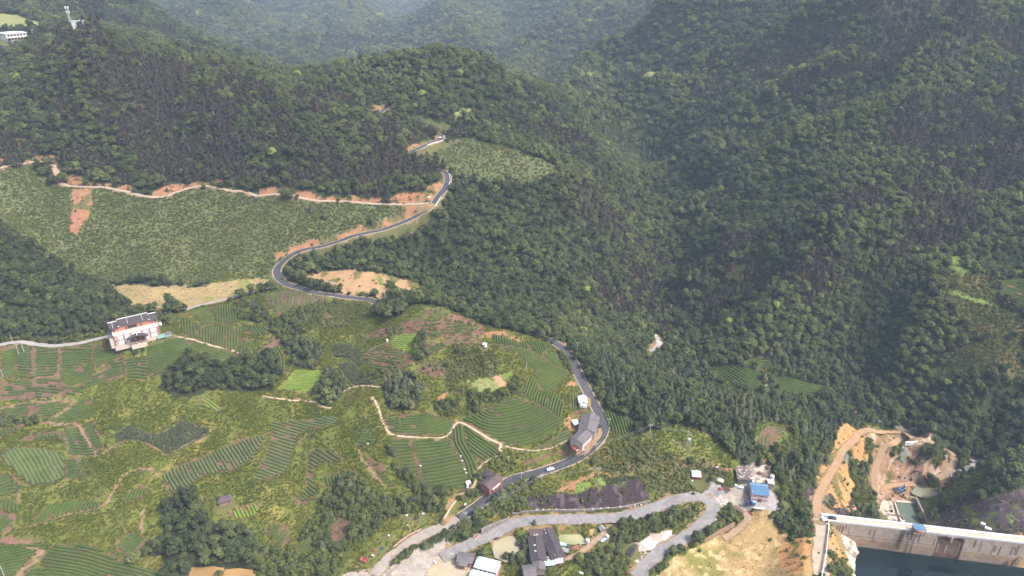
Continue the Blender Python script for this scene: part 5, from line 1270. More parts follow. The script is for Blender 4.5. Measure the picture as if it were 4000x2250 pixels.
# grass and weeds ---------------------------------------------------------
for y0, y1, sp in ((235, 480, 1.0), (480, 640, 1.5)):
    p = grid_points(y0, y1, sp); c = cls(p[:, 0], p[:, 1])
    dens = np.zeros(len(CL))
    for nm, d in (('grass', .95), ('meadow', .9), ('lowshrub', .8), ('shrub', .5), ('gslope', .6), ('brown', .26), ('bright', .5), ('yard', .12), ('dry', .10), ('dryor', .05), ('net', .05), ('earth', .05), ('field', .3), ('tea', .03), ('orange', .06), ('soil', .07)): dens[CL[nm]] = d
    cl = fbm(p[:, 0], p[:, 1], 10, 3, 141)
    k = rng.random(len(p)) < dens[c] * np.clip(.35 + (cl - .3) * 2.2, .1, 1)
    p, c = ground(p[k]), c[k]; v = visible(p, 1); p, c = p[v], c[v]; x, y = p[:, 0], p[:, 1]; n = len(p)
    t = .45 + (fbm(x, y, 38, 3, 151) - .5) * 1.1 + rng.normal(size=n) * .10 + np.where(np.isin(c, [CL['yard'], CL['dry']]), .25, 0) - np.where(np.isin(c, [CL['bright'], CL['shrub'], CL['gslope']]), .2, 0)
    s = (.75 + .7 * rng.random(n)) * np.where(np.isin(c, [CL['bright'], CL['field'], CL['dry'], CL['dryor'], CL['yard']]), .5, 1) * sp
    put('grass', p, t, s)
# maize stands ---------------------------------------------------------------
p = grid_points(280, 480, .8, jit=.5); c = cls(p[:, 0], p[:, 1], .3); p = ground(p[c == CL['corn']])
put('corn', p, .45 + (fbm(p[:, 0], p[:, 1], 9, 3, 161) - .5) * .9 + rng.normal(size=len(p)) * .12, .8 + .4 * rng.random(len(p)))

# ------------------------------------------------------------------ trees one can tell apart: things of their own
TM = {}
for kind in ('broad', 'conif'):
    TM[kind] = [(mesh_np("trunk", tr[0], tr[1], [M['bark']]), mesh_np("crown", cr[0], cr[1], [M[kind]])) for tr, cr in TREES[kind]]
def single_tree(kind, loc, sc, tint, label, group=None, cat="tree", rot=None, var=None):
    trunk, crown = TM[kind][rng.integers(len(TM[kind])) if var is None else var]
    t = bpy.data.objects.new("conifer_tree" if kind == 'conif' else "broadleaf_tree", None); t.empty_display_size = 1
    t.location = loc; t.scale = sc; t.rotation_euler = (0, 0, rng.random() * 6.283); link(t); tag(t, label, cat, group)
    link(bpy.data.objects.new("trunk", trunk), t); c = link(bpy.data.objects.new("crown", crown), t); c["tint"] = float(tint)
    return t
_groves = [('conif', ('C2', [(940,70),(950,-20),(1000,-75),(1100,-95),(1200,-75),(1262,30),(1262,130),(1205,212),(1100,228),(985,190)]), "dark conifer in the round grove between the striped tea gardens", "conifers in the round grove"),
    ('conif', ('D2', [(1780,890),(2000,845),(2310,885),(2440,1000),(2360,1160),(2300,1330),(2050,1310),(1880,1165)]), "conifer in the tall grove right of the winding tea strip", "conifers in the tall grove"),
    ('conif', ('D3', [(40,1130),(180,1020),(300,1140),(390,1290),(320,1440),(200,1560),(40,1580),(-50,1400),(-20,1200)]), "conifer in the small grove left of the lower maize plot", "conifers in the small grove"),
    ('broad', ('P', [(640,1450),(715,1385),(800,1375),(840,1415),(880,1425),(960,1390),(1000,1380),(1080,1360),(1120,1400),(1100,1490),(1065,1540),(960,1540),(850,1530),(760,1552),(680,1570),(630,1510)]), "broadleaf tree in the long dark wood below the restaurant's tea", "trees of the long dark wood"),
    ('broad', ('P', [(560,1960),(640,1930),(720,1940),(780,1955),(840,2030),(910,2050),(1010,2090),(1010,2270),(560,2270)]), "broadleaf tree in the wood below the dark roofed field hut", "trees of the wood below the field hut"),
    ('conif', ('P', [(2640,1620),(2780,1650),(2880,1730),(2900,1800),(3010,1815),(3080,1895),(3165,1855),(3225,1785),(3300,1690),(3255,1615),(2950,1550),(2750,1475),(2600,1395),(2330,1360),(2270,1400),(2350,1490),(2400,1570),(2490,1610)]), "conifer in the wood covering the ridge behind the grassy knolls", "conifers of the ridge wood"),
    ('broad', ('C2', [(480,640),(1500,640),(1500,960),(1000,1000),(820,1200),(620,1449),(0,1449),(0,1200),(420,1000)]), "small broadleaf tree among the bushes above the concrete road", "trees among the bushes")]
LEFT = dict(conif=300, broad=300)
_best = {k: {} for k in LEFT}
for kind in LEFT:
    rest = []
    P_ = np.vstack([a for a, b, c in SEASON[kind]]); T_ = np.concatenate([b for a, b, c in SEASON[kind]]); S_ = np.vstack([c for a, b, c in SEASON[kind]])
    u, v, dep = project(P_)
    gid = np.full(len(P_), -1)
    for gi_, (kd, (vw, poly), lab, grp) in enumerate(_groves):
        if kd != kind: continue
        w = G(vw, *poly); gid[(gid < 0) & inside(P_[:, 0], P_[:, 1], w)] = gi_
    ok = (gid >= 0) & (u > -20) & (u < 4020) & (v < 2270)
    big = np.where(ok, S_[:, 0] / dep, 0)
    pick = np.argsort(-big)[:LEFT[kind]]; pick = pick[big[pick] > 0]
    for q in pick:
        single_tree(kind, P_[q], S_[q], np.clip(T_[q], 0, 1), _groves[gid[q]][2], _groves[gid[q]][3])
    m = np.ones(len(P_), bool); m[pick] = False
    SEASON[kind] = [(P_[m], T_[m], S_[m])]
    print("single", kind, len(pick))
for kind, vw, p, s, tnt, lab in [
    ('broad', 'B1', (1310, 905), 1.75, .22, "large round dark tree at the corner of the dry field behind the restaurant"), ('broad', 'B1', (1735, 825), .6, .2, "small round tree between the field track and the tea crest"), ('broad', 'B1', (1170, 905), .95, .4, "bushy green tree left of the large round tree by the dry field"),
    ('conif', 'E5', (2270, 900), .85, .5, "tall dark conical tree on the near bank of the big fish pond"), ('broad', 'E5', (2110, 880), .7, .3, "smaller bushy tree left of the conical tree at the fish pond"), ('broad', 'E5', (1560, 770), .75, .6, "pale leaning willow like tree behind the first prefab cabin"),
    ('conif', 'E6', (1320, 850), .8, .8, "lone rusty brown conifer on the verge opposite the brown roofed house"), ('broad', 'C1', (1020, 1340), 1.0, .75, "pale grey green bush like tree beside the bottom edge tea garden"), ('broad', 'E4', (420, 520), .55, .3, "round dark tree between the big fish pond and the courtyard house"), ('broad', 'E4', (370, 850), .5, .3, "dark tree on the pond bank left of the courtyard house"), ('broad', 'E4', (590, 1080), .55, .35, "dark tree at the lower left corner of the courtyard house"), ('broad', 'E4', (930, 1260), .55, .45, "green tree below the blue patched roofs of the courtyard house"), ('broad', 'E4', (1660, 960), .7, .85, "bright green round bush like tree below the dirt lane"), ('conif', 'E4', (630, 170), .45, .6, "slim young conifer on the edge of the gravel road above the courtyard house"),
    ('broad', 'C3', (1390, 1190), 1.0, .3, "dark round tree where the gravel road bends above the ochre yard"), ('broad', 'D7', (960, 400), 1.1, .3, "big dark tree on the rim of the spoil slope inside the outer track"), ('broad', 'B2', (1020, 740), 1.15, .35, "dark tree above the road where it disappears behind the knoll"), ('broad', 'D1', (2030, 335), .45, .2, "small dark tree on the bright weedy bank under the restaurant"), ('broad', 'D1', (1930, 370), .55, .25, "taller dark tree left of the small one on the restaurant's weedy bank"),
    ('broad', 'A2', (1450, 1075), .9, .15, "dark lone tree on the outer side of the distant hairpin"), ('conif', 'B2', (420, 150), 1.2, .7, "dark brown conifer standing alone on the bushy slope under the pale lane"), ('conif', 'B2', (520, 200), 1.0, .7, "second dark conifer lower down on the bushy slope under the pale lane"), ('broad', 'A2', (130, 1190), 1.4, 1.0, "bright yellow green tree standing out of the brown pines")]:
    q = at_(vw, p) if False else hit(px(vw, p))[0]
    single_tree(kind, q, (s, s, s), tnt, lab)

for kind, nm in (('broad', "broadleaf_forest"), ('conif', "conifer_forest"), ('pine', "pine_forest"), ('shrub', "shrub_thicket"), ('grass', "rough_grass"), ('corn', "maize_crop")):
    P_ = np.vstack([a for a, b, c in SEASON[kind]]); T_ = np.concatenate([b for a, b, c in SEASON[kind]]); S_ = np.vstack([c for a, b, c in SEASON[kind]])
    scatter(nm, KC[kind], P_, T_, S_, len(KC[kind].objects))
    print("scatter", nm, len(P_))

# ------------------------------------------------------------------ builders for houses and small things
class MB:
    """collects shapes in a thing's own coordinates and links them as one mesh"""
    def __init__(s): s.bm = bmesh.new()
    def box(s, x0, x1, y0, y1, z0, z1, rz=0.0, c=None):
        v = [Vector((x, y, z)) for x in (x0, x1) for y in (y0, y1) for z in (z0, z1)]
        if rz:
            c = c or ((x0 + x1) / 2, (y0 + y1) / 2)
            R = Matrix.Rotation(rz, 3, 'Z'); o = Vector((c[0], c[1], 0)); v = [R @ (q - o) + o for q in v]
        b = [s.bm.verts.new(q) for q in v]
        for f in ((0, 1, 3, 2), (4, 6, 7, 5), (0, 4, 5, 1), (2, 3, 7, 6), (0, 2, 6, 4), (1, 5, 7, 3)): s.bm.faces.new([b[k] for k in f])
        return s
    def slab(s, pts, t):
        """a polygon thickened downwards by t"""
        top = [s.bm.verts.new(p) for p in pts]; bot = [s.bm.verts.new((p[0], p[1], p[2] - t)) for p in pts]
        s.bm.faces.new(top); s.bm.faces.new(bot[::-1]); n = len(pts)
        for k in range(n): s.bm.faces.new([top[k], bot[k], bot[(k + 1) % n], top[(k + 1) % n]])
        return s
    def prism(s, poly, z0, z1):
        b = [s.bm.verts.new((p[0], p[1], z0)) for p in poly]; t = [s.bm.verts.new((p[0], p[1], z1)) for p in poly]
        s.bm.faces.new(t); s.bm.faces.new(b[::-1]); n = len(poly)
        for k in range(n): s.bm.faces.new([b[k], b[(k + 1) % n], t[(k + 1) % n], t[k]])
        return s
    def bar(s, p, q, r, r2=None, seg=6):
        p, q = Vector(p), Vector(q); d = (q - p).normalized(); r2 = r if r2 is None else r2
        u = d.orthogonal().normalized(); w = d.cross(u)
        A = [s.bm.verts.new(p + (u * math.cos(6.2832 * k / seg) + w * math.sin(6.2832 * k / seg)) * r) for k in range(seg)]
        B = [s.bm.verts.new(q + (u * math.cos(6.2832 * k / seg) + w * math.sin(6.2832 * k / seg)) * r2) for k in range(seg)]
        s.bm.faces.new(A[::-1]); s.bm.faces.new(B)
        for k in range(seg): s.bm.faces.new([A[k], A[(k + 1) % seg], B[(k + 1) % seg], B[k]])
        return s
    def quad(s, a, b, c, d):
        s.bm.faces.new([s.bm.verts.new(p) for p in (a, b, c, d)]); return s
    def blob(s, c, r, sub=2, jit=.2, sq=(1, 1, 1)):
        g = bmesh.ops.create_icosphere(s.bm, subdivisions=sub, radius=1)
        for v in g['verts']:
            k = 1 + jit * (rnd.random() - .5) * 2
            v.co = Vector((v.co.x * r * sq[0] * k + c[0], v.co.y * r * sq[1] * k + c[1], v.co.z * r * sq[2] * k + c[2]))
        return s
    def build(s, name, mat, parent=None):
        bmesh.ops.recalc_face_normals(s.bm, faces=s.bm.faces)
        me = bpy.data.meshes.new(name); s.bm.to_mesh(me); s.bm.free(); me.materials.append(mat)
        return link(bpy.data.objects.new(name, me), parent)

def thing(name, label, cat, loc, rz=0.0, group=None):
    o = bpy.data.objects.new(name, None); o.empty_display_size = 1; o.location = loc; o.rotation_euler = (0, 0, rz); link(o)
    return tag(o, label, cat, group)
def wz(view, p, z): return Vector(from_z(*px(view, p)[0], z))
def at(view, p): return Vector(G(view, p)[0])
def up_to(view, foot, top):
    """height of an upright thing from the photo positions of its foot and top"""
    f = at(view, foot); a, fy, fz = rays(px(view, top)); t = f.y / fy[0]
    return f, max(1.0, CAM_H + fz[0] * t - f.z), a[0] * t - f.x
def frame(A, B):
    d = B - A; return math.atan2(d.y, d.x), math.hypot(d.x, d.y)

def mt(name, *a, **k):
    M[name] = plain(name, *a, **k); return M[name]
mt('slate_tiles', (.082, .068, .074), .85, .35, 1.6, (.052, .042, .048), .3)
mt('grey_tiles', (.170, .155, .162), .88, .35, 1.4, (.110, .098, .105), .3)
mt('brown_tiles', (.120, .088, .092), .88, .35, 1.6, (.078, .055, .060), .3)
mt('pink_render', (.56, .33, .31), .85, .2, .8, (.47, .27, .26), .2)
mt('red_brick', (.34, .14, .105), .88, .3, 2.0, (.25, .10, .08), .3)
mt('orange_tile_wall', (.46, .22, .15), .8, .2, 1.0, (.38, .18, .12), .3)
mt('cream_wall', (.55, .47, .40), .85, .2, .7, (.46, .38, .32), .2)
mt('white_paint', (.74, .73, .72), .6, .12, .8, (.62, .60, .58), .2)
mt('white_sheet', (.70, .74, .76), .45, .12, .6, (.58, .64, .68), .2)
mt('blue_sheet', (.085, .20, .33), .55, .25, .6, (.06, .15, .26), .2)
mt('pale_blue_sheet', (.36, .50, .58), .45, .2, .7, (.26, .38, .46), .2)
mt('green_sheet', (.19, .34, .28), .5, .25, .8, (.14, .27, .23), .3)
mt('net_sheet', (.115, .175, .165), .8, .35, .7, (.20, .16, .11), .35)
mt('window_panel', (.68, .74, .71), .35, .12, .5, (.60, .66, .64), .2)
mt('dark_glass', (.035, .04, .05), .12, .2, 1.0, spec=.6)
mt('dark_door', (.16, .065, .055), .6, .2, 1.0)
mt('red_paint', (.30, .065, .055), .55, .25, 1.0)
mt('yellow_paint', (.62, .40, .12), .6, .2, 1.0)
mt('grey_metal', (.30, .30, .31), .5, .25, 1.2)
mt('dark_tarp', (.055, .048, .056), .6, .35, 1.2)
mt('pole_concrete', (.46, .44, .42), .8, .2, 1.5)
mt('steel_lattice', (.55, .56, .58), .5, .15, 1.0)
mt('wire', (.30, .31, .30), .6, .1, 1.0)
mt('timber', (.34, .22, .15), .85, .35, 1.6, (.22, .14, .10), .4)
mt('rust', (.20, .10, .075), .85, .35, 1.6)
mt('dam_concrete', (.50, .40, .31), .85, .25, .35, (.40, .30, .22), .1)
mt('dam_deck', (.56, .45, .34), .88, .25, .4, (.42, .33, .24), .1)
mt('wet_stain', (.26, .17, .10), .8, .4, .5, (.18, .115, .07), .2)
mt('stone_wall', (.29, .25, .235), .9, .4, 1.4, (.18, .155, .15), .4)
mt('car_paint', (.80, .80, .81), .25, .05, 1.0, spec=.6)
mt('tyre', (.03, .03, .03), .8, .2, 2.0)
mt('blue_paint', (.035, .22, .50), .4, .2, 1.0)
mt('navy_and_roof_shade', (.045, .055, .12), .5, .2, 1.0)
mt('rubble_mix', (.36, .29, .26), .92, .5, 1.1, (.17, .13, .115), .5)
mt('sack', (.74, .76, .76), .7, .1, 2.0)
mt('cloth_tent', (.72, .72, .74), .7, .2, 2.0, (.50, .50, .54), .6)

def gable(t, A, B, hw, drop, zb, roof, wall, over=.5, thick=.18, cap=None, walls=True, gap_name="roof"):
    """ridge A-B (world), half width, fall from ridge to eave, base height -> walls, two roof slopes, ridge cap"""
    inv = t.matrix_basis.inverted()
    a, b = inv @ A, inv @ B
    d = (b - a); d.z = 0; L = d.length; d.normalize(); n = Vector((-d.y, d.x, 0))
    z = Vector((0, 0, 1)); zb -= t.location.z
    if walls:
        w = MB(); hh = hw - over; i = .35
        p = [a + d * i + n * hh, b - d * i + n * hh, b - d * i - n * hh, a + d * i - n * hh]
        ze = a.z - drop * hh / hw - .05
        w.prism([(q.x, q.y) for q in p], zb - .6, ze)
        for q, s in ((a + d * i, 1), (b - d * i, -1)):       # gable ends
            f = [q + n * hh, q - n * hh]; bm = w.bm
            for e in (0, -s * .0):
                pass
            v = [bm.verts.new((f[0].x, f[0].y, ze)), bm.verts.new((f[1].x, f[1].y, ze)), bm.verts.new((q.x, q.y, a.z - .06))]
            v2 = [bm.verts.new(x.co + d * s * .2) for x in v]
            bm.faces.new(v); bm.faces.new(v2[::-1])
            for k in range(3): bm.faces.new([v[k], v2[k], v2[(k + 1) % 3], v[(k + 1) % 3]])
        w.build("wall", wall, t)
    for s in (1, -1):
        r = MB(); N = max(3, int(L / 1.1))
        # laid in strips that sag a little
        for k in range(N):
            q0 = a + d * (L * k / N); q1 = a + d * (L * (k + 1) / N - .03); j = .05 * (rnd.random() - .5)
            r.slab([q0 + z * j, q1 + z * j, q1 + n * hw * s - z * (drop - j), q0 + n * hw * s - z * (drop - j)], thick)
        r.build(gap_name, roof, t)
    c = MB(); c.bar(a - d * .1 + z * .06, b + d * .1 + z * .06, .17, seg=6); c.build("ridge_cap", cap or roof, t)
    return d, n

# ------------------------------------------------------------------ the restaurant above the tea slope
zr = 69.0
_A = wz('E1', (478, 1235), zr); _B = wz('E1', (1668, 945), zr)
ry, RW = frame(_A, _B)
t = thing("restaurant", "large pinkish three storey restaurant with dark tiled roof and white windows above the tea slope", "restaurant", _A, ry)
D = 17.0
MB().box(0, RW, .8, 2.6, -1.2, 1.25).build("podium", M['cream_wall'], t)
MB().box(.6, RW - .3, 2.6, D, -1.2, 8.9).build("wall", M['pink_render'], t)
MB().box(.9, RW - .6, 8.6, D - .2, 8.9, 12.3).build("upper_wall", M['orange_tile_wall'], t)
p = MB()
p.box(.45, RW - .15, 2.35, 2.75, 8.9, 9.75).box(.45, .85, 2.75, 8.6, 8.9, 9.75).box(RW - .55, RW - .15, 2.75, 8.6, 8.9, 9.75).build("terrace_parapet", M['white_paint'], t)
MB().box(.85, RW - .55, 2.75, 8.6, 8.9, 8.96).build("terrace_floor", M['cream_wall'], t)
# tables and clutter stand on the terrace
for k in range(9):
    x = 3 + k * (RW - 6) / 8
    o = MB().box(x - .9, x + .9, 4.3 + (k % 3) * .35, 5.3 + (k % 3) * .35, 8.96, 9.75).build("terrace_bench", M['white_paint'] if k % 3 else M['cream_wall'], t)
# two storeys of wide white window panels, each with a dark casement
bays = [(.09, .215), (.235, .36), (.64, .765), (.785, .93)]
for zz in (2.0, 5.4):
    for (f0, f1) in bays:
        x0, x1 = RW * f0, RW * f1
        fr = MB().box(x0, x1, 2.38, 2.6, zz, zz + 2.7).build("window", M['window_panel'], t)
        MB().box(x0 + .15, x0 + 1.05, 2.30, 2.38, zz + .6, zz + 1.9).box(x1 - 1.05, x1 - .15, 2.30, 2.38, zz + .6, zz + 1.9).build("pane", M['dark_glass'], fr)
        MB().box(x0 + .3, x0 + .9, 2.27, 2.30, zz + .75, zz + 1.75).box(x1 - .9, x1 - .3, 2.27, 2.30, zz + .75, zz + 1.75).build("shutter", M['window_panel'], fr)
MB().box(RW * .40, RW * .60, 2.40, 2.6, 5.3, 8.2).build("window", M['window_panel'], t)
for f in (.02, .225, .38, .615, .775, .96):
    MB().box(RW * f + .1, RW * f + .5, 2.30, 2.6, .8, 8.9).build("pilaster", M['red_brick'], t)
MB().box(.6, RW - .3, 2.32, 2.6, 4.85, 5.15).build("floor_band", M['red_brick'], t)
for f in (.03, .30, .62, .955):
    MB().box(RW * f + .2, RW * f + 1.2, 8.5, 8.6, 9.0, 11.2).build("door", M['dark_door'], t)
MB().box(RW * .36, RW * .56, 8.52, 8.6, 9.4, 11.3).build("window", M['dark_glass'], t)
# main roof: the middle stands above the two ends
def roofpart(x0, x1, zt, nm="roof"):
    b = MB(); n = max(3, int((x1 - x0) / 1.0))
    for k in range(n):
        a0 = x0 + (x1 - x0) * k / n; a1 = x0 + (x1 - x0) * (k + 1) / n - .03
        b.slab([(a0, 12.6, zt), (a1, 12.6, zt), (a1, 7.4, zt - 2.7), (a0, 7.4, zt - 2.7)], .22)
    b.build(nm, M['slate_tiles'], t)
    b = MB()
    b.slab([(x0, 12.7, zt), (x0, 17.9, zt - 2.7), (x1, 17.9, zt - 2.7), (x1, 12.7, zt)], .22); b.build(nm, M['slate_tiles'], t)
    MB().box(x0 - .1, x1 + .1, 12.45, 12.85, zt, zt + .42).build("ridge_cap", M['white_paint'], t)
roofpart(-.6, RW * .175, 14.6); roofpart(RW * .175, RW * .835, 15.7); roofpart(RW * .835, RW + .5, 14.6)
for f in (.175, .835):
    MB().box(RW * f - .1, RW * f + .1, 7.6, 17.6, 12.3, 13.6).build("gable_step", M['slate_tiles'], t)
    MB().box(RW * f - .35, RW * f + .35, 7.1, 7.5, 12.6, 13.3).build("eave_end", M['white_paint'], t)
for f in (.06, .38, .70):
    MB().bar((RW * f, 7.6, 13.3 - (0 if f > .1 else .9)), (RW * f, 12.4, 15.9 - (0 if f > .1 else .9)), .09).build("roof_rib", M['white_paint'], t)
MB().bar((RW * .38, 12.6, 16), (RW * .38, 12.6, 19.5), .07).build("aerial", M['grey_metal'], t)
MB().box(-2.0, .6, 3.2, 15.5, 0, 7.4).build("side_wing", M['cream_wall'], t)
MB().slab([(-2.6, 3, 7.5), (.6, 3, 8.6), (.6, 16, 8.6), (-2.6, 16, 7.5)], .2).build("side_roof", M['grey_tiles'], t)
# entrance porch
xc = RW * .50
for sx in (-1, 1):
    MB().slab([(xc, -1.6, 7.7), (xc, 3.4, 7.9), (xc + sx * 6.4, 3.4, 5.5), (xc + sx * 6.4, -1.6, 5.3)][::sx], .24).build("porch_roof", M['slate_tiles'], t)
MB().box(xc - .22, xc + .22, -1.7, 3.4, 7.65, 8.15).build("porch_ridge", M['white_paint'], t)
for sx in (-4.6, -1.7, 1.7, 4.6):
    MB().bar((xc + sx, -1.0, -2), (xc + sx, -1.0, 6.0), .26, seg=8).build("porch_column", M['red_brick'], t)
MB().box(xc - 4.8, xc + 4.8, -1.6, 0, -2.0, .9).build("porch_floor", M['cream_wall'], t)
MB().box(xc - 4.4, xc + 4.4, -1.25, -1.1, 3.7, 4.7).build("sign_board", M['dark_glass'], t)
MB().box(xc - 3.4, xc + 3.4, 2.36, 2.6, 1.6, 4.6).build("door", M['dark_door'], t)
rl = MB()
for k in range(24):
    x = .4 + k * (RW - .8) / 23
    if abs(x - xc) > 5: rl.box(x - .07, x + .07, .85, 1.0, 1.25, 2.2)
rl.box(.3, xc - 5, .82, 1.03, 2.15, 2.3).box(xc + 5, RW - .3, .82, 1.03, 2.15, 2.3).build("railing", M['cream_wall'], t)
_p = wz('E1', (1575, 1055), zr - 2); _q = wz('E1', (1945, 960), zr - 2); sy, sl = frame(_p, _q)
t = thing("open_shed", "open shed with a pale green sheet roof on thin posts beside the restaurant", "shed", _p, sy)
MB().slab([(-.2, -.3, 3.3), (sl + .2, -.3, 3.3), (sl + .2, 3.8, 4.3), (-.2, 3.8, 4.3)], .1).build("roof", M['green_sheet'], t)
for x in (.1, sl * .5, sl - .1):
    for y in (.1, 3.5): MB().bar((x, y, -3), (x, y, 3.3 + y * .25), .08).build("post", M['grey_metal'], t)
MB().box(0, sl, 0, 3.6, -.2, 0).build("floor", M['timber'], t)
_p = wz('E1', (1850, 905), zr)
t = thing("garden_hut", "small grey hut behind the green shed at the end of the pale footpath", "hut", _p, ry)
MB().box(-1.5, 1.5, 0, 2.6, -1, 2.2).build("wall", M['cream_wall'], t); MB().slab([(-1.8, -.3, 2.3), (1.8, -.3, 2.3), (1.8, 2.9, 2.9), (-1.8, 2.9, 2.9)], .14).build("roof", M['grey_tiles'], t)
_p = wz('E1', (1650, 690), zr)
t = thing("water_tank", "round white water tank on a stand by the restaurant's right hand wall", "tank", _p, ry)
MB().bar((0, 0, 3.2), (0, 0, 5.0), .95, seg=14).build("tank", M['white_paint'], t)
for sx, sy_ in ((-.6, -.6), (.6, -.6), (.6, .6), (-.6, .6)): MB().bar((sx, sy_, 0), (sx, sy_, 3.2), .09).build("leg", M['grey_metal'], t)
MB().bar((0, 0, 5.0), (0, 0, 5.3), .95, .3, seg=14).build("lid", M['white_paint'], t)

# ------------------------------------------------------------------ houses at the road bend
zb = PADS['bend']
def ridge(view, p, q, z): return wz(view, p, z), wz(view, q, z)
A, B = ridge('E2', (622, 540), (545, 845), zb + 7.2)
t = thing("tiled_house", "long house with weathered grey tiled roof in two angled parts inside the road bend", "house", Vector(((A + B) / 2).xy.to_3d()) + Vector((0, 0, zb)))
gable(t, A, B, 5.6, 2.3, zb, M['grey_tiles'], M['cream_wall'])
A2, B2 = ridge('E2', (535, 855), (345, 1035), zb + 6.9)
gable(t, A2, B2, 4.6, 2.0, zb, M['grey_tiles'], M['cream_wall'])
inv = t.matrix_basis.inverted()
yA = inv @ wz('E2', (265, 1130), zb); yB = inv @ wz('E2', (345, 1300), zb); yC = inv @ wz('E2', (520, 1200), zb); yD = inv @ wz('E2', (740, 960), zb); yE = inv @ wz('E2', (780, 760), zb); yF = inv @ wz('E2', (440, 1120), zb); yG = inv @ wz('E2', (690, 950), zb)
MB().prism([(q.x, q.y) for q in (yA, yB, yC, yD, yE, yG, yF)], -1.2, .12).build("courtyard", M['cream_wall'], t)
w = MB()
for a, b in ((yA, yB), (yB, yC), (yC, yD), (yD, yE)):
    d = (b - a).normalized(); n = Vector((-d.y, d.x, 0)) * .12
    w.prism([(a + n).xy, (b + n).xy, (b - n).xy, (a - n).xy], -.6, 1.1)
w.build("courtyard_wall", M['red_brick'], t)
for (u, v2, sx, sy_, h, mt_) in ((340, 1105, 2.8, 1.0, 2.2, 'red_paint'), (380, 1165, 2.2, 1.4, .8, 'white_paint'), (310, 1235, 1.8, 1.0, 1.6, 'red_paint'), (410, 1195, 1.2, 1.0, 1.0, 'white_sheet'), (470, 1180, 1.0, .7, .7, 'rubble_mix'), (600, 1090, 1.6, .5, 1.1, 'red_brick'), (680, 1000, .6, .6, 1.5, 'white_paint'), (755, 810, 1.5, 1.5, 1.3, 'dark_tarp')):
    q = inv @ wz('E2', (u, v2), zb); MB().box(q.x - sx, q.x + sx, q.y - sy_, q.y + sy_, .1, h, rz=.7).build("awning" if mt_ == 'red_paint' else "stacked_goods", M[mt_], t)
A, B = wz('E2', (300, 765), zb + 3), wz('E2', (410, 745), zb + 3); ya, sl = frame(A, B)
t = thing("lean_to_shed", "small shed with bright white sheet roof on the orange yard left of the tiled house", "shed", Vector((A.x, A.y, zb)), ya)
MB().box(.2, sl - .1, .2, 4.2, -.6, 2.6).build("wall", M['timber'], t)
for k in range(5): MB().slab([(sl * k / 5, -.2, 2.8), (sl * (k + 1) / 5 - .06, -.2, 2.8), (sl * (k + 1) / 5 - .06, 4.6, 3.3), (sl * k / 5, 4.6, 3.3)], .08).build("roof_sheet", M['white_sheet'], t)
zs = PADS['whiteshed']
A, B = wz('E2', (455, 200), zs + 4.6), wz('E2', (478, 330), zs + 4.6)
t = thing("white_shed", "white gabled shed with a little porch beside the straight stretch of road", "shed", Vector((B.x, B.y, zs)))
d, n = gable(t, A, B, 2.9, 1.1, zs, M['white_paint'], M['white_sheet'], cap=M['cream_wall'])
inv = t.matrix_basis.inverted(); b = inv @ B
MB().slab([b + n * 2.0 - Vector((0, 0, 1.4)) + d * .1, b - n * 2.0 - Vector((0, 0, 1.4)) + d * .1, b - n * 2.0 - Vector((0, 0, 1.9)) + d * 2.2, b + n * 2.0 - Vector((0, 0, 1.9)) + d * 2.2], .1).build("porch_roof", M['cream_wall'], t)
for s in (1.8, -1.8): MB().bar((b + n * s + d * 2.0) * 1 + Vector((0, 0, -b.z - .5)), (b + n * s + d * 2.0) + Vector((0, 0, -2.0)), .08).build("porch_post", M['grey_metal'], t)

# ------------------------------------------------------------------ roadside house with the dark tarpaulin
zh = PADS['roadhouse']
A, B = ridge('E6', (1235, 300), (915, 560), zh + 5.6)
t = thing("roadside_house", "low brick house with dark brown tiled roof close along the road", "house", Vector((A.x, A.y, zh)))
d, n = gable(t, A, B, 4.0, 1.7, zh, M['brown_tiles'], M['red_brick'])
inv = t.matrix_basis.inverted(); a, b = inv @ A, inv @ B
s = 1 if (n.y < 0) else -1
w = MB(); p0 = a + d * 3.2 + n * s * 4.05; p1 = b - d * 2.6 + n * s * 4.05
w.prism([(p0 + n * s * .1).xy, (p1 + n * s * .1).xy, (p1 - n * s * .25).xy, (p0 - n * s * .25).xy], 1.9, 2.9); w.build("white_fascia", M['white_paint'], t)
for k in range(4):
    q = a + d * (3 + k * 3.2) + n * s * 3.56
    MB().prism([(q + d * .7).xy, (q - d * .7).xy, (q - d * .7 + n * s * .1).xy, (q + d * .7 + n * s * .1).xy], .3, 1.7).build("window", M['dark_glass'], t)
v = MB(); c = at('E6', (960, 330)); c2 = at('E6', (1040, 390)); v.blob((0, 0, .5), 3.2, 3, .1, (1.3, .9, .55)).blob((c2 - c) * .8 + Vector((0, 0, .9)), 2.6, 3, .12, (1, 1, .6))
o = v.build("tarpaulin", M['dark_tarp']); o.location = c; tag(o, "black tarpaulin draped over a heap behind the brown roofed roadside house", "tarpaulin")
v = MB().box(-.8, .8, -.6, .6, 0, 1.2); o = v.build("water_butt", M['blue_paint']); o.location = at('E6', (905, 478)); tag(o, "small blue water butt tucked behind the brown roofed roadside house", "water butt")
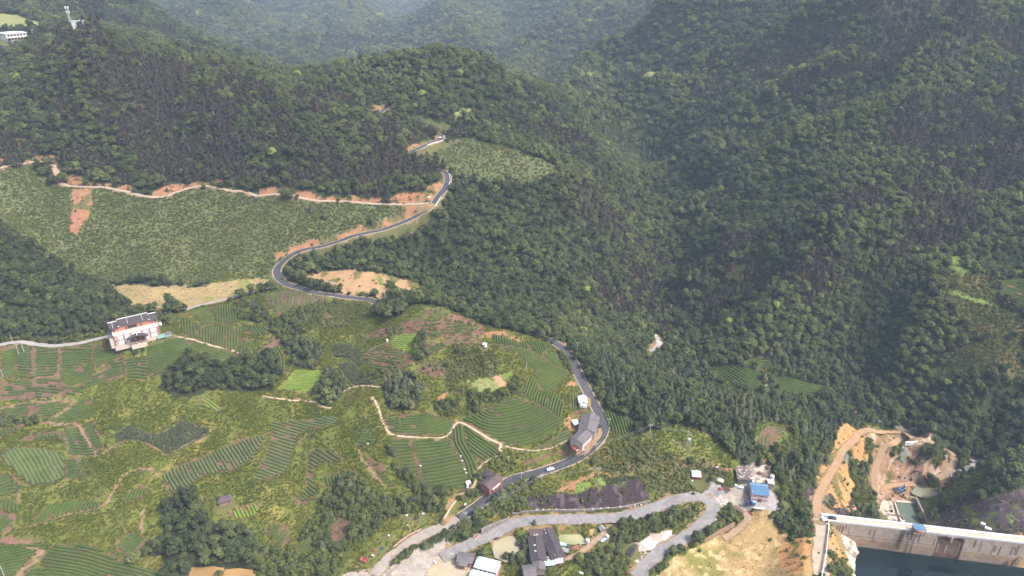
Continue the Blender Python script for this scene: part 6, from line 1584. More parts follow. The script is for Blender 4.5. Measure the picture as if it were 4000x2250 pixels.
# tea pickers' hut: a scrap shelter
c = at('E6', (545, 580))
t = thing("scrap_shelter", "little shelter of white sheeting at the foot of the striped tea garden", "shelter", c, .4)
MB().slab([(-1.4, -.9, 1.7), (1.3, -.9, 2.0), (1.3, 1.3, 2.6), (-1.4, 1.3, 2.3)], .06).build("sheet_roof", M['cloth_tent'], t)
MB().slab([(-1.5, -1.2, .7), (-.2, -1.3, .8), (-.1, -.9, 1.8), (-1.4, -.8, 1.7)], .05).build("hanging_sheet", M['white_sheet'], t)
for x, y in ((-1.2, -.7), (1.1, -.7), (1.1, 1.1), (-1.2, 1.1)): MB().bar((x, y, -.2), (x, y, 1.9 + y * .3), .06).build("post", M['timber'], t)
MB().box(.2, 1.0, -.6, .8, 0, 1.1).build("inner_box", M['rust'], t)
_sk = [("white plastic sack lying in the tea above two more on the curving rows", 'C2', (1545,553)), ("small white sack on the tea rows just below another sack", 'C2', (1556,588)), ("white sack on the lower curving tea rows above its neighbour", 'C2', (1575,653)), ("white sack lying lowest of the pair on the curving tea rows", 'C2', (1587,678)),
       ("white sack on the narrow downhill path through the striped garden", 'C2', (1243,625)), ("white sack beside the footpath just above the scrap shelter", 'C2', (1645,718)), ("cream sack heap lying in front of the scrap shelter", 'C2', (1595,790)), ("white sheet lying on the rim of the fan shaped tea patch", 'C2', (845,459))]
for lb, vw, p in _sk:
    o = MB().blob((0, 0, .4), .5, 2, .25, (1.25, .8, .75)).build("sack", M['sack']); o.location = at(vw, p) + Vector((0, 0, .45)); tag(o, lb, "sack", "white sacks in the tea")
# notice board and white sign on the verge
c = at('E6', (385, 1150)); c2 = at('E6', (470, 1095)); ya, sl = frame(c, c2)
t = thing("notice_board", "long dark notice board on two posts above the roadside wall", "sign", c, ya)
MB().box(-1.2, 2.2, -.08, .08, .9, 2.3).build("panel", M['dark_glass'], t)
for x in (-1, 2): MB().bar((x, 0, -.3), (x, 0, 2.4), .07).build("post", M['grey_metal'], t)
t = thing("round_sign", "white sign on a post at the right end of the dark notice board", "sign", c2, ya)
MB().bar((0, -.06, 2.2), (0, .06, 2.2), .75, seg=14).build("disc", M['white_paint'], t); MB().bar((0, 0, -.3), (0, 0, 2.2), .06).build("post", M['grey_metal'], t)

# ------------------------------------------------------------------ the blue roofed house and its yard
zl = PADS['blue']
A, B = wz('E3', (1205, 925), zl), wz('E3', (1530, 960), zl); ya, WL = frame(A, B)
t = thing("blue_roofed_house", "pink two storey house with a blue metal roof and white window frames", "house", A, ya)
HL, DL = 6.0, 8.0
MB().box(0, WL, 0, DL, -.8, HL).build("wall", M['pink_render'], t)
MB().box(-.06, WL + .06, -.06, .0, -.3, .5).build("plinth", M['white_paint'], t)
MB().box(-.08, WL + .08, -.14, -.002, 2.85, 3.25).build("floor_band", M['white_paint'], t)
MB().box(-.14, -.002, -.1, DL, 2.85, 3.25).build("floor_band", M['white_paint'], t)
MB().box(-.12, .25, -.12, -.002, .5, HL).build("corner_strip", M['white_paint'], t)
N_ = 9
for k in range(N_):
    x0 = -.5 + (WL + 1) * k / N_; x1 = -.5 + (WL + 1) * (k + 1) / N_ - .05
    MB().slab([(x0, -.7, HL + .1), (x1, -.7, HL + .1), (x1, DL * .78, HL + 1.5), (x0, DL * .78, HL + 1.5)], .08).build("roof_sheet", M['blue_sheet'], t)
    MB().slab([(x0, DL * .79, HL + 1.5), (x1, DL * .79, HL + 1.5), (x1, DL + .6, HL + .9), (x0, DL + .6, HL + .9)], .08).build("roof_sheet", M['blue_sheet'], t)
MB().box(-.5, WL + .5, DL * .76, DL * .81, HL + 1.5, HL + 1.62).build("ridge_cap", M['pale_blue_sheet'], t)
MB().prism([(0, .1), (.0, DL * .78), (.2, DL * .78), (.2, .1)], HL, HL + .7).build("gable_wall", M['pink_render'], t)
for (x, z, w_, h_) in ((.16, 3.9, 1.3, 1.3), (.50, 3.9, 1.6, 1.3), (.82, 3.9, 1.2, 1.2), (.74, 1.0, 1.3, 1.2), (.13, 1.1, 1.4, 1.2)):
    x = WL * x
    f = MB().box(x, x + w_, -.12, -.002, z, z + h_).build("window", M['white_paint'], t)
    MB().box(x + .2, x + w_ * .48, -.15, -.121, z + .2, z + h_ - .2).box(x + w_ * .54, x + w_ - .2, -.15, -.121, z + .2, z + h_ - .2).build("pane", M['dark_glass'], f)
MB().box(WL * .40, WL * .40 + 2.0, -.1, -.002, .2, 2.3).build("door", M['dark_door'], t)
# lorry: cab forward, low bed
c = wz('E3', (1258, 990), zl); ya2 = ya + math.radians(-4)
t = thing("lorry", "small lorry with light blue cab and dark empty bed parked before the blue roofed house", "lorry", c, ya2)
MB().box(-.9, .9, -.95, .95, .55, 2.3).build("cab", M['blue_paint'], t); MB().box(.905, .93, -.8, .8, 1.35, 2.1).build("windscreen", M['dark_glass'], t); MB().box(-.75, .75, -.8, .8, 2.3, 2.36).build("cab_roof", M['pale_blue_sheet'], t)
MB().box(-5.2, -1.0, -1.0, 1.0, .75, .95).box(-5.2, -1.0, -1.0, -.93, .95, 1.45).box(-5.2, -1.0, .93, 1.0, .95, 1.45).box(-5.25, -5.18, -1.0, 1.0, .95, 1.45).build("bed", M['navy_and_roof_shade'], t)
for x in (0, -3.9):
    for y in (-.95, .75): MB().bar((x, y, .42), (x, y + .2, .42), .42, seg=10).build("wheel", M['tyre'], t)
o = MB().blob((0, 0, .5), 1, 3, .05, (3.6, .75, .45)).build("covered_boat", M['white_paint']); o.location = wz('E3', (1380, 1075), zl); o.rotation_euler = (0, 0, ya); tag(o, "long narrow white boat hull lying in front of the blue roofed house", "boat")
c = at('E3', (930, 1075)); ya3, _ = frame(at('E3', (830, 960)), at('E3', (1020, 1150)))
t = thing("timber_stack", "stack of long reddish planks sloping down beside the dirt track", "timber", c, ya3)
for k in range(11): MB().box(-4.5 + rnd.random(), 4 + rnd.random(), -1.4 + k * .26, -1.2 + k * .26, .3 + .25 * (k % 3), .5 + .25 * (k % 3), rz=.05 * (rnd.random() - .5)).build("plank", M['timber'], t)
for x in (-2.5, 2.5): MB().box(x - .1, x + .1, -1.5, 1.6, -.4, .3).build("bearer", M['timber'], t)
o = MB().bar((-1.9, 0, .35), (1.9, 0, .35), .3, seg=8).bar((-1.9, -.5, .3), (1.6, -.5, .3), .28, seg=8).build("red_drum_pile", M['red_paint']); o.location = at('E3', (1185, 1165)); o.rotation_euler = (0, 0, ya3); tag(o, "long red pipes lying beside the dirt track below the blue roofed house", "pipes")
# the ruined building with debris on its flat roof
zq = PADS['rubble']
c = wz('E3', (1070, 400), zq + 3.2)
A, B = wz('E3', (945, 545), zq), wz('E3', (1215, 570), zq); ya, sl = frame(A, B)
t = thing("ruined_building", "flat roofed concrete ruin covered with broken timber and rubbish behind the blue roofed house", "ruin", A, ya)
MB().box(-.3, sl, 0, 13.5, -1, 2.6).build("wall", M['stone_wall'], t)
MB().box(-.6, sl + .3, -.4, 14, 2.6, 2.9).build("flat_roof", M['rubble_mix'], t)
dm = MB()
for k in range(130):
    x, y = rnd.random() * sl, rnd.random() * 13.5; a = rnd.random() * 3.1; L_ = .4 + rnd.random() * 1.3
    dm.box(x - L_, x + L_, y - .14, y + .14, 2.9 + rnd.random() * .3, 3.15 + rnd.random() * .5, rz=a)
tag(dm.build("debris", M['rubble_mix'], t), kind='stuff')
for k in range(26):
    x, y = rnd.random() * sl, rnd.random() * 13.5; L_ = .3 + rnd.random() * .9
    MB().box(x - L_, x + L_, y - .2, y + .2, 3.0, 3.3 + rnd.random() * .4, rz=rnd.random() * 3).build("board", M['cream_wall'] if k % 3 else M['white_paint'], t)
c = wz('E3', (1628, 470), zq); t = thing("rooftop_tank", "tall round white water tank above the slabs right of the blue roofed house", "tank", c)
MB().bar((0, 0, 0), (0, 0, 2.6), 1.25, seg=16).build("tank", M['white_paint'], t); MB().bar((0, 0, 2.6), (0, 0, 2.95), 1.25, .5, seg=16).build("lid", M['cream_wall'], t)
A, B = wz('E3', (1535, 610), zq), wz('E3', (1680, 630), zq); ya, sl = frame(A, B)
t = thing("slab_hut", "low concrete hut with white broken slabs on its roof under the white tank", "hut", A, ya)
MB().box(0, sl, 0, 4.5, -1.5, 1.6).build("wall", M['stone_wall'], t)
for k in range(8): MB().box(.2 + (k % 4) * sl / 4, (k % 4 + 1) * sl / 4 - .15, .2 + (k // 4) * 2.2, 2.1 + (k // 4) * 2.2, 1.6, 1.75 + rnd.random() * .3, rz=.2 * rnd.random()).build("slab", M['white_paint'], t)
for (u, v2, m_, sx, lb, ct, nm) in ((1320, 245, 'white_paint', 1.6, "pile of white sheets on the pale ground behind the ruined building", "sheets", "sheet_pile"), (1450, 240, 'white_sheet', .9, "round white tub at the back of the pale ground by the trees", "tub", "tub"), (1390, 350, 'red_brick', 1.2, "heap of red bricks on the pale ground behind the ruined building", "bricks", "brick_heap"), (1245, 520, 'white_paint', 1.1, "white leaning panel at the corner of the ruined building", "panel", "leaning_panel")):
    b_ = MB(); 
    for k in range(7): b_.box(-sx * rnd.random() - .2, sx * rnd.random() + .2, -sx * rnd.random() * .6 - .1, sx * rnd.random() * .6 + .1, k * .12, k * .12 + .1, rz=rnd.random() * 3)
    o = b_.build(nm, M[m_]); o.location = wz('E3', (u, v2), zq); tag(o, lb, ct)
A, B = at('E3', (10, 470)), at('E3', (200, 490)); ya, sl = frame(A, B)
t = thing("red_based_shed", "small shed with white corrugated roof and red wall on the weedy bank", "shed", A, ya)
MB().box(.2, sl - .2, .2, 4.2, -1, 2).build("wall", M['red_paint'], t)
for k in range(7): MB().slab([(sl * k / 7, -.3, 2.1), (sl * (k + 1) / 7 - .07, -.3, 2.1), (sl * (k + 1) / 7 - .07, 4.6, 2.9), (sl * k / 7, 4.6, 2.9)], .08).build("roof_sheet", M['white_sheet'], t)
for (u, v2, m_, r_, lb, nm, ct) in ((585, 500, 'cream_wall', 2.0, "pinkish sand heap beside the yard entrance below the weedy bank", "sand_heap", "heap"), (450, 480, 'green_sheet', 1.3, "green covered heap next to the pinkish sand heap", "covered_heap", "heap"), (590, 680, 'red_paint', 1.1, "low heap of red scrap beside the dark fallen frame", "scrap_heap", "scrap"), (1000, 640, 'white_sheet', 1.3, "white and blue bundle at the yard edge left of the blue roofed house", "bundle", "bundle"), (905, 600, 'white_paint', .9, "tall white slab standing in the weeds left of the white bundle", "stone_slab", "slab"), (790, 690, 'yellow_paint', .7, "yellow drum lying at the yard edge", "drum", "drum")):
    o = MB().blob((0, 0, .3), r_, 2, .25, (1.2, 1, .6)).build(nm, M[m_]); o.location = at('E3', (u, v2)); tag(o, lb, ct)
c = at('E3', (685, 640)); ya, _ = frame(at('E3', (640, 580)), at('E3', (730, 700)))
t = thing("fallen_frame", "dark wooden frame lying across the ditch beside the yard", "frame", c, ya)
for y in (-1.0, 0, 1.0): MB().box(-4, 4, y - .25, y + .25, .2, .6).build("beam", M['rust'], t)
for x in (-3.5, -1, 1.5, 3.8): MB().box(x - .15, x + .15, -1.3, 1.3, .6, .8).build("rung", M['rust'], t)
c, c2 = at('E3', (480, 1315)), at('E3', (605, 1165)); ya, sl = frame(c, c2)
o = MB().box(0, sl, -.16, .16, .1, .45).build("white_beam", M['white_paint']); o.location = c; o.rotation_euler = (0, 0, ya); tag(o, "long thin white beam lying on the stony ground beside the gravel road", "beam")
t = None
_rb = [(625,905),(600,975),(650,975),(690,990),(640,1040),(690,1065),(715,1070),(735,1000),(840,1110),(95,1075),(455,1385),(525,230),(20,515)]
for u, v2 in _rb:
    o = MB().blob((0, 0, .2), .55 + .3 * rnd.random(), 1, .3, (1.3, .8, .6)).build("white_rubbish", M['sack']); o.location = at('E3', (u, v2)); tag(o, "scrap of white rubbish lying on the ground around the yard of the blue roofed house", "rubbish", "white scraps in the yard")

# ------------------------------------------------------------------ courtyard house by the fish ponds
zc = PADS['court']
base_c = wz('E4', (900, 750), zc)
t = thing("courtyard_house", "old dark roofed house round a narrow courtyard between two fish ponds", "house", base_c)
A, B = wz('E4', (905, 240), zc + 5.6), wz('E4', (1188, 900), zc + 5.6); gable(t, A, B, 4.1, 1.6, zc, M['slate_tiles'], M['stone_wall'], cap=M['grey_tiles'])
A, B = wz('E4', (655, 395), zc + 5.2), wz('E4', (735, 960), zc + 5.2); gable(t, A, B, 4.3, 1.5, zc, M['slate_tiles'], M['stone_wall'], cap=M['grey_tiles'])
A, B = wz('E4', (520, 335), zc + 4.9), wz('E4', (860, 330), zc + 4.9); gable(t, A, B, 2.6, .9, zc, M['brown_tiles'], M['stone_wall'])
A, B = wz('E4', (730, 985), zc + 4.4), wz('E4', (745, 1180), zc + 4.2); gable(t, A, B, 3.4, 1.1, zc, M['grey_tiles'], M['stone_wall'])
A, B = wz('E4', (590, 560), zc + 3.4), wz('E4', (640, 860), zc + 3.4); gable(t, A, B, 1.8, .7, zc, M['slate_tiles'], M['red_brick'])
inv = t.matrix_basis.inverted()
def flat(pts, z, mat, nm, thick=.15, z2=None):
    q = [inv @ wz('E4', p, zc + (z if (z2 is None or k < len(pts) / 2) else z2)) for k, p in enumerate(pts)]
    return MB().slab(q, thick).build(nm, M[mat], t)
for k in range(6):
    x0, x1 = 850 + k * 44, 850 + (k + 1) * 44 - 4
    flat([(x0, 965 + k * 2), (x1, 967 + k * 2), (x1 + 4, 1110 - k * 3), (x0 + 4, 1112 - k * 3)], 3.6, 'pale_blue_sheet' if k % 2 else 'white_sheet', "roof_sheet", .1, 3.0)
for k in range(4):
    x0, x1 = 1112 + k * 45, 1112 + (k + 1) * 45 - 5
    flat([(x0, 950 - k * 5), (x1, 946 - k * 5), (x1 - 2, 1060 - k * 8), (x0 - 2, 1066 - k * 8)], 3.7, 'white_sheet', "roof_sheet", .1, 3.2)
q = [inv @ wz('E4', p, zc) for p in ((860, 1000), (1100, 1000), (1280, 950), (1270, 1060), (1120, 1090), (870, 1120))]
MB().prism([p.xy for p in q], -1, 3.0).build("lean_to_wall", M['red_paint'], t)
flat([(820, 560), (900, 545), (920, 610), (840, 620)], 3.0, 'white_sheet', "courtyard_sheet"); flat([(845, 625), (930, 615), (960, 690), (880, 710)], 2.6, 'grey_metal', "courtyard_sheet")
flat([(905, 895), (1020, 890), (1030, 940), (910, 945)], 3.4, 'grey_metal', "courtyard_sheet"); flat([(865, 740), (960, 725), (975, 775), (880, 790)], 2.0, 'white_paint', "courtyard_shelf"); flat([(880, 800), (1040, 790), (1080, 960), (900, 900)], .15, 'red_brick', "courtyard_floor", .1); flat([(800, 470), (900, 455), (905, 510), (815, 520)], 3.3, 'cream_wall', "courtyard_shelf")
for p in ((880, 290), (900, 365), (1125, 870), (635, 640), (655, 775), (690, 400), (640, 415)):
    q = inv @ wz('E4', p, zc + 5.0); MB().box(q.x - .55, q.x + .55, q.y - .4, q.y + .4, q.z - 1.2, q.z + .15).build("skylight", M['cream_wall'], t)
A, B = wz('E4', (370, 1210), PADS['court'] + 4.2), wz('E4', (660, 1170), PADS['court'] + 4.2)
t = thing("bottom_cottage", "grey tiled cottage cut by the bottom edge below the courtyard house", "cottage", Vector((A.x, A.y, zc)))
gable(t, A, B, 4.6, 1.6, zc, M['grey_tiles'], M['cream_wall'])
# shelters and stores beside the pond
c = wz('E4', (1270, 740), zc); t = thing("sheet_shelter", "patched shelter of white and grey sheets against the courtyard house's right side", "shelter", c, -.35)
for (x, y, w_, d_, z, m_) in ((-1.4, 1.0, 1.6, 2.2, 2.4, 'white_sheet'), (.6, 1.2, 2.6, 2.0, 2.6, 'pale_blue_sheet'), (.4, -1.6, 2.4, 2.2, 2.2, 'grey_metal'), (2.8, -2.2, 2.6, 2.6, 2.3, 'grey_metal'), (3.4, .2, 1.8, 1.6, 2.0, 'slate_tiles')):
    MB().slab([(x - w_ / 2, y - d_ / 2, z), (x + w_ / 2, y - d_ / 2, z + .2), (x + w_ / 2, y + d_ / 2, z + .5), (x - w_ / 2, y + d_ / 2, z + .3)], .08).build("roof_sheet", M[m_], t)
for x, y in ((-1.8, -2.2), (3.8, -3), (3.9, .8), (-1.9, 1.8)): MB().bar((x, y, -.5), (x, y, 2.2), .09).build("post", M['timber'], t)
for (u, v2, m_, r_, lb, nm, ct) in ((1540, 690, 'red_brick', 2.2, "spread heap of broken red bricks beside the pond below the gravel road", "brick_heap", "bricks"), (1650, 640, 'cream_wall', 1.5, "pale sand heap between the red bricks and the pond corner", "sand_heap", "heap"), (1730, 620, 'red_paint', 1.0, "red cart standing at the pond corner", "cart", "cart"), (1350, 900, 'red_paint', 1.0, "red stacked crates at the corner of the patched shelter", "crates", "crates"), (2490, 1100, 'soil_heap', 1.8, "bright orange clay heap in the bushes at the bottom", "clay_heap", "heap"), (1690, 1270, 'sack', 1.4, "white sheets lying in the bright weeds near the bottom edge", "white_sheets", "sheets"), (555, 735, 'sack', .5, "small white tub left of the courtyard house", "tub", "tub")):
    m_ = 'orange_tile_wall' if m_ == 'soil_heap' else m_
    b_ = MB()
    for k in range(6): b_.blob((r_ * (rnd.random() - .5) * 1.6, r_ * (rnd.random() - .5), .15), r_ * (.35 + .3 * rnd.random()), 1, .3, (1, 1, .6))
    o = b_.build(nm, M[m_]); o.location = at('E4', (u, v2)); tag(o, lb, ct)
o = MB().bar((0, 0, -.3), (0, 0, 2.0), 1.05, seg=14).bar((0, 0, 2.0), (0, 0, 2.4), 1.05, .5, seg=14).build("white_tank", M['white_paint']); o.location = at('E4', (1840, 575)); tag(o, "round white tank at the right hand corner of the green fish pond", "tank")
c, c2 = at('E4', (2160, 590)), at('E4', (2320, 450)); ya, sl = frame(c, c2)
t = thing("tricycle_truck", "little truck with white cab and long pale load bed beside the dirt lane", "truck", c, ya)
MB().box(0, sl * .72, -.8, .8, .7, .85).box(0, sl * .72, -.8, -.72, .85, 1.25).box(0, sl * .72, .72, .8, .85, 1.25).build("bed", M['pale_blue_sheet'], t); MB().box(sl * .75, sl * 1.0, -.8, .8, .5, 2.0).build("cab", M['white_paint'], t); MB().box(sl * 1.0 + .002, sl * 1.0 + .03, -.65, .65, 1.2, 1.8).build("windscreen", M['dark_glass'], t)
for x in (.5, sl * .85):
    for y in (-.85, .7): MB().bar((x, y, .35), (x, y + .15, .35), .36, seg=10).build("wheel", M['tyre'], t)
c = at('E4', (2170, 310)); t = thing("pump_hut", "small dark hut with a grey pitched roof beside the dirt lane", "hut", c, .3)
MB().box(-1.2, 1.2, -1.2, 1.2, -.5, 1.9).build("wall", M['stone_wall'], t)
for s in (1, -1): MB().slab([(0, -1.5, 2.8), (0, 1.5, 2.8), (s * 1.6, 1.5, 1.9), (s * 1.6, -1.5, 1.9)][::s], .1).build("roof", M['grey_metal'], t)
for u, v2 in ((1640, 700), (1720, 745)): pass

# dark stack of pipes beside the lower gravel road
c, c2 = at('C3', (880, 1290)), at('C3', (930, 1200)); ya, sl = frame(c, c2)
t = thing("pipe_stack", "stack of long black pipes beside the rubble patch on the lower gravel road", "pipes", c, ya)
for k in range(9): MB().bar((-.8, -1.6 + k * .4, .45 + .3 * (k % 2)), (sl + .6, -1.6 + k * .4, .45 + .3 * (k % 2)), .24, seg=8).build("pipe", M['dark_tarp'], t)
for x in (.6, sl - .8): MB().box(x - .12, x + .12, -1.9, 1.9, -.2, .2).build("bearer", M['timber'], t)
for (u, v2, lb) in ((885, 1385, "heap of red plastic crates at the lower end of the gravel road"), (860, 1430, "red and white rubbish at the bottom edge beside the gravel road")):
    b_ = MB(); 
    for k in range(6): b_.box(-1 + k * .4, -.6 + k * .4, -.4, .4, 0, .4 + .4 * rnd.random(), rz=rnd.random())
    o = b_.build("crate_heap", M['red_paint']); o.location = at('C3', (u, v2)); tag(o, lb, "crates")

# ------------------------------------------------------------------ plaza by the bottom edge
zp = PADS['plaza']
A, B = wz('E5', (880, 750), zp + 4.6), wz('E5', (1300, 805), zp + 4.6)
t = thing("red_walled_house", "small house with red wooden walls and grey tiled roof on the plaza", "house", Vector((A.x, A.y, zp)))
d, n = gable(t, A, B, 3.6, 1.3, zp, M['grey_tiles'], M['red_paint'])
inv = t.matrix_basis.inverted(); a, b = inv @ A, inv @ B; s = 1 if n.y < 0 else -1
m0 = (a + b) / 2 - d * .4
MB().slab([m0 - d * 2.4 + n * s * 3.3 - Vector((0, 0, 1.2)), m0 + d * 2.4 + n * s * 3.3 - Vector((0, 0, 1.2)), m0 + d * 2.4 + n * s * 5.4 - Vector((0, 0, 1.9)), m0 - d * 2.4 + n * s * 5.4 - Vector((0, 0, 1.9))], .15).build("porch_roof", M['grey_tiles'], t)
for k in (-2.2, -.7, .7, 2.2):
    q = m0 + d * k + n * s * 5.1; MB().bar((q.x, q.y, -.3), (q.x, q.y, a.z - 1.9), .13).build("porch_post", M['red_paint'], t)
for k in (-3.4, 3.4, -1, 1):
    q = m0 + d * k + n * s * 3.14; MB().prism([(q + d * .5).xy, (q - d * .5).xy, (q - d * .5 + n * s * .08).xy, (q + d * .5 + n * s * .08).xy], .5, 1.9).build("window", M['cream_wall'], t)
def prefab(lab, pA, pB, hw):
    A, B = wz('E5', pA, zp + 3.7), wz('E5', pB, zp + 3.7)
    t = thing("prefab_cabin", lab, "cabin", Vector((A.x, A.y, zp)), group="white prefab cabins on the plaza")
    d = (B - A); L_ = d.length; d.normalize(); n = Vector((-d.y, d.x, 0)); inv = t.matrix_basis.inverted(); a = inv @ A; b = inv @ B
    hh = hw - .3
    MB().prism([(a + d * .3 + n * hh).xy, (b - d * .3 + n * hh).xy, (b - d * .3 - n * hh).xy, (a + d * .3 - n * hh).xy], -.4, 2.75).build("wall", M['white_sheet'], t)
    for s in (1, -1):
        for k in range(10):
            q0 = a + d * (L_ * k / 10); q1 = a + d * (L_ * (k + 1) / 10 - .06); dz = Vector((0, 0, .75))
            MB().slab([q0, q1, q1 + n * hw * s - dz, q0 + n * hw * s - dz], .1).build("roof_sheet", M['white_sheet'] if (k % 10 and s) else M['pale_blue_sheet'], t)
    MB().bar(a + Vector((0, 0, .05)), b + Vector((0, 0, .05)), .14).build("ridge_cap", M['white_paint'], t)
    s = 1 if n.y < 0 else -1
    for k in range(5):
        q = a + d * (L_ * (k + .5) / 5) + n * s * hh
        MB().prism([(q + d * .6).xy, (q - d * .6).xy, (q - d * .6 + n * s * .06).xy, (q + d * .6 + n * s * .06).xy], .9 if k != 2 else .05, 2.0).build("window" if k != 2 else "door", M['dark_glass'], t)
    MB().prism([(a - d * .2 + n * (hw + .9)).xy, (b + d * .2 + n * (hw + .9)).xy, (b + d * .9 - n * (hw + .9)).xy, (a - d * .2 - n * (hw + .9)).xy], -.5, .12).build("plinth", M['red_brick'], t)
prefab("white prefab cabin with pale blue roof edge beside the fish pond", (1345, 895), (1920, 1040), 3.9)
prefab("white prefab cabin cut by the bottom edge below the other prefab", (1185, 1230), (1760, 1375), 3.9)
# yellow fence round the plaza
def rail(nm, lab, pts, view, z, h=1.0, sp=1.4, mat='yellow_paint', r=.07, cat='fence', wall=False):
    w = [wz(view, p, z) for p in pts] if z is not None else [at(view, p) for p in pts]
    t = thing(nm, lab, cat, w[0])
    for a, b in zip(w[:-1], w[1:]):
        a2, b2 = a - w[0], b - w[0]
        dv = (b2 - a2); L_ = dv.length
        if wall:
            nn = Vector((-dv.y, dv.x, 0)).normalized() * .15
            MB().slab([a2 + nn + Vector((0, 0, h)), b2 + nn + Vector((0, 0, h)), b2 - nn + Vector((0, 0, h)), a2 - nn + Vector((0, 0, h))], h + .5).build("wall_panel", M[mat], t)
            continue
        for zz in (h, h * .55): MB().bar(a2 + Vector((0, 0, zz)), b2 + Vector((0, 0, zz)), r, seg=5).build("rail", M[mat], t)
        for k in range(max(1, int(L_ / sp)) + 1):
            q = a2 + dv * min(1, k * sp / L_); MB().bar(q + Vector((0, 0, -.3)), q + Vector((0, 0, h + .1)), r * 1.2, seg=5).build("post", M[mat], t)
    return t
rail("plaza_fence", "yellow fence curving round the planted bank on the upper side of the plaza", [(-750, 800), (-350, 690), (0, 560), (150, 490), (290, 450), (790, 455), (795, 490)], 'E5', zp + .4)
rail("parking_fence", "yellow fence between the dusty drive and the marked parking bays", [(90, 1280), (200, 1130), (330, 1030), (560, 870), (850, 745)], 'E5', zp, .8)
bay = MB()
def line(a, b, w_=.09):
    A, B = wz('E5', a, zp + .012), wz('E5', b, zp + .012); d = (B - A).normalized(); nn = Vector((-d.y, d.x, 0)) * w_
    bay.quad(A + nn, B + nn, B - nn, A - nn)
# the paint stands on the levelled concrete sheet of the car park
car = [wz('E5', p, zp + .0) for p in ((40, 1330), (330, 1040), (560, 880), (850, 755), (860, 880), (960, 1010), (1150, 1030), (1300, 1010), (1330, 1330))]
water("car_park", [(p.x, p.y) for p in car], zp + .006, M['dirtconcrete'])
for a, b in (((290, 1080), (780, 1080)), ((830, 1082), (1190, 1090))): line(a, b)
for x, x2 in ((295, 275), (412, 398), (530, 520), (650, 640), (770, 778), (835, 820), (948, 942), (1068, 1060), (1185, 1190)): line((x, 1080), (x2, 1330))
tag(bay.build("parking_lines", M['yellow_paint']), kind='structure')
def lamp(lab, view, foot, top, arm=True, nm="street_lamp"):
    f, h, lx = up_to(view, foot, top)
    t = thing(nm, lab, "lamp", f); h = min(max(h, 4), 9)
    MB().bar((0, 0, -.5), (0, 0, h), .11, .07).build("post", M['white_paint'], t); MB().bar((0, 0, h), (-1.3 if arm else .1, .3, h + .25), .07).build("arm", M['white_paint'], t)
    MB().box(-1.7, -.8, .15, .45, h + .18, h + .36).build("lamp_head", M['white_paint'], t)
lamp("white street lamp at the corner of the red walled house on the plaza", 'E5', (800, 910), (795, 740))
lamp("white street lamp at the left end of the long white banner wall", 'C2', (1165, 1115), (1160, 1070))
lamp("white street lamp on the grassy bank between the dam road and the reservoir", 'C4', (493, 1310), (505, 1260))
o = MB().bar((-.9, 0, .45), (.9, 0, .45), .42, seg=12).build("white_barrel", M['white_paint']); o.location = wz('E5', (310, 945), zp); o.rotation_euler = (0, 0, 2.3); tag(o, "white barrel lying on the dusty drive beside the yellow fence", "barrel")
c = at('E5', (1350, 325)); t = thing("red_barrier", "small red and pink barrier at the roadside above the plaza", "barrier", c, .7)
MB().box(-1.4, 1.4, -.15, .15, .1, 1.0).build("panel", M['red_paint'], t); MB().box(-1.0, 1.5, -.5, -.2, .0, .35).build("foot", M['pink_render'], t)
rail("banner_wall", "low white and red banner wall along the concrete road near the bottom", [(1035, 1240), (1080, 1200), (1150, 1150), (1250, 1100)], 'C2', None, 1.1, wall=True, mat='pink_render', cat='wall')
for (u, v2, m_, r_, lb, nm, ct) in ((815, 1325, 'red_paint', 2.6, "large heap of red tarpaulin and scrap at the bottom plaza's left edge", "tarpaulin_heap", "tarpaulin"), (885, 1250, 'red_paint', 1.1, "red drum on the grass above the bottom plaza", "drum", "drum"), (955, 1240, 'navy_and_roof_shade', 1.2, "dark blue drum right of the red drum above the bottom plaza", "drum", "drum"), (878, 1295, 'cream_wall', 1.0, "cream container between the red heap and the concrete road", "container", "container"), (835, 1410, 'red_paint', 1.0, "small red handcart at the bottom edge of the plaza", "handcart", "cart"), (755, 1385, 'red_brick', 1.0, "brown red scrap left of the red heap at the bottom", "scrap", "scrap"), (1003, 1145, 'sack', .7, "white tub in the bushes above the concrete road", "tub", "tub"), (1265, 980, 'sack', .9, "white sheet on the bushes above a dark brushwood heap", "sheet", "sheet"), (1135, 993, 'sack', .8, "white sheet on the grass left of a dark brushwood heap", "sheet", "sheet"), (1213, 1015, 'dark_tarp', 1.8, "dark brushwood heap on the slope above the concrete road", "brushwood_heap", "brushwood")):
    b_ = MB()
    for k in range(7): b_.blob((r_ * (rnd.random() - .5) * 1.4, r_ * (rnd.random() - .5), .25), r_ * (.3 + .3 * rnd.random()), 1, .3, (1, 1, .7))
    o = b_.build(nm, M[m_]); o.location = at('C2', (u, v2)); tag(o, lb, ct)

# ------------------------------------------------------------------ the dam
zd = 20.0
L0, R0 = wz('E7', (338, 165), zd), wz('C4', (1932, 1160), zd)
dd = (R0 - L0); dd.z = 0; dL = dd.length; dd.normalize(); L1 = L0 - dd * 1.0; tot = dL + 62
yaw = math.atan2(dd.y, dd.x)
F0 = wz('E7', (480, 300), zd); nn = Vector((-dd.y, dd.x, 0)); cw = abs((F0 - L0).dot(nn))       # crest width
t = thing("dam", "concrete gravity dam with white parapets and stained face above the dark reservoir", "dam", L1, yaw)
zt_ = 0.0
x1 = tot
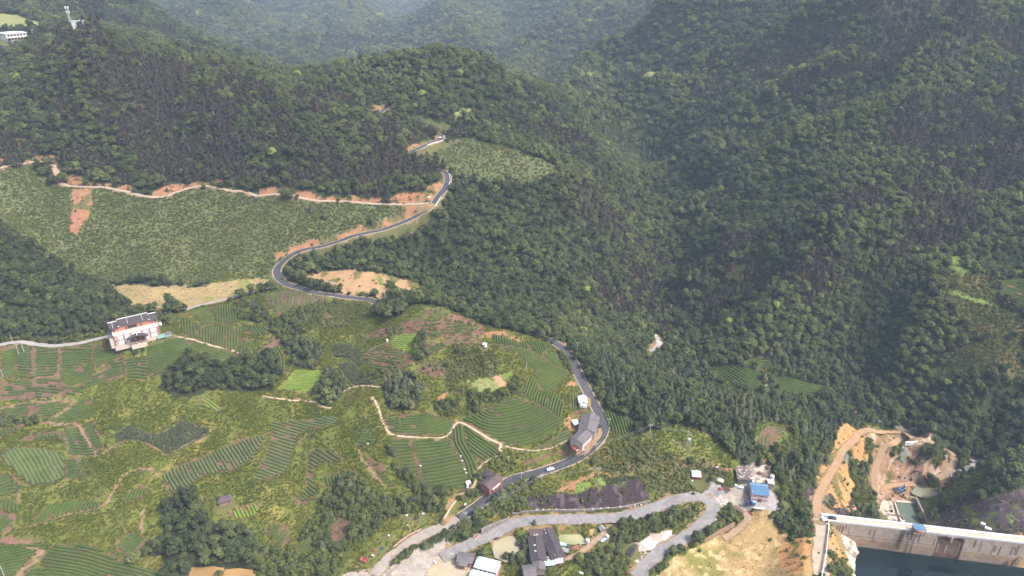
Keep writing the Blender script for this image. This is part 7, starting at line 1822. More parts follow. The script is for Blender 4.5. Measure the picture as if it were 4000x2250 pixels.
# body: upright face to the reservoir, sloping back downstream (local y points away from the reservoir)
pr = [(-cw, 0), (-cw, -36), (26, -52), (26, -44), (1.2, -5), (.6, -2.2), (0, -.6), (0, 0)]
gate = (dL * .585, dL * .715)
xf = (F0 - L1).dot(dd)
def span(xa, xb, mat, nm, cut=None):
    b_ = MB(); A_ = [b_.bm.verts.new((xa, y, z)) for y, z in pr]; B_ = [b_.bm.verts.new((xb, y, z)) for y, z in pr]
    b_.bm.faces.new(A_); b_.bm.faces.new(B_[::-1]); n_ = len(pr)
    for k in range(n_): b_.bm.faces.new([A_[k], A_[(k + 1) % n_], B_[(k + 1) % n_], B_[k]])
    return b_.build(nm, mat, t)
joints = [0, dL * .175, dL * .32, dL * .44, gate[0]]
for a_, b_2 in zip(joints[:-1], joints[1:]): span(a_ + .04, b_2 - .04, M['dam_concrete'], "dam_block")
span(gate[1], dL * .845, M['dam_concrete'], "dam_block"); span(dL * .845 + .08, tot, M['dam_concrete'], "dam_block")
# spillway bay: lower sill, middle pier and arched beam
gw = gate[1] - gate[0]
b_ = MB(); b_.box(gate[0], gate[1], -cw + 1.6, 1.0, -50, -4.6); b_.box(gate[0], gate[1], -cw + .6, -cw + 1.6, -50, -4.3); b_.build("spillway_sill", M['wet_stain'], t)
MB().box(gate[0] + gw * .47, gate[0] + gw * .53, -cw - .5, 0, -4.6, -.9).build("pier", M['dam_concrete'], t)
MB().box(gate[0], gate[1], -cw, 0, -.9, 0).build("bridge_deck", M['dam_concrete'], t)
for a_ in (0, .53):
    b_ = MB(); N_ = 8; xs = [gate[0] + gw * (a_ + .47 * k / N_) for k in range(N_ + 1)]
    for k in range(N_):
        h0 = 1.5 * (abs(k - N_ / 2) / (N_ / 2)) ** 2 + .25; h1 = 1.5 * (abs(k + 1 - N_ / 2) / (N_ / 2)) ** 2 + .25
        b_.prism([(xs[k], -cw - .25), (xs[k + 1], -cw - .25), (xs[k + 1], -cw + .3), (xs[k], -cw + .3)], -.9 - (h0 + h1) / 2, -.9)
    b_.build("arched_beam", M['stone_wall'], t)
MB().box(0, x1, -cw + .12, -.5, .0, .06).build("deck", M['dam_deck'], t)
MB().box(0, x1, -1.15, .05, .0, 1.05).build("downstream_parapet", M['white_paint'], t)
for k in range(int(dL / 1.55) + 12):
    MB().box(.4 + k * 1.55, .75 + k * 1.55, -.35, .12, 1.05, 1.3).build("baluster", M['white_paint'], t) if k < 110 else None
hx = dL * .475
for a_, b_2 in ((xf, hx - 4.0), (hx + 4.2, x1)): MB().box(a_, b_2, -cw - .05, -cw + .3, -.35, .75).build("upstream_parapet", M['white_paint'], t)
for zz, th in ((-8.6, .35), (-11.4, .25)): MB().box(xf, gate[0] - .3, -cw - .07, -cw, zz, zz + th).build("water_mark", M['wet_stain'], t)
MB().box(xf, gate[0] - .3, -cw - .055, -cw, -14.2, -9.5).box(gate[1] + .3, x1, -cw - .055, -cw, -14.2, -10.2).build("tide_band", plain("ochre_tide_band", (.46, .33, .21), .9, .3, .3, (.30, .20, .12), .12), t)
rs = random.Random(3)
for k in range(34):
    x = xf + 2 + rs.random() * (dL - xf - 4)
    if gate[0] - 1 < x < gate[1] + 1: continue
    w_ = .1 + .35 * rs.random(); z0_ = -1 - rs.random() * 3; z1_ = z0_ - 2 - rs.random() * 6
    MB().box(x - w_, x + w_, -cw - .045 - .0004 * k, -cw, z1_, z0_).build("streak", M['wet_stain'] if k % 3 else M['stone_wall'], t)
for f in (.52, .56, .60, .66, .69): MB().box(dL * f + gw * .3, dL * f + gw * .3 + .5, -cw + .52, -cw + .6, -13.5, -5 - 3 * rs.random()).build("pale_streak", M['dam_concrete'], t)
# ladder rack
lx = dL * .405
b_ = MB(); b_.bar((lx, -cw - .5, .3), (lx - .6, -cw - .6, -14.3), .12).bar((lx + .9, -cw - .5, .3), (lx + .3, -cw - .6, -14.3), .12); b_.build("ladder", M['rust'], t)
for k in range(9): MB().box(lx - 1.0 - k * .05, lx + 1.6 - k * .05, -cw - .75, -cw - .5, -.6 - k * 1.1, -.4 - k * 1.1).build("rung", M['rust'], t)
for x in (dL * .45, dL * .475): MB().box(x, x + .22, -cw - .3, -cw, -15, -3).build("guide_rail", M['dam_concrete'], t)
# intake hut on the crest
t2 = thing("gate_hut", "timber propped hut with a blue roof hanging on the reservoir side of the dam", "hut", L1 + dd * hx + nn * (-cw), yaw)
MB().slab([(-2.9, -2.8, 3.5), (2.7, -2.8, 3.5), (2.4, 1.2, 4.1), (-3.1, 1.2, 4.1)], .16).build("roof", M['blue_sheet'], t2)
MB().slab([(2.72, -2.8, 3.48), (3.4, -2.4, 2.9), (3.0, 1.0, 3.6), (2.42, 1.2, 4.08)], .14).build("roof", M['navy_and_roof_shade'], t2)  # right slope in darker blue, its shade put into the colour
MB().box(-2.9, 2.9, -2.6, 1.0, -.2, .05).build("floor", M['timber'], t2); MB().box(-2.6, 2.6, -2.3, -2.15, .05, 1.1).box(-2.6, 2.6, .7, .85, .05, 2.6).build("railing", M['dam_concrete'], t2)
for x in (-2.8, -.9, .9, 2.8):
    for y in (-2.5, .9): MB().bar((x, y, -1.8 if y < 0 else -.2), (x, y, 4.0), .11).build("post", M['rust'], t2)
    MB().bar((x, -2.5, -.2), (x * .9, -.05, -2.6), .1).build("strut", M['rust'], t2)
for x in (-3.4, 3.4): MB().bar((x, -1.5, -1.2), (x * .8, .2, 1.6), .09).build("strut", M['rust'], t2)
# things on the crest
def sedan(lab, c, rz, paint, nm="car"):
    t = thing(nm, lab, "car", c, rz)
    b_ = MB(); sec = [(-2.2, .35, .78), (-2.1, .28, .95), (-1.35, .26, 1.0), (-.75, .26, 1.42), (.55, .26, 1.45), (1.25, .26, 1.0), (2.05, .28, .82), (2.2, .36, .6)]
    rg = []
    for x, z0, z1 in sec:
        w_ = .86 if z1 < 1.2 else .66
        rg.append([b_.bm.verts.new(p) for p in ((x, -.86, z0), (x, -.88, min(z1, .85)), (x, -w_, z1), (x, w_, z1), (x, .88, min(z1, .85)), (x, .86, z0))])
    for a, b in zip(rg[:-1], rg[1:]):
        for k in range(6): b_.bm.faces.new([a[k], a[(k + 1) % 6], b[(k + 1) % 6], b[k]])
    b_.bm.faces.new(rg[0]); b_.bm.faces.new(rg[-1][::-1]); b_.build("body", paint, t)
    MB().slab([(1.22, -.6, 1.06), (1.22, .6, 1.06), (.62, .56, 1.47), (.62, -.56, 1.47)], .03).build("windscreen", M['dark_glass'], t)
    MB().slab([(-1.38, .6, 1.05), (-1.38, -.6, 1.05), (-.8, -.56, 1.45), (-.8, .56, 1.45)], .03).build("rear_window", M['dark_glass'], t)
    for s in (1, -1): MB().prism([(-.9, s * .80), (.9, s * .80), (.7, s * .84), (-.7, s * .84)], .95, 1.3).build("side_window", M['dark_glass'], t)
    for x in (-1.35, 1.35):
        for y in (-.9, .72): MB().bar((x, y, .32), (x, y + .18, .32), .33, seg=12).build("wheel", M['tyre'], t)
    for s in (.55, -.55): MB().box(2.1, 2.22, s - .2, s + .2, .6, .74).build("headlight", M['white_sheet'], t)
    return t
sedan("dark car parked against the white parapet at the dam's left end", L1 + dd * ((wz('E7', (525, 225), zd) - L1).dot(dd)) + nn * (-2.3) + Vector((0, 0, .06)), yaw + math.pi, M['navy_and_roof_shade'])
o = MB().blob((0, 0, .6), 1.5, 2, .2, (1.2, .9, .6)).build("white_heap", M['sack']); o.location = at('E7', (370, 275)); tag(o, "white covered heap at the left end of the dam", "heap")
for p, m_, lb in (((425, 320), 'red_paint', "red and black handcart beside the white heap at the dam's left end"), ((430, 370), 'sack', "small white sacks below the red handcart at the dam's left end")):
    b_ = MB()
    for k in range(4): b_.box(-.6 + k * .3, -.3 + k * .3, -.4, .4, .1, .6 + .5 * rnd.random())
    o = b_.build("handcart" if m_ == 'red_paint' else "sack_pile", M[m_]); o.location = at('E7', p); tag(o, lb, "cart" if m_ == 'red_paint' else "sacks")
rail("road_parapet", "white parapet wall along the reservoir side of the dam road", [(468, 305), (455, 560), (435, 800), (410, 1050), (375, 1250), (325, 1449), (290, 1600)], 'E7', zd, .75, wall=True, mat='white_paint', cat='wall')
# stilling basin walls, sill and works
zbw = PONDS[5][1]
def wall_line(nm, lab, view, pts, z, h, th, mat, cat="wall", depth=2.0):
    w = [wz(view, p, z) for p in pts]; t = thing(nm, lab, cat, w[0])
    for a, b in zip(w[:-1], w[1:]):
        a2, b2 = a - w[0], b - w[0]; n_ = Vector((-(b2 - a2).y, (b2 - a2).x, 0)).normalized() * th / 2; up = Vector((0, 0, h))
        MB().slab([a2 + n_ + up, b2 + n_ + up, b2 - n_ + up, a2 - n_ + up], h + depth).build("wall_panel", M[mat], t)
        L_ = (b2 - a2).length
        for k in range(int(L_ / 5)):
            q = a2 + (b2 - a2) * ((k + .5) * 5 / L_); e = (b2 - a2).normalized() * .2
            MB().slab([q - n_ * 1.5 - e + up * .9, q - n_ * 1.5 + e + up * .9, q + n_ * 1.3 + e + up * .9, q + n_ * 1.3 - e + up * .9], h + depth - .2).build("buttress", M[mat], t)
    return t
wall_line("basin_wall", "tall grey training wall with buttresses on the right of the stilling basin", 'C4', [(1105, 885), (1160, 1000), (1200, 1080)], zbw, 4.0, 1.2, 'stone_wall')
wall_line("basin_sill", "concrete sill across the far end of the stilling basin", 'C4', [(950, 888), (1100, 900)], zbw, .8, 1.6, 'cream_wall')
wall_line("basin_kerb", "pale kerb along the left side of the stilling basin", 'C4', [(955, 895), (985, 985), (1010, 1062)], zbw, .7, .8, 'cream_wall')
zi = zbw + 2.0
A, B = wz('C4', (835, 975), zi), wz('C4', (890, 995), zi); ya, sl = frame(A, B)
t = thing("outlet_house", "concrete outlet house with a stepped roof at the foot of the dam", "outlet house", A, ya)
MB().box(0, sl, 0, 7, -3, 4).build("wall", M['cream_wall'], t); MB().box(-.3, sl + .3, -.3, 7.3, 4, 4.3).build("roof", M['dam_deck'], t); MB().box(.5, sl - .5, 7.6, 12, -3, 2.6).build("annex", M['cream_wall'], t)
MB().box(1, sl - 1, -.05, -.001, -.5, 2.5).build("door", M['dark_glass'], t)
A, B = wz('C4', (895, 985), zi + 2), wz('C4', (1005, 995), zi + 2)
t = thing("outlet_pipe", "brown pipe leading from the outlet house to the stilling basin", "pipe", A)
MB().bar((0, 0, 0), B - A, .5, seg=10).build("pipe", M['rust'], t); MB().bar(B - A, B - A + Vector((1.2, -1.4, -2.2)), .5, seg=10).build("elbow", M['rust'], t)
for f in (.2, .55, .85): q = (B - A) * f; MB().box(q.x - .4, q.x + .4, q.y - .5, q.y + .5, q.z - 4, q.z - .3).build("saddle", M['stone_wall'], t)
o = MB().blob((0, 0, .2), 1.0, 2, .3, (1.3, 1.0, .4)).build("foam_patch", M['sack']); o.location = wz('C4', (1015, 1030), zbw + .02); tag(o, "white foam patch below the mouth of the brown pipe", "foam")
c = at('C4', (1000, 810)); t = thing("excavator", "blue excavator working beside its dark spoil pit near the pool", "excavator", c, .6)
MB().box(-1.6, 1.6, -1.3, -.7, 0, .8).box(-1.6, 1.6, .7, 1.3, 0, .8).build("track", M['tyre'], t); MB().box(-1.6, 1.3, -1.2, 1.2, .9, 2.2).build("body", M['blue_paint'], t); MB().box(.2, 1.3, -1.1, -.1, 2.2, 3.1).build("cab", M['dark_glass'], t)
MB().bar((1.2, .3, 1.8), (3.8, .3, 4.2), .28).build("boom", M['blue_paint'], t); MB().bar((3.8, .3, 4.2), (5.2, .3, 1.6), .22).build("arm", M['blue_paint'], t); MB().box(4.8, 5.8, -.2, .8, .6, 1.6).build("bucket", M['rust'], t)
o = MB().blob((0, 0, .3), 2.6, 3, .15, (1.4, 1, .35)).build("spoil_heap", M['dark_tarp']); o.location = at('C4', (975, 805)); tag(o, "dark spoil heap left of the blue excavator", "heap")
c = at('C4', (1020, 852)); t = thing("yellow_loader", "small yellow loader on the brown ground above the stilling basin", "loader", c, -.5)
MB().box(-1.6, 1.2, -.7, .7, .5, 1.3).build("body", M['yellow_paint'], t); MB().box(-.8, .4, -.6, .6, 1.3, 2.2).build("cab", M['dark_glass'], t); MB().box(1.8, 2.4, -.9, .9, .2, .9).build("bucket", M['yellow_paint'], t); MB().box(1.1, 1.9, -.5, -.35, .5, 1.0).box(1.1, 1.9, .35, .5, .5, 1.0).build("lift_arm", M['yellow_paint'], t)
for x in (-1, .8):
    for y in (-.95, .7): MB().bar((x, y, .45), (x, y + .25, .45), .45, seg=10).build("wheel", M['tyre'], t)
for p, s_, lb in (((1620, 1065), 1.1, "upper of two white boxes on the dark netted slope beyond the dam"), ((1658, 1100), 1.5, "lower and longer of two white boxes on the dark netted slope beyond the dam")):
    t = thing("white_box", lb, "box", at('C4', p), -.6, "white boxes on the netted slope"); MB().box(-s_, s_, -.9, .9, -.3, 1.2).build("body", M['white_paint'], t); MB().box(-s_ - .1, s_ + .1, -1, 1, 1.2, 1.32).build("lid", M['white_sheet'], t)
wall_line("haul_road_wall", "upper white concrete retaining wall at the far bend of the ochre track", 'D7', [(760, 208), (805, 216), (852, 232)], at('D7', (805, 216)).z, 1.0, .8, 'white_paint')
wall_line("haul_road_wall", "lower white concrete retaining wall curving below the far bend of the ochre track", 'D7', [(752, 294), (820, 291), (882, 276)], at('D7', (820, 291)).z, .9, 1.0, 'white_paint')
o = MB().box(-.9, .9, -.7, .7, 0, 1.6).box(-.5, .5, -.9, .9, .6, 1.3).build("dark_machine", M['dark_tarp']); o.location = at('C4', (1357, 568)); tag(o, "small dark machine on the outer brown track above the stream", "machine")
o = MB().box(-4, 4, -.2, .2, .2, .6).build("steel_beam", M['dark_tarp']); o.location = at('C4', (1135, 660)); tag(o, "dark steel beam lying on the spoil slope", "beam")
# blue green netting left on the cut slopes
for pts, lb in ((((590, 500), (620, 520), (640, 560), (610, 620), (575, 600)), "torn blue green net on the orange slope beside the ochre track"), (((1000, 455), (1030, 460), (1050, 520), (1020, 610), (985, 560)), "torn blue green net hanging on the brown spoil slope"), (((505, 720), (530, 735), (525, 760), (508, 745)), "scrap of blue green net on the lower orange slope"), (((870, 378), (940, 372), (955, 395), (900, 408)), "blue green net laid along the inner edge of the upper ochre track")):
    w = hit(px('C4', *pts), lift=.25)
    bm_ = MB(); bm_.slab([Vector(p) - Vector(w[0]) for p in w], .08); o = bm_.build("slope_net", M['net_sheet']); o.location = w[0]; tag(o, lb, "net")
b_ = None

# ------------------------------------------------------------------ poles and wires
POLE = {}
def pole(key, lab, view, foot, top, arms=1, nm="utility_pole", mat='pole_concrete', azim=0.0, hmax=12, hmin=5):
    f, h, lx = up_to(view, foot, top); h = min(max(h, hmin), hmax)
    t = thing(nm, lab, "pole", f, azim); POLE[key] = f + Vector((0, 0, h))
    MB().bar((0, 0, -.6), (0, 0, h), .2, .13, seg=8).build("post", M[mat], t)
    for k in range(arms):
        z = h - .25 - k * .9
        MB().box(-1.15, 1.15, -.08, .08, z - .08, z + .08).build("crossarm", M['steel_lattice'], t)
        for x in (-1.0, 0, 1.0): MB().bar((x, 0, z + .08), (x, 0, z + .42), .09, .05, seg=6).build("insulator", M['white_paint'], t)
    return t
pole('r1', "left one of the paired poles standing in the tea below the grey lane", 'D1', (268, 378), (232, 235), 2, hmin=8)
pole('r2', "right one of the paired poles standing in the tea below the grey lane", 'D1', (345, 358), (302, 185), 2, hmin=8)
pole('r0', "thin bare pole behind the grey lane above the paired poles", 'D1', (175, 190), (168, 95), 0)
pole('l1', "pole at the left edge among the curving tea rows", 'D1', (44, 700), (10, 595), 0)
pole('l2', "short grey pole beside the dark roofed field hut", 'C1', (1530, 890), (1517, 830), 0)
pole('l3', "pole in the bottom left corner of the picture", 'C1', (32, 1449), (0, 1370), 0)
pole('m1', "dark weathered pole in the tea under the round conifer grove", 'D5', (678, 290), (657, 220), 0, mat='grey_metal')
pole('m2', "pole standing where the upper tea rows bend", 'D4', (745, 695), (752, 598), 0)
pole('m3', "tall white pole beside the upper end of the curved road", 'D4', (1463, 465), (1470, 320), 1)
pole('b1', "white pole at the lower corner of the tiled house's road bend", 'E2', (718, 1250), (715, 1130), 2)
pole('b2', "short white pole on the road edge left of the lower bend", 'E2', (500, 1370), (500, 1280), 1)
pole('b3', "white pole at the outer side of the road bend in the tea", 'E2', (960, 790), (962, 655), 1)
pole('g1', "white pole on the shrubby knoll right of the road bend", 'C3', (1040, 382), (1048, 305), 2)
pole('g2', "tall white pole above the garden plot and the netted slope", 'C3', (650, 745), (670, 630), 2)
pole('g3', "pole on the verge below the white car", 'C3', (228, 735), (222, 705), 2, hmax=7)
pole('g4', "small lamp pole on the verge left of the white car", 'C3', (70, 722), (68, 690), 1, hmax=7)
pole('p1', "tall white pole at the lower end of the tarmac", 'E6', (470, 1420), (455, 1205), 2)
pole('y1', "short grey pole at the right edge of the gravel yard", 'C4', (65, 990), (78, 950), 1, hmax=8)
pole('p2', "grey pole between the fish pond and the small garden plot", 'E4', (1660, 330), (1690, 255), 0, hmax=7)
# transformer on twin poles
f1, h1, _ = up_to('C3', (1318, 462), (1326, 395)); f2, h2, _ = up_to('C3', (1337, 495), (1354, 388)); h_ = 10.5
t = thing("transformer_poles", "twin poles carrying a transformer on a platform at the top of the grassy knoll", "transformer", f1, 0)
q = f2 - f1; q.z = 0
if q.length < 2.4: q = q.normalized() * 2.6
MB().bar((0, 0, -.6), (0, 0, h_), .2, .14, seg=8).build("post", M['pole_concrete'], t); MB().bar(q + Vector((0, 0, -3)), q + Vector((0, 0, h_)), .2, .14, seg=8).build("post", M['pole_concrete'], t)
for z in (h_ - .3, h_ - 1.6, 4.2): MB().bar(-q * .25 + Vector((0, 0, z)), q * 1.25 + Vector((0, 0, z)), .11, seg=5).build("crossarm", M['steel_lattice'], t)
m0 = q * .5; MB().box(m0.x - .8, m0.x + .8, m0.y - .6, m0.y + .6, 4.3, 5.7).build("transformer", M['steel_lattice'], t)
for k in (-.4, 0, .4): MB().bar((m0.x + k, m0.y, 5.7), (m0.x + k, m0.y, 6.3), .1, seg=6).build("bushing", M['white_paint'], t)
POLE['tr'] = f1 + Vector((0, 0, h_ - .2))
# twin poles far up the left hillside
pole('u1', "left of two white poles below the telecom tower on the left hilltop", 'A1', (258, 298), (248, 255), 1, hmax=14, hmin=12)
pole('u2', "right of two white poles below the telecom tower on the left hilltop", 'A1', (268, 296), (262, 258), 1, hmax=14, hmin=12)
def wire(A, B, sag=2.0, r=.028):
    n_ = 14; P_ = [A.lerp(B, k / n_) - Vector((0, 0, sag * 4 * (k / n_) * (1 - k / n_))) for k in range(n_ + 1)]
    return P_
def wires(lab, A, B, offs, sag=2.0, r=.03):
    d = (B - A); side = Vector((-d.y, d.x, 0)).normalized()
    t = thing("power_line", lab, "power line", A)
    for o_ in offs:
        b_ = MB(); P_ = wire(side * o_, B - A + side * o_, sag)
        for a, b in zip(P_[:-1], P_[1:]): b_.bar(a, b, r, seg=4)
        b_.build("cable", M['wire'], t)
far = Vector((-172, 236, 30)); far2 = Vector((-168, 234, 30))
wires("pair of power cables running from the left paired pole down across the tea terraces", POLE['r1'], far, (-.5, .5), 3.5, .022); wires("pair of power cables running from the right paired pole down across the tea terraces", POLE['r2'], far2 + Vector((3, 1, 0)), (-.5, .5), 3.5, .022)
wires("power cables between the knoll pole and the transformer", POLE['g1'], POLE['tr'], (-.8, 0, .8), 1.0); wires("power cables from the knoll pole down to the road bend pole", POLE['g1'], POLE['b1'], (-.8, 0, .8), 2.0)
wires("power cables along the road from the bend pole to the verge pole", POLE['b1'], POLE['g3'], (-.8, 0, .8), 1.2); wires("power cables from the verge pole down to the pole at the tarmac end", POLE['g3'], POLE['p1'], (-.9, -.3, .3, .9), 2.5)
wires("power cables from the pole at the tarmac end across the plaza", POLE['p1'], Vector((-52, 238, 26)), (-.9, -.4, .4, .9), 1.5); wires("power cables from the garden pole to the verge pole", POLE['g2'], POLE['g3'], (-.4, .4), 1.2)
wires("power cable from the yard pole across to the dam road lamp", POLE['y1'], at('C4', (505, 1290)) + Vector((0, 0, 5)), (-.3, .3), 2.0)

# ------------------------------------------------------------------ vehicles on the tarmac
c = at('C3', (290, 650)); c.z = float(np.interp(c.x, *zip(*sorted((p[0], p[2]) for p in ROADS[0]['line'] if abs(p[1] - c.y) < 25)))) + .04
a_, _ = frame(at('C3', (240, 668)), at('C3', (345, 632)))
sedan("white saloon car driving on the tarmac below the tea", c, a_, M['car_paint'])
c = at('A2', (1392, 1042)); sedan("white car on the uppermost visible hairpin of the road", c + Vector((0, 0, .1)), .9, M['car_paint'])
o = MB().box(-1.1, 1.1, -.1, .1, .4, 1.9).build("red_roadside_board", M['red_paint']); o.location = at('B2', (1326, 6)); tag(o, "red board on the bank where the pale lane meets the tarmac", "board")
o = MB().blob((0, 0, .7), 1.2, 2, .15, (1.2, .8, .7)).build("white_tub", M['white_paint']); o.location = at('B2', (1305, 45)); tag(o, "white tub beside the pale lane near the tarmac junction", "tub")
o = MB().box(-.25, .25, -.25, .25, 0, 2.0).build("stone_post", M['white_paint']); o.location = at('B2', (1185, 90)); tag(o, "white stone post at the edge of the pale lane", "post")

# ------------------------------------------------------------------ small huts in the fields
c = at('C1', (1700, 890)); t = thing("field_hut", "small field hut with a dark tiled hip roof in the grass", "hut", c, math.radians(20))
MB().box(-3.0, 3.0, -2.1, 2.1, -1, 2.4).build("wall", M['timber'], t)
e = 3.7, 2.8; r_ = MB(); top = [(-1.6, 0, 4.0), (1.6, 0, 4.0)]
r_.slab([(-e[0], -e[1], 2.3), (e[0], -e[1], 2.3), top[1], top[0]], .15); r_.slab([(e[0], e[1], 2.3), (-e[0], e[1], 2.3), top[0], top[1]], .15); r_.slab([(e[0], -e[1], 2.3), (e[0], e[1], 2.3), top[1]], .15); r_.slab([(-e[0], e[1], 2.3), (-e[0], -e[1], 2.3), top[0]], .15); r_.build("roof", M['brown_tiles'], t)
for a, b in ((top[0], top[1]), (top[0], (-e[0], -e[1], 2.3)), (top[1], (e[0], -e[1], 2.3)), (top[1], (e[0], e[1], 2.3))): MB().bar(Vector(a) + Vector((0, 0, .08)), Vector(b) + Vector((0, 0, .08)), .1).build("hip_ridge", M['grey_tiles'], t)
c = at('D6', (1165, 600)); t = thing("white_tent", "bright white tent at the edge of the tea terraces beyond the river", "tent", c, .5)
for s in (1, -1): MB().slab([(-2.4, 0, 3.2), (2.4, 0, 3.2), (2.6, s * 2.4, .9), (-2.6, s * 2.4, .9)][::s], .08).build("roof", M['white_paint'], t)
MB().box(-2.3, 2.3, -2.1, 2.1, -.5, 1.0).build("wall", M['white_sheet'], t)
c = at('D4', (160, 380)); t = thing("white_hut", "tiny white hut with two flat roofs on the weedy mound among the tea", "hut", c, -.4)
MB().box(-1.3, 1.0, -.9, 1.1, -.5, 2.0).build("wall", M['cream_wall'], t); MB().slab([(-1.6, -1.2, 2.0), (1.2, -1.2, 2.0), (1.2, 1.4, 2.5), (-1.6, 1.4, 2.5)], .1).build("roof", M['white_paint'], t); MB().slab([(.6, -2.2, 1.3), (2.2, -2.0, 1.3), (2.2, -.8, 1.6), (.6, -1.0, 1.6)], .1).build("low_roof", M['white_sheet'], t)
o = MB().bar((0, 0, -.3), (0, 0, 1.5), .8, seg=12).bar((0, 0, 1.5), (0, 0, 1.9), .8, .3, seg=12).build("field_tank", M['white_paint']); o.location = at('D3', (950, 665)); tag(o, "small white tank at the corner of the bright green plot", "tank")
# retaining wall round the dry field, and the channel at its end
wall_line("retaining_wall", "long pale stone retaining wall between the bushy slope and the dry field", 'B1', [(680, 658), (760, 672), (900, 690), (1050, 702), (1200, 712), (1400, 700), (1530, 712), (1640, 680), (1760, 650), (1932, 640), (2025, 645)], None or 69.6, 1.4, .5, 'stone_wall')
wall_line("field_channel", "concrete channel closing the right end of the dry field", 'B2', [(105, 645), (75, 715)], 69.2, .6, 1.2, 'cream_wall')
# toe wall of the netted slope with its row of pale blocks
zz_ = [at('C3', p) for p in ((0, 985), (80, 968), (300, 958), (560, 955), (800, 940), (1045, 890))]
t = thing("toe_wall", "low dark stone wall along the foot of the netted slope", "wall", zz_[0])
for a, b in zip(zz_[:-1], zz_[1:]):
    a2, b2 = a - zz_[0], b - zz_[0]; n_ = Vector((-(b2 - a2).y, (b2 - a2).x, 0)).normalized() * .3; u_ = Vector((0, 0, 1.0))
    MB().slab([a2 + n_ + u_, b2 + n_ + u_, b2 - n_ + u_, a2 - n_ + u_], 1.5).build("wall_panel", M['stone_wall'], t)
for u in (190, 235, 280, 335, 390, 475, 545, 610, 670, 725, 815, 870, 925, 975):
    o = MB().box(-.55, .55, -.4, .4, -.1, .75).build("marker_block", M['cream_wall']); o.location = at('C3', (u, 955 - max(0, u - 560) * .085)) + Vector((0, 0, .2)); tag(o, "pale concrete block in the row on the low dark wall under the netted slope", "block", "blocks along the netted slope")
wall_line("yard_wall", "earth coloured retaining wall between the bushes and the ochre yard", 'C3', [(1450, 1190), (1540, 1130), (1680, 1055)], 15.0, 1.2, .5, 'timber')
for pts in ([(1700, 1105), (1800, 1060), (1900, 1025)],): wall_line("gabion_wall", "dark stone gabion wall between the tarmac bushes and the gravel road", 'C2', pts, 20.0, 1.2, .6, 'stone_wall')
# guard blocks at the road's outer edge near the hairpins
for vw, pts, lb in (('B2', [(1395, 40), (1375, 75), (1350, 110)], "white guard wall on the outer edge of the road above the lane junction"), ('A2', [(1442, 1290), (1462, 1330), (1466, 1370), (1452, 1410)], "white guard wall round the upper bend of the road"), ('A2', [(1290, 1098), (1340, 1082), (1415, 1060), (1420, 1025)], "white guard wall round the distant hairpin")):
    w = [at(vw, p) for p in pts]; t = thing("guard_wall", lb, "guard wall", w[0])
    for a, b in zip(w[:-1], w[1:]):
        for k in range(4):
            p0 = a.lerp(b, k / 4) - w[0]; p1 = a.lerp(b, (k + .8) / 4) - w[0]; n_ = Vector((-(p1 - p0).y, (p1 - p0).x, 0)).normalized() * .2; u_ = Vector((0, 0, .9))
            MB().slab([p0 + n_ + u_, p1 + n_ + u_, p1 - n_ + u_, p0 - n_ + u_], 1.4).build("guard_block", M['white_paint'], t)

# ------------------------------------------------------------------ hilltop: telecom tower, hut and house
c = at('A1', (545, 225)); t = thing("telecom_tower", "white lattice telecom tower with panel antennas on the left hilltop", "tower", c, .4)
HT = 25.0; w0, w1 = 1.4, .6
for sx, sy_ in ((-1, -1), (1, -1), (1, 1), (-1, 1)): MB().bar((sx * w0, sy_ * w0, -1), (sx * w1, sy_ * w1, HT), .2, .13).build("leg", M['steel_lattice'], t)
b_ = MB()
for k in range(10):
    z0, z1 = HT * k / 10, HT * (k + 1) / 10; a0 = w0 + (w1 - w0) * k / 10; a1 = w0 + (w1 - w0) * (k + 1) / 10
    for (p, q) in (((-1, -1), (1, -1)), ((1, -1), (1, 1)), ((1, 1), (-1, 1)), ((-1, 1), (-1, -1))): b_.bar((p[0] * a0, p[1] * a0, z0), (q[0] * a1, q[1] * a1, z1), .09, seg=4).bar((p[0] * a1, p[1] * a1, z1), (q[0] * a1, q[1] * a1, z1), .09, seg=4)
b_.build("bracing", M['steel_lattice'], t)
for z in (HT - 6, HT - 1): MB().bar((0, 0, z), (0, 0, z + .35), 1.6, seg=10).build("platform", M['steel_lattice'], t)
for z in (HT - 4.6, HT + .6):
    for k in range(6): a_ = k * 1.047; MB().box(-.3 + math.cos(a_) * 2.0, .25 + math.cos(a_) * 2.0, -.3 + math.sin(a_) * 2.0, .25 + math.sin(a_) * 2.0, z, z + 3.2).build("antenna", M['white_paint'], t)
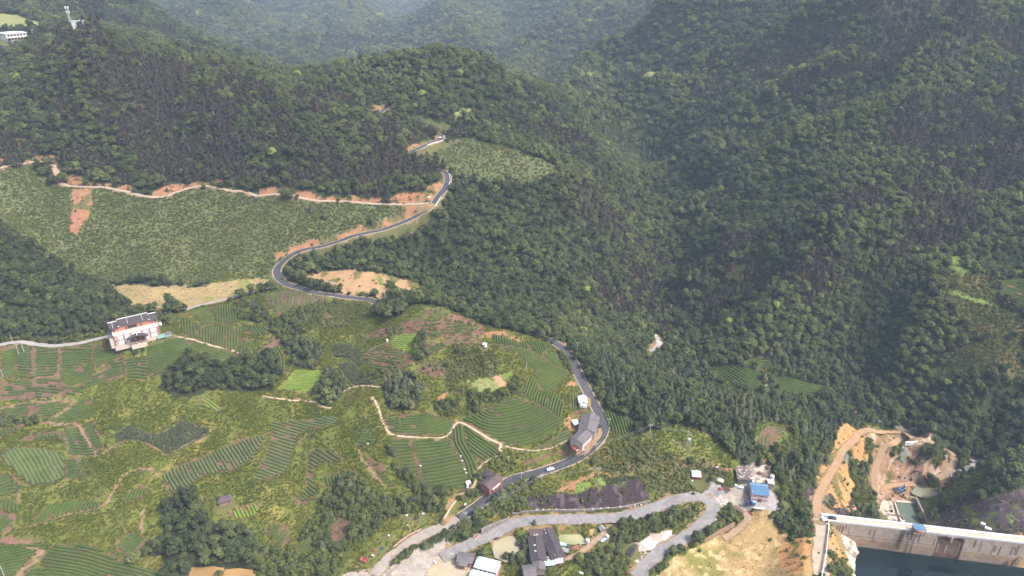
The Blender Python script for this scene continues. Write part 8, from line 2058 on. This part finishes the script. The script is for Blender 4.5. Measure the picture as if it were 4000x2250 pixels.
c = at('A1', (598, 215)); t = thing("equipment_hut", "small white equipment hut beside the telecom tower", "hut", c + Vector((0, 0, 4)), .2); MB().box(-5.5, 5.5, -3, 3, -7, 3.6).build("wall", M['white_paint'], t); MB().box(-5.9, 5.9, -3.4, 3.4, 3.6, 4.0).build("roof", M['white_sheet'], t); MB().box(-1, .6, -3.05, -3.001, 0, 2.2).build("door", M['dark_glass'], t)
A, B = at('A1', (60, 320)), at('A1', (170, 290)); ya, sl = frame(A, B)
t = thing("hillside_house", "white house with a flat white roof on the left hillside", "house", A + Vector((0, 0, 1.5)), ya); sl = 26
MB().box(0, sl, 0, 12, -6, 8).build("wall", M['white_paint'], t); MB().slab([(-1, -1, 8.1), (sl + 1, -1, 8.1), (sl + 1, 13, 9.6), (-1, 13, 9.6)], .5).build("roof", M['white_sheet'], t)
for k in range(6):
    for z in (1, 4.6): f = MB().box(1.6 + k * 4, 4.2 + k * 4, -.1, -.001, z, z + 2).build("window", M['dark_glass'], t)
MB().box(-2, sl + 2, -3, -.2, 3.2, 3.6).build("balcony", M['cream_wall'], t)
c = at('A1', (430, 190)); t = thing("red_roadside_store", "little store with a white roof beside the hill road left of the telecom tower", "store", c + Vector((0, 0, 2)), .3); MB().box(-5, 5, -2.5, 2.5, -4, 3).build("wall", M['red_brick'], t); MB().box(-5.4, 5.4, -2.9, 2.9, 3, 3.5).build("roof", M['white_paint'], t)

# ------------------------------------------------------------------ the air
zt = float(max(GZ.max(), CAM_H)) + 40
hb = [(-9500, -60, -60), (9500, -60, -60), (9500, 7300, -60), (-9500, 7300, -60)]
v = [(x, y, -60) for x, y, _ in hb] + [(x, y, zt) for x, y, _ in hb]
hme = mesh_np("haze", v, [(0, 3, 2, 1), (4, 5, 6, 7), (0, 1, 5, 4), (1, 2, 6, 5), (2, 3, 7, 6), (3, 0, 4, 7)])
m, nt, N, L, out = new_mat("valley_haze")
pv = N.new("ShaderNodeVolumePrincipled"); L.new(pv.outputs[0], out.inputs["Volume"])
pv.inputs["Color"].default_value = (.62, .79, 1.0, 1); pv.inputs["Density"].default_value = HAZE; pv.inputs["Anisotropy"].default_value = 0.0
hme.materials.append(m)
tag(link(bpy.data.objects.new("haze", hme)), kind='stuff')
